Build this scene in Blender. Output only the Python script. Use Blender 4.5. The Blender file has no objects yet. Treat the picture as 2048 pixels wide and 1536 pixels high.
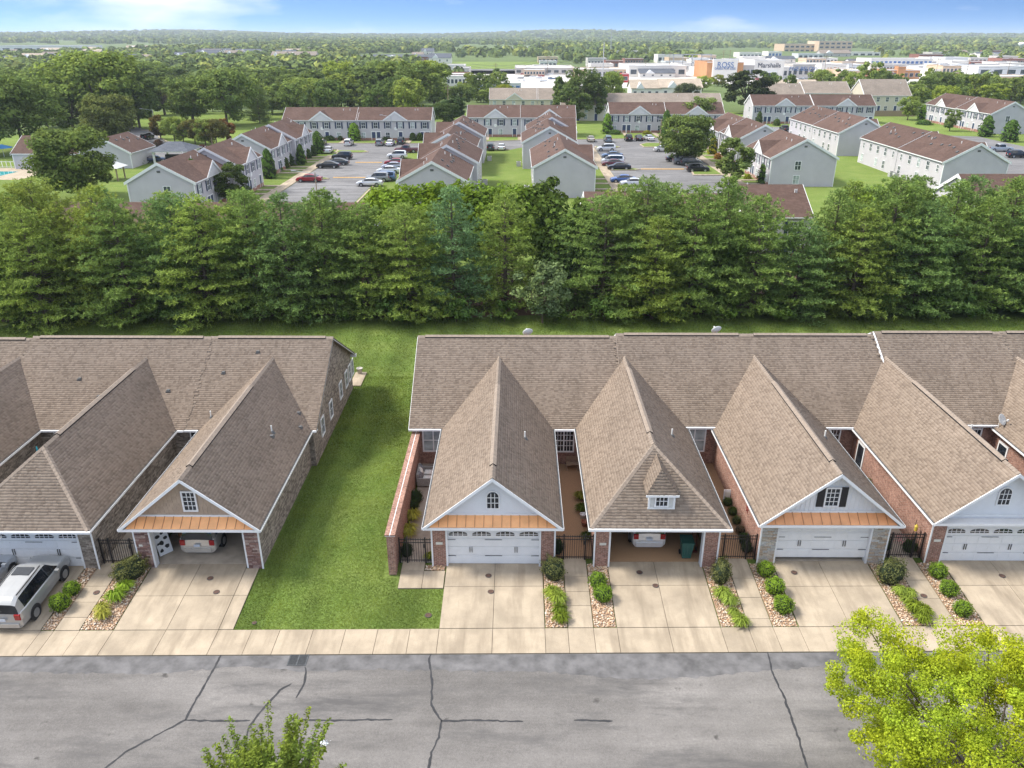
import bpy, math, random
import numpy as np
from math import sin, cos, pi, radians, sqrt, atan2, hypot
random.seed(7); RNG = np.random.default_rng(7)
scene = bpy.context.scene
col = scene.collection
# ------------------------------------------------------------ camera
cam_data = bpy.data.cameras.new('camera'); cam = bpy.data.objects.new('camera', cam_data); col.objects.link(cam)
cam.location = (0, 0, 24.9); cam.rotation_euler = (radians(90 - 23.847), 0, radians(0.4005))
cam_data.sensor_width = 36; cam_data.lens = 36 * 1570 / 2048; cam_data.clip_start = 0.5; cam_data.clip_end = 30000
scene.camera = cam
# ------------------------------------------------------------ sky and sun
SUN_EL, SUN_AZ = radians(50), radians(-84)          # azimuth measured from +Y towards +X: sun stands to the left
world = bpy.data.worlds.new('World'); scene.world = world; world.use_nodes = True
wn, wl = world.node_tree.nodes, world.node_tree.links
wn.clear()
w_out = wn.new('ShaderNodeOutputWorld'); w_bg = wn.new('ShaderNodeBackground'); w_bg.inputs[1].default_value = 0.115
w_tc = wn.new('ShaderNodeTexCoord'); w_sep = wn.new('ShaderNodeSeparateXYZ'); w_cmb = wn.new('ShaderNodeCombineXYZ')
def wmath(op, a, b=None):
    n = wn.new('ShaderNodeMath'); n.operation = op
    for i, v in enumerate((a, b)):
        if v is None: continue
        if isinstance(v, (int, float)): n.inputs[i].default_value = v
        else: wl.new(v, n.inputs[i])
    return n.outputs[0]
wl.new(w_tc.outputs['Generated'], w_sep.inputs[0])
# clear blue air down to a thin pale band over the horizon (same all the way round)
zc = wmath('MAXIMUM', w_sep.outputs[2], 0.0)
lift = wmath('SUBTRACT', 1.0, wmath('POWER', wmath('SUBTRACT', 1.0, zc), 9.0))
zn = wmath('ADD', wmath('MULTIPLY', lift, 2.0), 0.24)
wl.new(w_sep.outputs[0], w_cmb.inputs[0]); wl.new(w_sep.outputs[1], w_cmb.inputs[1]); wl.new(zn, w_cmb.inputs[2])
w_sky = wn.new('ShaderNodeTexSky'); w_sky.sky_type = 'NISHITA'; w_sky.sun_disc = False
w_sky.sun_elevation = SUN_EL; w_sky.sun_rotation = SUN_AZ; w_sky.air_density = 1.6; w_sky.dust_density = 0.3; w_sky.ozone_density = 5.0
wl.new(w_cmb.outputs[0], w_sky.inputs[0])
w_map = wn.new('ShaderNodeMapping'); w_map.inputs['Scale'].default_value = (1.0, 1.0, 3.6); w_map.inputs['Location'].default_value = (7.80, 3.47, 0.4)
wl.new(w_tc.outputs['Generated'], w_map.inputs[0])
w_noise = wn.new('ShaderNodeTexNoise'); w_noise.inputs['Scale'].default_value = 2.6; w_noise.inputs['Detail'].default_value = 7; w_noise.inputs['Roughness'].default_value = 0.52
wl.new(w_map.outputs[0], w_noise.inputs[0])
w_ramp = wn.new('ShaderNodeValToRGB'); w_ramp.color_ramp.elements[0].position = 0.53; w_ramp.color_ramp.elements[1].position = 0.70
# broken cloud: wide blue gaps low down, more cloud towards the zenith
cov = wmath('MULTIPLY', wmath('MINIMUM', wmath('MAXIMUM', wmath('SUBTRACT', zc, 0.08), 0.0), 0.5), 0.42)
wl.new(wmath('ADD', w_noise.outputs[0], cov), w_ramp.inputs[0])
w_mix = wn.new('ShaderNodeMixRGB'); w_mix.inputs[2].default_value = (6.9, 6.8, 6.7, 1)
wl.new(wmath('MULTIPLY', w_ramp.outputs[0], 0.8), w_mix.inputs[0]); w_hsv = wn.new('ShaderNodeHueSaturation'); w_hsv.inputs['Saturation'].default_value = 1.1; wl.new(w_sky.outputs[0], w_hsv.inputs['Color']); wl.new(w_hsv.outputs[0], w_mix.inputs[1])
wl.new(w_mix.outputs[0], w_bg.inputs[0]); wl.new(w_bg.outputs[0], w_out.inputs[0])
sun_data = bpy.data.lights.new('sun', 'SUN'); sun_data.energy = 2.5; sun_data.angle = radians(14.0); sun_data.color = (1.0, 0.955, 0.88)
sun = bpy.data.objects.new('sun', sun_data); col.objects.link(sun); sun.location = (-60, 10, 80)
sun.rotation_euler = (radians(90) - SUN_EL, 0, pi - SUN_AZ)
scene.view_settings.view_transform = 'Standard'; scene.view_settings.look = 'None'; scene.view_settings.gamma = 1
scene.view_settings.use_curve_mapping = False; scene.view_settings.exposure = 1.12
scene.render.engine = 'CYCLES'; scene.cycles.use_denoising = True; scene.cycles.max_bounces = 4
scene.cycles.diffuse_bounces = 2; scene.cycles.glossy_bounces = 2; scene.cycles.transmission_bounces = 3; scene.cycles.volume_bounces = 0
scene.cycles.transparent_max_bounces = 6; scene.cycles.caustics_reflective = False; scene.cycles.caustics_refractive = False

# ------------------------------------------------------------ helpers
WLOC = {}
def wloc(o):
    x = y = z = 0.0
    while o is not None: x += o.location.x; y += o.location.y; z += o.location.z; o = o.parent
    return x, y, z
def link(o, parent=None):
    col.objects.link(o)
    if parent is not None: o.parent = parent
    return o
def tag(o, label=None, cat=None, group=None, kind=None):
    if label: o['label'] = label
    if cat: o['category'] = cat
    if group: o['group'] = group
    if kind: o['kind'] = kind
    return o
def thing(name, loc, label, cat, group=None, rz=0.0):
    o = link(bpy.data.objects.new(name, None)); o.location = loc; o.rotation_euler = (0, 0, rz); o.empty_display_size = 0.2
    return tag(o, label, cat, group)
def npmesh(name, V, F, mats, smooth=False, mi=None):
    V = np.asarray(V, dtype=np.float32); me = bpy.data.meshes.new(name)
    F = np.asarray(F, dtype=np.int32); n, k = F.shape
    me.vertices.add(len(V)); me.vertices.foreach_set('co', V.ravel())
    me.loops.add(n * k); me.loops.foreach_set('vertex_index', F.ravel())
    me.polygons.add(n); me.polygons.foreach_set('loop_start', np.arange(0, n * k, k, dtype=np.int32))
    if mi is not None: me.polygons.foreach_set('material_index', np.asarray(mi, dtype=np.int32))
    me.update(calc_edges=True)
    for m in (mats if isinstance(mats, (list, tuple)) else [mats]): me.materials.append(m)
    if smooth: me.polygons.foreach_set('use_smooth', np.ones(n, dtype=bool))
    return me
def place(name, me, parent=None, loc=(0, 0, 0), rz=0.0):
    o = link(bpy.data.objects.new(name, me), parent); o.location = loc; o.rotation_euler = (0, 0, rz)
    return o
class MB:
    def __init__(s): s.v = []; s.f = []; s.m = []
    def face(s, pts, m=0):
        i = len(s.v); s.v += [tuple(p) for p in pts]; s.f.append(tuple(range(i, i + len(pts)))); s.m.append(m); return s
    def box(s, x0, x1, y0, y1, z0, z1, m=0):
        i = len(s.v)
        s.v += [(x0,y0,z0),(x1,y0,z0),(x1,y1,z0),(x0,y1,z0),(x0,y0,z1),(x1,y0,z1),(x1,y1,z1),(x0,y1,z1)]
        s.f += [(i,i+3,i+2,i+1),(i+4,i+5,i+6,i+7),(i,i+1,i+5,i+4),(i+1,i+2,i+6,i+5),(i+2,i+3,i+7,i+6),(i+3,i,i+4,i+7)]; s.m += [m]*6; return s
    def prism(s, poly, d, m=0):                       # poly: 3-D points, d: extrusion vector
        n = len(poly); i = len(s.v)
        s.v += [tuple(p) for p in poly] + [(p[0]+d[0], p[1]+d[1], p[2]+d[2]) for p in poly]
        s.f.append(tuple(range(i, i+n))); s.f.append(tuple(range(i+2*n-1, i+n-1, -1))); s.m += [m, m]
        for k in range(n): s.f.append((i+(k+1)%n, i+k, i+n+k, i+n+(k+1)%n)); s.m.append(m)
        return s
    def tube(s, p0, p1, r0, r1=None, n=8, m=0, cap=True):
        r1 = r0 if r1 is None else r1
        a = np.array(p0, float); b = np.array(p1, float); d = b - a; d /= (np.linalg.norm(d) + 1e-9)
        u = np.cross(d, (0, 0, 1) if abs(d[2]) < .9 else (1, 0, 0)); u /= np.linalg.norm(u); w = np.cross(d, u)
        i = len(s.v)
        for c, r in ((a, r0), (b, r1)):
            for k in range(n): s.v.append(tuple(c + r*(cos(2*pi*k/n)*u + sin(2*pi*k/n)*w)))
        for k in range(n): s.f.append((i+k, i+(k+1)%n, i+n+(k+1)%n, i+n+k)); s.m.append(m)
        if cap:
            s.f.append(tuple(range(i+n-1, i-1, -1))); s.f.append(tuple(range(i+n, i+2*n))); s.m += [m, m]
        return s
    def lathe(s, cx, cy, prof, n=12, m=0):             # prof: (r, z)
        i = len(s.v)
        for r, z in prof:
            for k in range(n): s.v.append((cx + r*cos(2*pi*k/n), cy + r*sin(2*pi*k/n), z))
        for j in range(len(prof)-1):
            for k in range(n): s.f.append((i+j*n+k, i+j*n+(k+1)%n, i+(j+1)*n+(k+1)%n, i+(j+1)*n+k)); s.m.append(m)
        s.f.append(tuple(range(i+n-1, i-1, -1))); j = (len(prof)-1)*n; s.f.append(tuple(range(i+j, i+j+n))); s.m += [m, m]
        return s
    def mesh(s, name, mats, smooth=False, off=(0,0,0)):
        me = bpy.data.meshes.new(name)
        me.from_pydata([(a-off[0], b-off[1], c-off[2]) for a, b, c in s.v], [], s.f)
        for m in (mats if isinstance(mats, (list, tuple)) else [mats]): me.materials.append(m)
        me.polygons.foreach_set('material_index', s.m)
        if smooth: me.polygons.foreach_set('use_smooth', [True]*len(s.f))
        me.update(); return me
    def obj(s, name, mats, parent=None, smooth=False):  # vertices in world space, whatever the parent's place
        off = wloc(parent) if parent is not None else (0, 0, 0)
        return place(name, s.mesh(name, mats, smooth, off), parent)
    def top(s, name, mats, base, label, cat, group=None, smooth=False):   # a thing that is one mesh
        o = place(name, s.mesh(name, mats, smooth, base), None, base); return tag(o, label, cat, group)
def copy_tree(o, parent=None):
    c = o.copy(); col.objects.link(c); c.parent = parent
    for ch in o.children: copy_tree(ch, c)
    return c
def lerp(a, b, t): return a + (b - a) * t
# ------------------------------------------------------------ materials
def newmat(name):
    m = bpy.data.materials.new(name); m.use_nodes = True; nt = m.node_tree
    return m, nt, nt.nodes['Principled BSDF']
def N(nt, kind, **kw):
    n = nt.nodes.new('ShaderNode' + kind)
    for k, v in kw.items():
        if k.startswith('_'): setattr(n, k[1:], v)
        else: n.inputs[k.replace('__', ' ')].default_value = v
    return n
def hue(nt, colour_socket_or_val, factor_socket, amount):
    """multiply a colour by 1 +- amount following a 0..1 socket"""
    mr = N(nt, 'MapRange'); mr.inputs[3].default_value = 1 - amount; mr.inputs[4].default_value = 1 + amount
    nt.links.new(factor_socket, mr.inputs[0])
    vm = nt.nodes.new('ShaderNodeVectorMath'); vm.operation = 'SCALE'
    if isinstance(colour_socket_or_val, tuple): vm.inputs[0].default_value = colour_socket_or_val
    else: nt.links.new(colour_socket_or_val, vm.inputs[0])
    nt.links.new(mr.outputs[0], vm.inputs['Scale']); return vm.outputs[0]
def noise_fac(nt, scale, detail=3, rough=.55, sx=1, sy=1, sz=1, lo=.3, hi=.7):
    g = N(nt, 'NewGeometry'); mp = N(nt, 'Mapping'); mp.inputs['Scale'].default_value = (sx, sy, sz)
    nt.links.new(g.outputs['Position'], mp.inputs[0])
    t = N(nt, 'TexNoise', Scale=scale, Detail=detail, Roughness=rough); nt.links.new(mp.outputs[0], t.inputs[0])
    mr = N(nt, 'MapRange'); mr.inputs[1].default_value = lo; mr.inputs[2].default_value = hi
    nt.links.new(t.outputs[0], mr.inputs[0]); return mr.outputs[0]
def mixc(nt, fac, a, b):
    m = N(nt, 'MixRGB')
    for i, v in ((1, a), (2, b)):
        if isinstance(v, tuple): m.inputs[i].default_value = (*v[:3], 1)
        else: nt.links.new(v, m.inputs[i])
    if isinstance(fac, (int, float)): m.inputs[0].default_value = fac
    else: nt.links.new(fac, m.inputs[0])
    return m.outputs[0]
def bump(nt, b, h, strength=.3, dist=.02):
    n = N(nt, 'Bump'); n.inputs['Strength'].default_value = strength; n.inputs['Distance'].default_value = dist
    nt.links.new(h, n.inputs['Height']); nt.links.new(n.outputs[0], b.inputs['Normal'])
def plain(name, c, rough=.6, metal=0, var=.08, scale=3, island=0, objr=0, spec=.5, detail=4):
    m, nt, b = newmat(name); b.inputs['Roughness'].default_value = rough; b.inputs['Metallic'].default_value = metal
    b.inputs['Specular IOR Level'].default_value = spec
    s = hue(nt, c, noise_fac(nt, scale, detail), var)
    if island: s = hue(nt, s, N(nt, 'NewGeometry').outputs['Random Per Island'], island)
    if objr: s = hue(nt, s, N(nt, 'ObjectInfo').outputs['Random'], objr)
    nt.links.new(s, b.inputs['Base Color']); return m
def leafmat(name, c, var=.35, objr=.12, trans=.25, warm=(1.15, 1.05, .75), useobj=False, clump=.9, streak=0):
    m, nt, b = newmat(name); nt.nodes.remove(b)
    rnd = N(nt, 'NewGeometry').outputs['Random Per Island']
    base = c
    if useobj:
        oc = N(nt, 'ObjectInfo').outputs['Color']; base = oc
    s = hue(nt, base, rnd, var)
    s = hue(nt, s, noise_fac(nt, clump, 2), .22)
    w = N(nt, 'VectorMath', _operation='MULTIPLY'); nt.links.new(s, w.inputs[0]); w.inputs[1].default_value = warm
    s = mixc(nt, noise_fac(nt, .45, 3, lo=.35, hi=.75), s, w.outputs[0])
    if objr: s = hue(nt, s, N(nt, 'ObjectInfo').outputs['Random'], objr)
    if streak: s = hue(nt, s, noise_fac(nt, .55, 1, .3, sx=1, sy=.03, lo=.42, hi=.58), streak)
    d = N(nt, 'BsdfDiffuse'); t = N(nt, 'BsdfTranslucent'); mx = N(nt, 'MixShader'); mx.inputs[0].default_value = trans
    nt.links.new(s, d.inputs[0]); nt.links.new(s, t.inputs[0]); nt.links.new(d.outputs[0], mx.inputs[1]); nt.links.new(t.outputs[0], mx.inputs[2])
    nt.links.new(mx.outputs[0], nt.nodes['Material Output'].inputs[0]); return m
def brickmat(name, c1, c2, mortar, bw=.215, bh=.075, ms=.1, rowvar=.0):
    m, nt, b = newmat(name); b.inputs['Roughness'].default_value = .85; b.inputs['Specular IOR Level'].default_value = .2
    g = N(nt, 'NewGeometry'); sp = N(nt, 'SeparateXYZ'); nt.links.new(g.outputs['Position'], sp.inputs[0])
    ad = N(nt, 'Math', _operation='ADD'); nt.links.new(sp.outputs[0], ad.inputs[0]); nt.links.new(sp.outputs[1], ad.inputs[1])
    cb = N(nt, 'CombineXYZ'); nt.links.new(ad.outputs[0], cb.inputs[0]); nt.links.new(sp.outputs[2], cb.inputs[1])
    t = N(nt, 'TexBrick'); t.inputs['Scale'].default_value = 1; t.inputs['Brick Width'].default_value = bw; t.inputs['Row Height'].default_value = bh
    t.inputs['Mortar Size'].default_value = .006; t.inputs['Color1'].default_value = (*c1, 1); t.inputs['Color2'].default_value = (*c2, 1); t.inputs['Mortar'].default_value = (*mortar, 1)
    nt.links.new(cb.outputs[0], t.inputs[0])
    s = hue(nt, t.outputs[0], noise_fac(nt, 9, 2), .3); s = hue(nt, s, noise_fac(nt, .7, 3), .13)
    nt.links.new(s, b.inputs['Base Color']); bump(nt, b, t.outputs['Fac'], -.4, .01); return m
def lapmat(name, c, pitch=.2, var=.05, rough=.55):
    """vinyl lap siding: each course leans out and drops back, as relief only"""
    m, nt, b = newmat(name); b.inputs['Roughness'].default_value = rough
    g = N(nt, 'NewGeometry'); sp = N(nt, 'SeparateXYZ'); nt.links.new(g.outputs['Position'], sp.inputs[0])
    md = N(nt, 'Math', _operation='MODULO'); nt.links.new(sp.outputs[2], md.inputs[0]); md.inputs[1].default_value = pitch
    inv = N(nt, 'Math', _operation='MULTIPLY'); nt.links.new(md.outputs[0], inv.inputs[0]); inv.inputs[1].default_value = -1 / pitch
    s = hue(nt, c, noise_fac(nt, .6, 3), var)
    nt.links.new(s, b.inputs['Base Color']); bump(nt, b, inv.outputs[0], .6, .03); return m
M = {}
M['white'] = plain('white_paint', (.78, .79, .80), .5, var=.03)
M['trim'] = plain('white_trim', (.82, .82, .82), .55, var=.04)
M['cream'] = plain('cream_panel', (.66, .64, .58), .6, var=.06)
M['black'] = plain('black_metal', (.016, .016, .018), .45, var=.1)
M['dark'] = plain('dark_gap', (.012, .012, .013), .9, var=.1)
M['shutter_black'] = plain('black_shutter', (.02, .02, .024), .5)
M['iron'] = plain('rusty_iron', (.10, .055, .04), .8, var=.35, scale=14)
M['grate'] = plain('grate_iron', (.07, .075, .08), .6, var=.25, scale=9)
M['wood'] = plain('weathered_wood', (.30, .22, .15), .8, var=.2, scale=8)
M['bark'] = plain('tree_bark', (.13, .10, .075), .95, var=.3, scale=6)
M['pvc'] = plain('vent_pvc', (.75, .75, .73), .5)
M['lead'] = plain('vent_lead', (.10, .10, .10), .6)
M['copper'] = plain('copper_sheet', (.95, .47, .20), .38, metal=.1, var=.13, scale=1.6)
M['copper_seam'] = plain('copper_seam', (.46, .22, .10), .5, metal=.1)
M['copper_dull'] = plain('copper_dull', (.78, .36, .16), .42, metal=.12, var=.16, scale=1.6)
def glassmat(name, c, rough=.06):
    m, nt, b = newmat(name); b.inputs['Roughness'].default_value = rough; b.inputs['Specular IOR Level'].default_value = .8
    s = hue(nt, c, noise_fac(nt, 1.3, 2), .5); nt.links.new(s, b.inputs['Base Color']); return m
M['glass'] = glassmat('window_glass', (.02, .026, .034))
M['glass_blind'] = glassmat('glass_over_blind', (.38, .43, .44), .15)
M['car_glass'] = glassmat('car_glass', (.012, .015, .02), .04)
M['red_brick'] = brickmat('red_brick', (.25, .115, .08), (.36, .185, .135), (.44, .39, .34))
M['grey_brick'] = brickmat('grey_brown_brick', (.13, .105, .085), (.37, .32, .27), (.30, .27, .23), .3, .1)
M['cap_brick'] = brickmat('cap_brick', (.25, .12, .085), (.34, .175, .125), (.5, .44, .38), .075, .2)
M['siding'] = plain('white_siding', (.76, .77, .79), .5, var=.03)
M['tan_siding'] = plain('tan_shake', (.44, .33, .24), .7, var=.06, island=.08)
M['lightgrey'] = plain('light_grey_panel', (.62, .62, .60), .6)
M['drywall'] = plain('garage_drywall', (.42, .40, .37), .9)
def shinglemat(name, c1, c2, c3):
    m, nt, b = newmat(name); b.inputs['Roughness'].default_value = .93; b.inputs['Specular IOR Level'].default_value = .15
    r = N(nt, 'NewGeometry').outputs['Random Per Island']
    cr = N(nt, 'ValToRGB'); e = cr.color_ramp.elements; e[0].position = 0; e[0].color = (*c1, 1); e[1].position = 1; e[1].color = (*c3, 1)
    k = e.new(.45); k.color = (*c2, 1); nt.links.new(r, cr.inputs[0])
    s = hue(nt, cr.outputs[0], noise_fac(nt, .33, 4), .08); s = hue(nt, s, noise_fac(nt, 30, 2), .08)
    s = hue(nt, s, noise_fac(nt, 1.2, 3, sx=1, sy=.12, sz=.12), .07)
    nt.links.new(s, b.inputs['Base Color']); return m
M['shingle'] = shinglemat('brown_shingle', (.195, .150, .116), (.250, .195, .151), (.283, .224, .175))
M['deck'] = plain('roof_deck', (.21, .165, .13), .95, var=.15, scale=5)
M['cap'] = plain('ridge_cap', (.27, .215, .17), .95, var=.18, scale=6)
def concretemat(name, c, stain=.16):
    m, nt, b = newmat(name); b.inputs['Roughness'].default_value = .88; b.inputs['Specular IOR Level'].default_value = .25
    s = hue(nt, c, noise_fac(nt, .8, 5, .6), stain); s = hue(nt, s, noise_fac(nt, 25, 3), .06)
    s = hue(nt, s, N(nt, 'ObjectInfo').outputs['Random'], .07)
    # tyre and run-off staining: streaks that run down the drive
    s = mixc(nt, noise_fac(nt, 1.1, 4, .6, sx=1.4, sy=.22, lo=.48, hi=.74), s, (c[0]*.66, c[1]*.65, c[2]*.64))
    nt.links.new(s, b.inputs['Base Color']); bump(nt, b, noise_fac(nt, 60, 2), .15, .004); return m
M['concrete'] = concretemat('broom_concrete', (.40, .328, .242), .19)
M['aggregate'] = plain('brown_aggregate', (.42, .26, .145), .85, var=.25, scale=28)
M['court_concrete'] = plain('court_concrete', (.43, .37, .30), .9, var=.2, scale=1.5)
M['joint'] = plain('joint_earth', (.13, .11, .085), .95)
M['mulch'] = plain('bed_earth', (.30, .20, .13), .95, var=.4, scale=16)
M['brown_mulch'] = plain('bark_mulch', (.13, .075, .05), .95, var=.35, scale=6)
def stonemat():
    m, nt, b = newmat('river_stone'); b.inputs['Roughness'].default_value = .8
    r = N(nt, 'NewGeometry').outputs['Random Per Island']
    cr = N(nt, 'ValToRGB'); e = cr.color_ramp.elements; e[0].color = (.40, .22, .12, 1); e[1].color = (.85, .78, .66, 1)
    for p, c in ((.3, (.62, .41, .25)), (.6, (.74, .58, .42)), (.85, (.55, .45, .35))): k = e.new(p); k.color = (*c, 1)
    nt.links.new(r, cr.inputs[0]); nt.links.new(cr.outputs[0], b.inputs['Base Color']); return m
M['stone'] = stonemat()
def veneermat(name, cs):
    m, nt, b = newmat(name); b.inputs['Roughness'].default_value = .85
    cr = N(nt, 'ValToRGB'); e = cr.color_ramp.elements; e[0].color = (*cs[0], 1); e[1].color = (*cs[-1], 1)
    for i, c in enumerate(cs[1:-1]): k = e.new((i+1)/(len(cs)-1)); k.color = (*c, 1)
    nt.links.new(N(nt, 'ObjectInfo').outputs['Random'], cr.inputs[0])
    nt.links.new(hue(nt, cr.outputs[0], noise_fac(nt, 14, 3), .25), b.inputs['Base Color']); bump(nt, b, noise_fac(nt, 18, 3), .4, .02); return m
M['veneer_red'] = veneermat('dark_stone_veneer', [(.10, .055, .05), (.30, .17, .14), (.16, .085, .075), (.42, .32, .28), (.22, .12, .10)])
M['veneer_pale'] = veneermat('pale_stone_veneer', [(.33, .27, .21), (.52, .47, .40), (.42, .31, .22), (.48, .48, .46), (.36, .33, .30)])
def asphaltmat(name, c, patch=.26, scale=.16):
    m, nt, b = newmat(name); b.inputs['Roughness'].default_value = .95; b.inputs['Specular IOR Level'].default_value = .08
    s = hue(nt, c, noise_fac(nt, scale, 5, .6, sx=.6, sy=1.4), patch); s = hue(nt, s, noise_fac(nt, .9, 4, .65), .09)
    s = hue(nt, s, noise_fac(nt, 40, 3), .2); s = hue(nt, s, noise_fac(nt, 9, 4, .7), .12); s = hue(nt, s, noise_fac(nt, .9, 5, .65, sx=.12, sy=1.6), .13)
    s = mixc(nt, noise_fac(nt, 1.6, 3, .5, lo=.70, hi=.78), s, (c[0]*.45, c[1]*.45, c[2]*.45))
    s = mixc(nt, noise_fac(nt, .34, 9, .72, sx=.4, sy=1.6, lo=.50, hi=.66), s, (c[0]*.60, c[1]*.61, c[2]*.63))
    nt.links.new(s, b.inputs['Base Color']); bump(nt, b, noise_fac(nt, 70, 2), .3, .005); return m
M['asphalt'] = asphaltmat('worn_asphalt', (.188, .176, .166))
M['lot_asphalt'] = asphaltmat('parking_asphalt', (.20, .195, .195), .2, .06)
M['sealant'] = plain('crack_sealant', (.035, .035, .038), .8, var=.25)
M['patch'] = plain('gutter_asphalt', (.135, .13, .13), .92, var=.38, scale=1.6, detail=7)
def grassmat(name, c, c2, big=.12):
    m, nt, b = newmat(name); b.inputs['Roughness'].default_value = .95; b.inputs['Specular IOR Level'].default_value = .1
    s = mixc(nt, noise_fac(nt, .35, 5, .6), c, c2); s = hue(nt, s, noise_fac(nt, 7, 4, .7), .3); s = hue(nt, s, noise_fac(nt, big, 3), .15)
    if name == 'lawn': s = hue(nt, s, noise_fac(nt, .55, 1, .3, sx=1, sy=.03, lo=.42, hi=.58), .14)
    nt.links.new(s, b.inputs['Base Color']); bump(nt, b, noise_fac(nt, 22, 4), .7, .06); return m
M['lawn'] = grassmat('lawn', (.115, .178, .038), (.165, .215, .055))
M['turf'] = grassmat('mown_turf', (.14, .21, .042), (.20, .25, .065), .03)
M['land'] = grassmat('far_land', (.10, .145, .05), (.15, .19, .07), .012)
M['blade'] = leafmat('grass_blade', (.185, .262, .055), .2, 0, .5, (1.25, 1.06, .85), streak=.14)

# ------------------------------------------------------------ terrain and street
SK = .0145                                             # the street runs a touch off the house axes
def gz(x, y):
    t = y - SK*x
    return float(np.interp(t, [-200, 27.30, 27.36, 28.93, 33.6, 1e5], [-.50, -.50, -.46, -.40, -.06, -.06]))
def gz_sheet(x, y): return gz(x, y)
ys = [-60, 0, 20, 27.30, 27.36, 28.93, 33.6, 45, 60, 80, 110, 200, 400, 800, 1600, 3000, 6000, 12000]
xs = [-9000, -4000, -1500, -500, -150, -40, -20, 0, 20, 40, 150, 500, 1500, 4000, 9000]
g = MB()
P = lambda x, t: (x, t + SK*max(-40, min(40, x)), np.interp(t, [27.30, 27.36, 28.93, 33.6], [-.50, -.46, -.40, -.06]))
for i in range(len(xs)-1):
    for j in range(len(ys)-1):
        g.face([P(xs[i], ys[j]), P(xs[i+1], ys[j]), P(xs[i+1], ys[j+1]), P(xs[i], ys[j+1])], 0 if ys[j] < 100 else 1)
ground = g.obj('ground', [M['lawn'], M['land']]); tag(ground, kind='structure')
road = MB()
for a, b in ((-60, -20), (-20, 0), (0, 20), (20, 60)):
    road.face([(a, 8+SK*a, -.44), (b, 8+SK*b, -.44), (b, 27.33+SK*b, -.44), (a, 27.33+SK*a, -.44)])
road = road.obj('road', M['asphalt']); tag(road, kind='structure')
# darker overlay strip along the gutter, its edge wavering
gp = MB(); e0 = [(-40, 25.9), (-23, 26.1), (-16, 26.0), (-12, 26.5), (-9.4, 26.2), (-6, 26.35), (-2, 26.3), (1, 26.25), (3.6, 26.0), (5.5, 25.85), (8, 26.0), (11, 26.4), (14.3, 26.8), (20, 26.8), (40, 27)]
e = []
for (a, ya), (b, yb) in zip(e0[:-1], e0[1:]):
    nn_ = max(1, int((b-a)/.22)); e += [(lerp(a, b, k/nn_), lerp(ya, yb, k/nn_)+random.gauss(0, .045)) for k in range(nn_)]
for (a, ya), (b, yb) in zip(e[:-1], e[1:]):
    gp.face([(a, ya, -.436), (b, yb, -.436), (b, 27.31+SK*b, -.436), (a, 27.31+SK*a, -.436)])
gp.obj('gutter_strip', M['patch'], road)
cracks = [[(-13.21, 27.18), (-13.3, 25.69), (-13.43, 23.52), (-14.44, 22.57), (-15.14, 21.93), (-15.67, 21.0)], [(-13.43, 23.52), (-11.99, 23.48), (-10.78, 23.51)],
 [(-9.59, 25.51), (-10.02, 25.14), (-10.2, 24.65), (-10.57, 23.8), (-10.7, 23.04), (-10.59, 21.96)], [(-9.3, 26.54), (-9.16, 26.15), (-9.09, 25.49), (-9.23, 24.71)],
 [(-9.32, 23.57), (-7.54, 23.54), (-5.02, 23.6)], [(-3.83, 27.31), (-3.89, 27.0), (-3.6, 25.6), (-3.53, 24.37), (-3.04, 23.54), (-3.05, 22.72), (-3.29, 22.01), (-3.31, 20.8)],
 [(-3.04, 23.54), (-1.46, 23.58), (0.28, 23.54)], [(2.35, 23.61), (3.91, 23.59)], [(11.31, 27.51), (11.17, 26.29), (11.24, 24.74), (11.17, 22.94), (11.01, 20.9)]]
for ci, c in enumerate(cracks):                       # hand-poured sealant: an uneven ribbon
    pts = []
    for (a, b), (a2, b2) in zip(c[:-1], c[1:]):
        n = max(2, int(hypot(a2-a, b2-b)/.16))
        for k in range(n): pts.append((lerp(a, a2, k/n)+random.gauss(0, .014), lerp(b, b2, k/n)+random.gauss(0, .014)))
    pts.append(c[-1]); m = MB(); w0 = .042
    L = []
    for i, (a, b) in enumerate(pts):
        d = np.array(pts[min(i+1, len(pts)-1)]) - np.array(pts[max(i-1, 0)]); d = d/(np.linalg.norm(d)+1e-9)
        w = w0*random.uniform(.6, 1.35)*(.5 if i in (0, len(pts)-1) else 1)
        L.append(((a-d[1]*w, b+d[0]*w), (a+d[1]*w, b-d[0]*w)))
    for p, q in zip(L[:-1], L[1:]): m.face([(*p[0], -.4315), (*p[1], -.4315), (*q[1], -.4315), (*q[0], -.4315)])
    m.obj('crack_sealant', M['sealant'], road)
# storm drain in the gutter
dr = thing('storm_drain', (-9.7, 26.92, -.43), 'iron storm drain grate set in the road beside the sidewalk', 'drain')
MB().box(-10.1, -9.3, 26.57, 27.27, -.4345, -.428).obj('drain_pit', M['dark'], dr)
fr = MB()
for a in ((-10.12, -9.28, 26.55, 26.60), (-10.12, -9.28, 27.24, 27.29), (-10.12, -10.07, 26.6, 27.24), (-9.33, -9.28, 26.6, 27.24), (-9.73, -9.67, 26.6, 27.24)): fr.box(*a, -.4345, -.415)
fr.obj('drain_frame', M['grate'], dr)
for k in range(11): MB().box(-10.07, -9.33, 26.63+k*.056, 26.655+k*.056, -.427, -.418).obj('grate_bar', M['grate'], dr)
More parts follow.
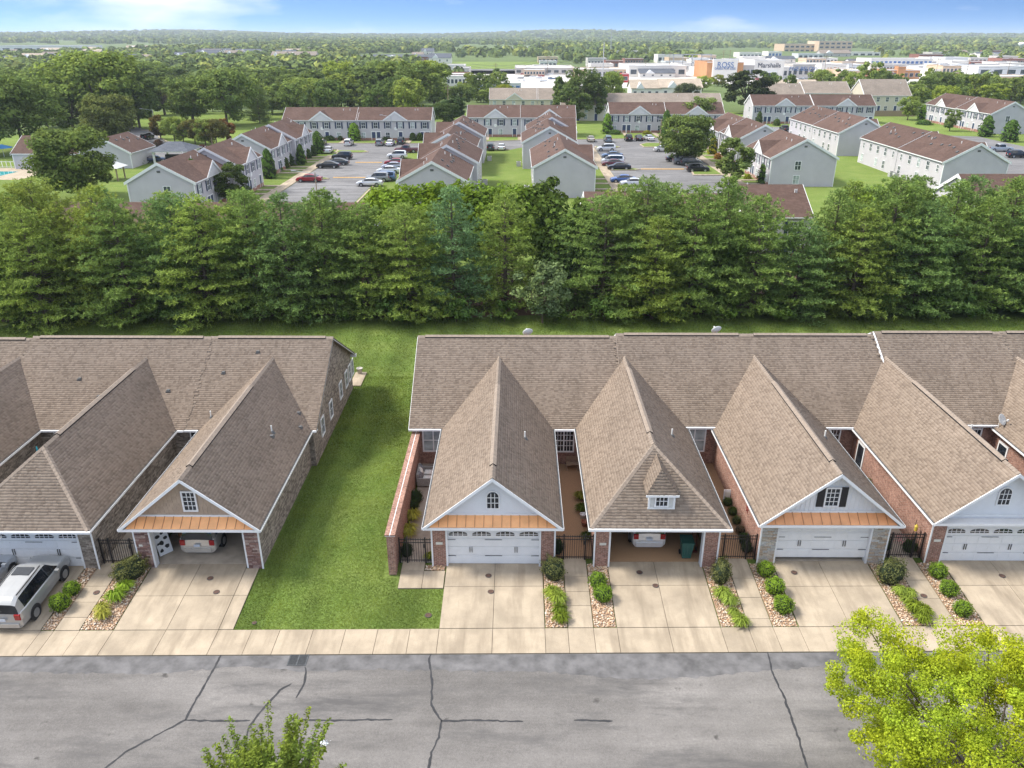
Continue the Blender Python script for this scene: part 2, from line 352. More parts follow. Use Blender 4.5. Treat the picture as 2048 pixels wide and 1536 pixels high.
# ---- concrete: each slab its own piece over a dark bed
def zs(t): return float(np.interp(t, [27.33, 28.93, 33.25], [-.40, -.355, -.0]))
def slabs(name, rects, mat):
    s = MB(); x0 = min(r[0] for r in rects); x1 = max(r[1] for r in rects); t0 = min(r[2] for r in rects); t1 = max(r[3] for r in rects)
    for a, b, c, d in rects:
        s.face([(a, c+SK*a, zs(c)-.035), (b, c+SK*b, zs(c)-.035), (b, d+SK*b, zs(d)-.035), (a, d+SK*a, zs(d)-.035)])
    o = s.obj(name, M['joint']); tag(o, kind='structure')
    for a, b, c, d in rects:
        j = .011; a += j; b -= j; c += j; d -= j; m = MB(); z = random.uniform(-.004, .004)
        p = [(a, c+SK*a, zs(c)+z), (b, c+SK*b, zs(c)+z), (b, d+SK*b, zs(d)+z), (a, d+SK*a, zs(d)+z)]
        m.prism(p, (0, 0, -.05)); m.obj('slab', mat, o)
    return o
W0, W1 = 27.34, 28.92
sx = [-33, -30, -27.6, -24.9, -22.1, -21.5, -20.3, -18.75, -16.3, -13.87, -12.3, -11.0, -9.45, -7.95, -6.45, -4.95, -3.6, -1.1, 1.33, 2.40, 3.6, 4.7, 7.1, 9.55, 10.85, 12.0, 13.2, 15.65, 18.15, 19.6, 20.7, 22.0, 24.6, 27.0, 30, 33]
sidewalk = slabs('sidewalk', [(a, b, W0, W1) for a, b in zip(sx[:-1], sx[1:])], M['concrete'])
D0, D1 = 28.94, 33.48
def drive(x0, xm, x1, tj, name='driveway'): return slabs(name, [(x0, xm, D0, tj), (xm, x1, D0, tj), (x0, xm, tj, D1), (xm, x1, tj, D1)], M['concrete'])
drive(-27.6, -24.9, -22.15, 31.2); drive(-18.75, -16.3, -13.88, 31.15); drive(-3.6, -1.1, 1.33, 31.70); drive(4.7, 7.1, 9.55, 31.72); drive(13.25, 15.65, 18.15, 31.6); drive(22.05, 24.6, 27.0, 31.6)
slabs('walkway', [(-13.87, -13.2, D0, 31.15), (-13.87, -13.2, 31.15, 33.1)], M['concrete'])
def walk(x0, x1, js): return slabs('walkway', [(x0, x1, a, b) for a, b in zip(js[:-1], js[1:])], M['concrete'])
walk(-21.5, -20.35, [D0, 29.75, 30.75, 31.85, 32.7, 33.9]); walk(2.42, 3.6, [D0, 30.35, 31.3, 32.4, 33.9])
walk(10.9, 12.0, [D0, 29.45, 30.85, 32.2, 33.9]); walk(19.6, 20.7, [D0, 29.4, 30.7, 32.0, 33.9])
slabs('walkway', [(-5.9, -4.72, 31.6, 32.85), (-4.72, -3.64, 31.6, 32.85), (-5.9, -4.72, 32.85, 33.85)], M['concrete'])
# garage and courtyard floors
def floor(name, x0, x1, y0, y1, mat, z=.0):
    o = MB().box(x0, x1, y0, y1, -.1, z).obj(name, mat); return tag(o, kind='structure')
# manhole / clean-out covers
def cover(x, y, z, r, label):
    t = thing('access_cover', (x, y, z), label, 'cover', 'iron covers set in the paving and lawn')
    MB().lathe(x, y, [(r*1.12, z-.004), (r*1.12, z+.008), (r, z+.009)], 18).obj('rim', M['grate'], t)
    MB().lathe(x, y, [(r*.97, z), (r*.97, z+.013), (r*.8, z+.015), (r*.3, z+.012)], 18).obj('lid', M['iron'], t)
for (x, y), lab in [((-1.42, 32.45), 'rusty round cover nearer the white garage door with arched window above'), ((-1.26, 31.31), 'rusty round cover further from the white door with arched window above'),
  ((6.27, 32.75), 'rusty round cover close to the open garage with the white car'), ((6.94, 31.79), 'rusty round cover on the joint before the open garage with the white car'),
  ((14.15, 32.8), 'rusty round cover before the garage with black-shuttered gable window'), ((-15.45, 32.15), 'round cover nearer the open garage holding the beige minivan'),
  ((-14.8, 31.18), 'round cover on the joint before the open garage holding the beige minivan'), ((-20.7, 31.1), 'rusty round cover on the walkway right of the silver parked car'),
  ((20.0, 31.19), 'rusty round cover on the walkway between low grasses and boxwoods'), ((24.62, 32.63), 'rusty round cover on the rightmost driveway')]:
    cover(x, y, zs(y-SK*x)+.004, .145, lab)
cover(-4.2, 29.75, gz(-4.2, 29.75)+.02, .15, 'rusty round cover sunk in the front lawn corner'); cover(-12.35, 29.2, gz(-12.35, 29.2)+.02, .1, 'small brown cover in the lawn beside the left driveway')
# ---- planting beds with river stone
beds = [(-22.12, -21.53, 28.98, 33.6), (-20.32, -18.8, 28.98, 33.2), (1.37, 2.39, 28.98, 33.3), (3.63, 4.67, 28.98, 33.3), (9.59, 10.87, 28.98, 33.3), (12.03, 13.2, 28.98, 33.3), (18.2, 19.57, 28.98, 33.3), (20.73, 22.0, 28.98, 33.3), (-4.68, -3.66, 32.9, 33.25)]
for bi, (a, b, c, d) in enumerate(beds):
    m = MB(); m.face([(a, c+SK*a, zs(c)-.03), (b, c+SK*b, zs(c)-.03), (b, d+SK*b, zs(d)-.03), (a, d+SK*a, zs(d)-.03)])
    bed = tag(m.obj('planting_bed', M['mulch']), kind='structure')
    n = int((b-a)*(d-c)*230); V = []; F = []
    base = np.array([(1,0,0),(-1,0,0),(0,1,0),(0,-1,0),(0,0,1),(0,0,-1)], float)
    tri = np.array([(0,2,4),(2,1,4),(1,3,4),(3,0,4),(2,0,5),(1,2,5),(3,1,5),(0,3,5)])
    cx = RNG.uniform(a+.02, b-.02, n); ct = RNG.uniform(c, d, n); s = RNG.uniform(.025, .075, n); an = RNG.uniform(0, 6.28, n); el = RNG.uniform(.5, 1, n)
    vx = base[None,:,0]*s[:,None]; vy = base[None,:,1]*(s*el)[:,None]; vz = base[None,:,2]*(s*.6)[:,None]
    X = cx[:,None] + vx*np.cos(an)[:,None] - vy*np.sin(an)[:,None]; Y = (ct+SK*cx)[:,None] + vx*np.sin(an)[:,None] + vy*np.cos(an)[:,None]
    Z = np.interp(ct, [28.93, 33.25], [-.355, 0])[:,None] - .012 + vz + RNG.uniform(0, .02, n)[:,None]
    V = np.stack([X, Y, Z], -1).reshape(-1, 3); F = (np.arange(n)*6)[:,None,None] + tri[None]
    st = place('river_stones', npmesh('river_stones', V, F.reshape(-1, 3), M['stone'], True)); tag(st, 'tan and brown river stones covering a planting bed', 'stones', kind='stuff')
# ---- grass blades on the lawn between and behind the houses
def grass_field(areas, name, label):
    Vs = []; Fs = []; k = 0
    for (x0, x1, y0, y1, dens, hgt) in areas:
        n = int((x1-x0)*(y1-y0)*dens); x = RNG.uniform(x0, x1, n); t = RNG.uniform(y0, y1, n); y = t + SK*x
        keep = np.ones(n, bool)
        if y0 < 35: keep = ~((x > -6.05) & (x < -3.6) & (t > 31.55)) & ~((x>-6.75)&(x<-6)&(t>32.4))
        x, y, t = x[keep], y[keep], t[keep]; n = len(x)
        z = np.interp(t, [27.36, 28.93, 33.6], [-.46, -.40, -.06]); a = RNG.uniform(0, 6.28, n); h = hgt*RNG.uniform(.6, 1.4, n); w = RNG.uniform(.012, .022, n)*(1 if y0 < 45 else 1.8)
        lx = RNG.normal(0, .5, n)*h; ly = RNG.normal(0, .5, n)*h
        p0 = np.stack([x-np.cos(a)*w, y-np.sin(a)*w, z-.005], -1); p1 = np.stack([x+np.cos(a)*w, y+np.sin(a)*w, z-.005], -1); p2 = np.stack([x+lx, y+ly, z+h], -1)
        Vs.append(np.stack([p0, p1, p2], 1).reshape(-1, 3)); Fs.append(np.arange(k, k+3*n).reshape(-1, 3)); k += 3*n
    return tag(place(name, npmesh(name, np.concatenate(Vs), np.concatenate(Fs), M['blade'])), label, 'grass', kind='stuff')
grass_field([(-13.15, -3.65, 28.95, 33.2, 600, .05), (-12.9, -6.75, 33.2, 46, 420, .055), (-12.9, -6.8, 46, 58, 230, .07), (-48, 50, 57.5, 72, 60, .10)], 'lawn_grass', 'short mown green grass of the lawn between the houses')
# the tree belt's floor
m = MB(); e = [(-60, 70), (-30, 72.5), (-18, 73), (-8, 72), (2, 73.2), (14, 73), (26, 74.5), (40, 75.5), (70, 76)]
for (a, ya), (b, yb) in zip(e[:-1], e[1:]): m.face([(a, ya, -.05), (b, yb, -.05), (b, 90, -.05), (a, 90, -.05)])
tag(m.obj('tree_belt_floor', M['brown_mulch']), kind='structure')

# ------------------------------------------------------------ townhouses
ZE, MS = 2.70, .578                                    # eave height, pitch of the long roof
def shingles(planes, name, parent, mat, expo=.155, off=(0,0,0)):
    """planes: (origin, u, v, polygon in (u, v)); every tab is a piece that laps the course below"""
    Vs = []; k = 0
    for pl_ in planes:
        o, u, v, poly = pl_[:4]; jag = pl_[4] if len(pl_) > 4 else (0, 0)
        o = np.array(o, float); u = np.array(u, float); u /= np.linalg.norm(u); v = np.array(v, float); v /= np.linalg.norm(v); n = np.cross(u, v)
        if n[2] < 0: n = -n
        pv = [p[1] for p in poly]; c0 = min(pv)
        def span(y):
            xs = []
            for (a, b), (c, d) in zip(poly, poly[1:] + poly[:1]):
                if (b <= y < d) or (d <= y < b): xs.append(a + (y-b)/(d-b)*(c-a))
            return (min(xs), max(xs)) if len(xs) >= 2 else None
        y = c0
        while y < max(pv) - .02:
            s0 = span(y+1e-4); s1 = span(min(y+expo, max(pv)-1e-4))
            if s0 and s1 and s0[1]-s0[0] > .02:
                if jag != (0, 0): s0 = s1 = (s0[0]-jag[0]*RNG.uniform(0, .3), s0[1]+jag[1]*RNG.uniform(0, .3))
                L = max(s0[1]-s0[0], .1); m = max(1, int(L/.145)); w = RNG.uniform(.55, 1.45, m+2); t = np.concatenate([[0], np.cumsum(w)/w.sum()])
                sh = 0
                a0 = s0[0] + t*(s0[1]-s0[0]); a1 = np.clip(a0, s1[0], s1[1]); lift = RNG.choice([.010, .018], m+2)
                drop = RNG.choice([0, .012], m+2)
                for i in range(m+2):
                    pass
                q = lambda uu, vv, h: o + uu[:,None]*u + vv[:,None]*v + h[:,None]*n
                lo = np.full(m+2, y) - drop; hi = np.full(m+2, min(y+expo*1.02, max(pv)))
                A = q(a0[:-1], lo, lift); B = q(a0[1:], lo, lift); C_ = q(a1[1:], hi, np.full(m+2, .006)); D_ = q(a1[:-1], hi, np.full(m+2, .006))
                E_ = q(a0[:-1], lo, np.zeros(m+2)); G_ = q(a0[1:], lo, np.zeros(m+2))
                Vs.append(np.stack([A, B, C_, D_, E_, G_], 1))
            y += expo
    V = np.concatenate(Vs); n = len(V); b = (np.arange(n)*6)[:,None]
    F = np.concatenate([b + np.array([[0,1,2,3]]), b + np.array([[4,5,1,0]])])
    V = V.reshape(-1, 3) - np.array(off)
    return tag(place(name, npmesh(name, V, F, mat), parent), kind='stuff')
def slab3(m, pts, th=.11): return m.prism(pts, (0, 0, -th))
def window(parent, x, y, z, w, h, axis='y', style='grid', pane='glass', muntin=(3, 4), depth=.06, face=-1, arch=False, framew=.07, name='window'):
    """axis 'y': window lies in a plane of constant y and looks towards -y (face -1); axis 'x': plane of constant x looking +x"""
    def T(a, d, c): return (x+a, y+face*d, z+c) if axis == 'y' else (x-face*d, y+a, z+c)
    def bx(m, a0, a1, c0, c1, d0, d1):
        p = [T(a0, d0, c0), T(a1, d0, c0), T(a1, d0, c1), T(a0, d0, c1)]; q = T(a0, d1, c0); m.prism(p, tuple(q[i]-p[0][i] for i in range(3)))
    hw, hh = w/2, h/2; fr = MB()
    if arch:
        n = 12; R_ = hw; out = [(-hw-framew, -hh-framew), (hw+framew, -hh-framew)] + [((hw+framew)*cos(pi*k/n), hh-R_+(hw+framew)*sin(pi*k/n)) for k in range(n+1)]
        fr.prism([T(a, 0, c) for a, c in out], tuple(np.array(T(0, depth*.6, 0)) - np.array(T(0, 0, 0))))
    else:
        for a in ((-hw-framew, -hw, -hh-framew, hh+framew), (hw, hw+framew, -hh-framew, hh+framew), (-hw, hw, -hh-framew, -hh), (-hw, hw, hh, hh+framew)): bx(fr, *a, 0, depth)
    wo = fr.obj(name, M['trim'], parent)
    p = MB()
    if arch:
        n = 12; out = [(-hw, -hh), (hw, -hh)] + [(hw*cos(pi*k/n), hh-hw+hw*sin(pi*k/n)) for k in range(n+1)]
        p.prism([T(a, depth*.6+.002, c) for a, c in out], tuple(np.array(T(0, .008, 0)) - np.array(T(0, 0, 0))))
    else: bx(p, -hw, hw, -hh, hh, .004, .014)
    p.obj('pane', M[pane], wo)
    mt = MB(); d0 = depth*.6+.011 if arch else .014; t = .016
    for i in range(1, muntin[0]): a = -hw + w*i/muntin[0]; bx(mt, a-t, a+t, -hh, hh-(.12*w if arch else 0), d0, d0+.012)
    for j in range(1, muntin[1]): c = -hh + h*j/muntin[1]; bx(mt, -hw, hw, c-t, c+t, d0+.013, d0+.024)
    if style == 'double': bx(mt, -.035, .035, -hh, hh, d0+.025, d0+.04); bx(mt, -hw, hw, -.028, .028, d0+.026, d0+.041)
    if mt.v: mt.obj('muntin', M['trim'], wo)
    return wo
def garage_door(parent, cx, y, windows=True, zoff=0.0, w=4.80, h=2.08):
    d = MB().box(cx-w/2, cx+w/2, y+.05, y+.08, zoff, h).obj('garage_door', M['white'], parent)
    nrow = 4; rh = (h-zoff)/nrow if zoff == 0 else h/nrow
    for r in range(nrow):
        z0 = zoff + r*rh; z1 = min(z0+rh-.012, h)
        if z0 >= h: break
        s = MB().box(cx-w/2, cx+w/2, y+.012, y+.052, z0+.006, z1)
        for k in range(8):
            a = cx-w/2+k*w/8; 
            if not (windows and r == nrow-1): s.box(a+.05, a+w/8-.05, y, y+.014, z0+.07, z1-.07)
        s.obj('door_section', M['white'], d)
    if windows:
        for k in range(4):
            c = cx - w*.375 + k*w/4; hw = .47; zc = h-.26
            out = [(c-hw, zc-.10), (c+hw, zc-.10)] + [(c+hw*cos(pi*j/10), zc+.0+.15*sin(pi*j/10)) for j in range(11)]
            pn = MB().prism([(a, y+.008, b) for a, b in out], (0, -.010, 0)).obj('window_insert', M['glass'], d)
            mt = MB()
            for j in range(1, 4): a = c-hw+2*hw*j/4; mt.box(a-.016, a+.016, y-.010, y-.004, zc-.1, zc+.13)
            mt.box(c-hw, c+hw, y-.018, y-.011, zc-.012, zc+.014); mt.obj('muntin', M['white'], d)
    for k in (-1, 1):
        for j in (-1, 1):
            hx = cx + k*w*.24 + j*.055
            MB().box(hx-.012, hx+.012, y-.045, y-.015, zoff+.72, zoff+1.05).tube((hx, y-.03, zoff+.74), (hx, y+.012, zoff+.74), .012, n=5).tube((hx, y-.03, zoff+1.03), (hx, y+.012, zoff+1.03), .012, n=5).obj('handle', M['black'], d)
    for z in (zoff+.50, h-.60):
        for (a, b) in ((cx-w/2+.03, cx-w/2+.45), (cx-.42, cx+.42), (cx+w/2-.45, cx+w/2-.03)):
            MB().prism([(a, y-.004, z-.014), (b, y-.004, z-.014), (b+(.03 if b < cx+w/2-.1 else 0), y-.004, z), (b, y-.004, z+.014), (a, y-.004, z+.014), (a-(.03 if a > cx-w/2+.1 else 0), y-.004, z)], (0, -.012, 0)).obj('hinge_strap', M['black'], d)
    return d
def veneer(parent, x0, x1, y, z0, z1, mat, side=None):
    """ledge stones laid in courses on a pier; each stone stands out by its own depth"""
    base = parent
    z = z0
    while z < z1-.03:
        h = min(random.uniform(.07, .13), z1-z); x = x0
        while x < x1-.02:
            w = min(random.uniform(.16, .42), x1-x)
            if x1-(x+w) < .08: w = x1-x
            d = random.uniform(.02, .06)
            MB().box(x+.005, x+w-.005, y-d, y, z+.005, z+h-.005).obj('stone', mat, base); x += w
        z += h
def house(label, cx, yf, hw, style, brick, mx, ym, mdz=0.0, ends=(False, False), door='closed', gable='white', wingdz=0.0, front=True, sides=(True, True), tint='shingle', pier=None, vent=(1.3, 11), mainvent=True, copper=True):
    ze = ZE + wingdz; zr = ze + hw*.827; S = .827; yw = yf+.65; wx = hw-.36; zm = ZE + mdz
    t = thing('townhouse', (cx, yw, 0), label, 'house', 'attached townhouses along the street')
    B = M[brick]; yap = ym + (zr-zm)/MS; yr = ym + 6.43; zt = zm + 6.43*MS; yb = ym + 12.86
    # --- walls
    for sx_, on in zip((-1, 1), sides):
        a, b = sorted((cx+sx_*wx, cx+sx_*(wx-.22))); MB().box(a, b, yw+.005, ym+.45, -.05, ze+.1).obj('side_wall', B, t)
    MB().box(mx[0]+(.561 if ends[0] else .0), mx[1]-(.561 if ends[1] else 0), ym+.4, ym+.62, -.05, zm+.1).obj('main_wall', B, t)
    MB().box(mx[0]+(.561 if ends[0] else .0), mx[1]-(.561 if ends[1] else 0), yb-.62, yb-.4, -.05, zm+.1).obj('back_wall', B, t)
    for e, xx in ((ends[0], mx[0]+.34), (ends[1], mx[1]-.56)):
        if e: MB().prism([(xx, ym+.4, -.05), (xx, yb-.4, -.05), (xx, yb-.4, zm+.12), (xx, yr, zt-.14), (xx, ym+.4, zm+.12)], (.22, 0, 0)).obj('gable_wall', B, t)
    if front:
        for sx_ in (-1, 1):
            a, b = sorted((cx+sx_*(wx+.012), cx+sx_*2.42)); MB().box(a, b, yw-.03, yw+.3, -.05, ze-.1).obj('pier', B, t)
            if pier: 
                pr = MB().box(a-.006, b+.006, yw-.036, yw+.1, -.04, ze-.13).obj('pier_core', M['joint'], t); veneer(pr, a, b, yw-.036, -.03, ze-.14, M[pier])
            j = cx+sx_*2.42; a, b = sorted((j-sx_*.0, j-sx_*.09)); MB().box(a, b, yw-.05, yw+.31, -.02, 2.12).obj('door_jamb', M['white'], t)
        MB().box(cx-wx, cx+wx, yw+.02, yw+.29, 2.12, ze+.1).obj('header', M['white'], t)
        if door == 'closed': garage_door(t, cx, yw+.14, gable != 'batten')
        elif door == 'ajar': garage_door(t, cx, yw+.14, False, zoff=.22)
        if door != 'closed':
            MB().box(cx-wx+.23, cx+wx-.23, yw+6.4, yw+6.5, 0, ze).obj('inner_wall', M['drywall'], t)
            MB().box(cx-wx+.23, cx+wx-.23, yw+.3, yw+6.4, ze-.22, ze-.15).obj('inner_ceiling', M['drywall'], t)
    # --- roof: deck slabs first, then the lapped tabs
    dk = MB(); pl = []; hyp = sqrt(1+S*S)
    y0 = yf
    hip = hw if style == 'hip' else 0.0
    for s in (-1, 1):
        ex = cx+s*hw; pts = [(ex, y0, ze), (cx, y0+hip, zr), (cx, yap+.3, zr), (ex, ym+.3, ze)]
        slab3(dk, pts if s < 0 else pts[::-1])
        pl.append(((ex, y0, ze), (0, 1, 0), (-s, 0, S), [(0, 0), (ym-y0+.02, 0), (yap-y0+.02, hw*hyp), (hip, hw*hyp)]))
    if hip:
        slab3(dk, [(cx-hw, y0, ze), (cx+hw, y0, ze), (cx, y0+hip, zr)])
        pl.append(((cx-hw, y0, ze), (1, 0, 0), (0, 1, S), [(0, 0), (2*hw, 0), (hw, hw*hyp)]))
    mh = sqrt(1+MS*MS); L = mx[1]-mx[0]
    slab3(dk, [(mx[0], ym, zm), (mx[1], ym, zm), (mx[1], yr, zt), (mx[0], yr, zt)]); slab3(dk, [(mx[0], yr, zt), (mx[1], yr, zt), (mx[1], yb, zm), (mx[0], yb, zm)])
    pl.append(((mx[0], ym, zm), (1, 0, 0), (0, 1, MS), [(0, 0), (L, 0), (L, 6.43*mh), (0, 6.43*mh)], (0 if ends[0] else 1, 0 if ends[1] else 1)))
    roof = dk.obj('roof', M['deck'], t)
    shingles(pl, 'shingles', roof, M[tint], off=wloc(roof))
    # --- caps and ridge vents
    def capline(p, q, w=.15, h=.045, name='ridge_cap', mat='cap', up=0.02):
        p = np.array(p, float); q = np.array(q, float); n = max(1, int(np.linalg.norm(q-p)/.24)); d = (q-p)/n; u = np.cross(d, (0, 0, 1)); u /= np.linalg.norm(u)
        fall = h + w*.62
        m = MB()
        for i in range(n):
            a = p + d*i; b = p + d*(i+1.1); o1 = np.array((0, 0, up+.018)); o2 = np.array((0, 0, up))
            m.face([a+u*w-(0, 0, fall-h)+o1, a+o1+(0, 0, h), b+o2+(0, 0, h), b+u*w-(0, 0, fall-h)+o2]); m.face([a+o1+(0, 0, h), a-u*w-(0, 0, fall-h)+o1, b-u*w-(0, 0, fall-h)+o2, b+o2+(0, 0, h)])
        return m.obj(name, M[mat], roof)
    capline((cx, y0+hip, zr), (cx, yap, zr), .14, .03)
    if hip:
        for s in (-1, 1): capline((cx+s*hw, y0, ze), (cx, y0+hip, zr), .13, .02)
    capline((mx[0], yr, zt), (mx[1], yr, zt), .15, .03)
    def ridgevent(p, q, w=.17):
        p = np.array(p, float); q = np.array(q, float); u = np.cross(q-p, (0, 0, 1)); u /= np.linalg.norm(u); m = MB(); k = .62*w
        z1 = np.array((0, 0, .11)); e1 = u*w + np.array((0, 0, .11-k)); e2 = -u*w + np.array((0, 0, .11-k)); b = np.array((0, 0, -.075))
        m.face([p+e1, p+z1, q+z1, q+e1], 0); m.face([p+z1, p+e2, q+e2, q+z1], 0)
        for e in (e1, e2): m.face([p+e, q+e, q+e+b, p+e+b], 1)
        for r in (p, q): m.face([r+e1, r+z1, r+e2, r+e2+b, r+e1+b], 1)
        m.obj('ridge_vent', [M['cap'], M['dark']], roof)
    ridgevent((cx, y0+hip+vent[0], zr), (cx, min(y0+hip+vent[1], yap-2), zr))
    if mainvent: ridgevent((mx[0]+.5, yr, zt), (mx[1]-.5, yr, zt))
    # --- white metalwork
    for s in (-1, 1):
        a, b = sorted((cx+s*(hw-.02), cx+s*(hw+.10))); m = MB().box(a, b, y0, ym-.0, ze-.125, ze-.01); m.box(a+.015, b-.015, y0+.02, ym-.02, ze-.02, ze-.006, 1)
        m.obj('gutter', [M['trim'], M['grate']], t)
        MB().box(*sorted((cx+s*(hw-.05), cx+s*(wx-.01))), y0+.02, ym+.1, ze-.15, ze-.12).obj('soffit', M['trim'], t)
        dsx = cx+s*(wx+.05); m = MB().box(dsx-.04, dsx+.04, yw-.075, yw-.035, -.05, ze-.35); m.prism([(dsx-.04, yw-.075, ze-.36), (dsx+.04, yw-.075, ze-.36), (dsx+.04, yw-.035, ze-.36), (dsx-.04, yw-.035, ze-.36)], (s*.28, -.35, .24))
        m.obj('downspout', M['trim'], t)
    MB().box(mx[0], mx[1], ym-.10, ym+.01, zm-.125, zm-.012).obj('main_gutter', M['trim'], t); MB().box(mx[0]+.01, mx[1]-.01, ym+.01, ym+.4, zm-.16, zm-.12).obj('main_soffit', M['trim'], t)
    for e, xx, sg in ((ends[0], mx[0], -1), (ends[1], mx[1], 1)):
        if e:
            a = xx - (.0 if sg < 0 else .03); 
            for (p, q) in (((ym, zm), (yr, zt)), ((yr, zt), (yb, zm))):
                MB().prism([(a, p[0], p[1]-.16), (a, q[0], q[1]-.16), (a, q[0], q[1]-.035), (a, p[0], p[1]-.035)], (.03 if sg > 0 else -.03, 0, 0)).obj('rake_board', M['trim'], t)
            MB().box(*sorted((xx-sg*.55, xx+sg*.04)), yb-.2, yb+.06, zm-.22, zm-.02).obj('eave_return', M['trim'], t)
    # --- front
    MB().box(cx-hw, cx+hw, yf-.02, yf+.05, ze-.13, ze-.012).obj('front_fascia', M['trim'], t)
    MB().box(cx-hw+.05, cx+hw-.05, yf+.05, yw+.02, ze-.15, ze-.115).obj('front_soffit', M['trim'], t)
    if style == 'hip': MB().box(cx-hw-.1, cx+hw+.1, yf-.12, yf-.021, ze-.125, ze-.01).obj('front_gutter', M['trim'], t)
    else:
        zc = ze+(.40 if copper else .06); hc = (zr-.12-zc)/S; gm = MB(); gy = yw-.02
        sid = {'white': 'siding', 'tan': 'tan_siding', 'batten': 'siding'}[gable]
        gm.prism([(cx-hc, gy, zc), (cx+hc, gy, zc), (cx, gy, zr-.12)], (0, .12, 0)); gw = gm.obj('gable_wall', M[sid], t)
        if gable == 'batten':
            x = cx-hc+.15
            while x < cx+hc-.1:
                top = zr-.12-abs(x-cx)*S-.06
                if top > zc+.08: MB().box(x-.02, x+.02, gy-.022, gy, zc, top).obj('batten', M['siding'], gw)
                x += .22
        else:
            z = zc; p = .16 if gable == 'white' else .19
            while z < zr-.3:
                h0 = (zr-.14-z)/S; h1 = (zr-.14-z-p)/S
                if h1 > .05:
                    if gable == 'white': MB().prism([(cx-h0, gy-.026, z), (cx+h0, gy-.026, z), (cx+h1, gy-.006, z+p), (cx-h1, gy-.006, z+p)], (0, .02, 0)).obj('lap_board', M['siding'], gw)
                    else:
                        m = MB(); x = -h0
                        while x < h0-.04:
                            w = min(random.uniform(.14, .26), h0-x); l, r = cx+x+.004, cx+x+w-.004; c = lambda v: max(cx-h1, min(cx+h1, v)); dz = random.uniform(0, .012)
                            m.prism([(l, gy-.03, z+dz), (r, gy-.03, z+dz), (c(r), gy-.006, z+p), (c(l), gy-.006, z+p)], (0, .015, 0)); x += w
                        tag(m.obj('shake_course', M['tan_siding'], gw), kind='stuff')
                z += p
        for s in (-1, 1):
            MB().prism([(cx+s*(hw+.02), yf-.03, ze-.15), (cx, yf-.03, zr-.17), (cx, yf-.03, zr+.012), (cx+s*(hw+.02), yf-.03, ze+.012)], (0, .045, 0)).obj('rake_board', M['trim'], t)
            MB().prism([(cx+s*hw, yf+.016, ze-.135), (cx, yf+.016, zr-.135), (cx, yf+.016, zr-.118), (cx+s*hw, yf+.016, ze-.118)], (0, .62, 0)).obj('rake_soffit', M['trim'], t)
        # copper apron between the gable and the door
        if copper:
         b0 = hw-.30; t0 = (zr-.12-zc)/S-.02; yA, zA, yB, zB = yf+.06, ze+.02, yw-.05, zc-.0
         cm = M['copper_dull'] if gable == 'batten' else M['copper']
         ap = MB().prism([(cx-b0, yA, zA), (cx+b0, yA, zA), (cx+t0, yB, zB), (cx-t0, yB, zB)], (0, 0, -.03)).obj('copper_roof', cm, t)
         k = 14
         for i in range(1, k):
             x = cx - b0 + 2*b0*i/k; lim = t0; xt = max(cx-lim, min(cx+lim, x)); f = 1.0 if abs(x-cx) < lim else (b0-abs(x-cx))/(b0-lim)
             MB().prism([(x-.014, yA, zA), (x+.014, yA, zA), (x+.014, lerp(yA, yB, f), lerp(zA, zB, f)), (x-.014, lerp(yA, yB, f), lerp(zA, zB, f))], (0, -.0, .028)).obj('seam', M['copper_seam'], ap)
        t0 = (zr-.12-zc)/S-.02
        MB().box(cx-t0-.03, cx+t0+.03, gy-.05, gy-.027, zc-.03, zc+.09).obj('frieze_board', M['trim'], t)
        zw = zc + (.36 if copper else .42)*(zr-zc)
        if gable == 'white': window(t, cx, gy-.03, zw, .56, .92, arch=True, muntin=(3, 3), framew=.07, name='gable_window')
        elif gable == 'tan': window(t, cx+.02, gy-.03, zw, .58, 1.0, muntin=(3, 4), framew=.08, name='gable_window')
        else:
            window(t, cx, gy-.03, zw-.02, .62, .98, muntin=(3, 4), framew=.07, name='gable_window')
            for s in (-1, 1):
                sh = MB().box(cx+s*.57-.17, cx+s*.57+.17, gy-.06, gy-.026, zw-.58, zw+.54).obj('shutter', M['shutter_black'], t)
                for j in range(9): MB().box(cx+s*.57-.13, cx+s*.57+.13, gy-.072, gy-.06, zw-.52+j*.115, zw-.52+j*.115+.07).obj('louvre', M['shutter_black'], sh)
    return t, dict(cx=cx, yf=yf, yw=yw, hw=hw, wx=wx, ym=ym, zm=zm, zr=zr, ze=ze, yr=yr, zt=zt, yap=yap, roof=roof, yb=yb)
def yoff(x): return SK*x
H = {}
def mk(key, *a, **k): H[key] = house(*a, **k)
RF, RM = 32.57, 43.33
mk('L1', 'grey-brown brick townhouse cut off by the left edge of the photo', -32.9, RF-.48, 3.44, 'gable', 'grey_brick', (-42, -32.6), RM-.35, -.12, door='closed', mainvent=True)
mk('L2', 'grey-brown brick townhouse with hipped garage roof beside the silver parked car', -24.48, RF-.36, 3.44, 'hip', 'grey_brick', (-32.6, -20.6), RM-.3, 0, door='closed')
mk('L3', 'grey-brown brick end townhouse with tan shingle gable and open garage holding a minivan', -16.14, RF-.24, 3.46, 'gable', 'grey_brick', (-20.6, -12.38), RM-.25, .001, ends=(False, True), door='open', gable='tan', pier='veneer_red')
mk('R1', 'red brick end townhouse with white lap gable, arched window and side courtyard wall', -1.18, RF, 3.43, 'gable', 'red_brick', (-6.7, 6.68), RM, 0, ends=(True, False), gable='white')
mk('R2', 'red brick townhouse with hipped roof, small dormer and open garage with white car', 7.10, RF, 3.45, 'hip', 'red_brick', (6.69, 15.4), RM+.12, .14, door='open', wingdz=.03)
mk('R3', 'red brick townhouse with black-shuttered gable window and pale stone piers', 15.68, RF+.35, 3.55, 'gable', 'red_brick', (15.41, 24.0), RM+.12, .141, door='ajar', gable='batten', pier='veneer_pale')
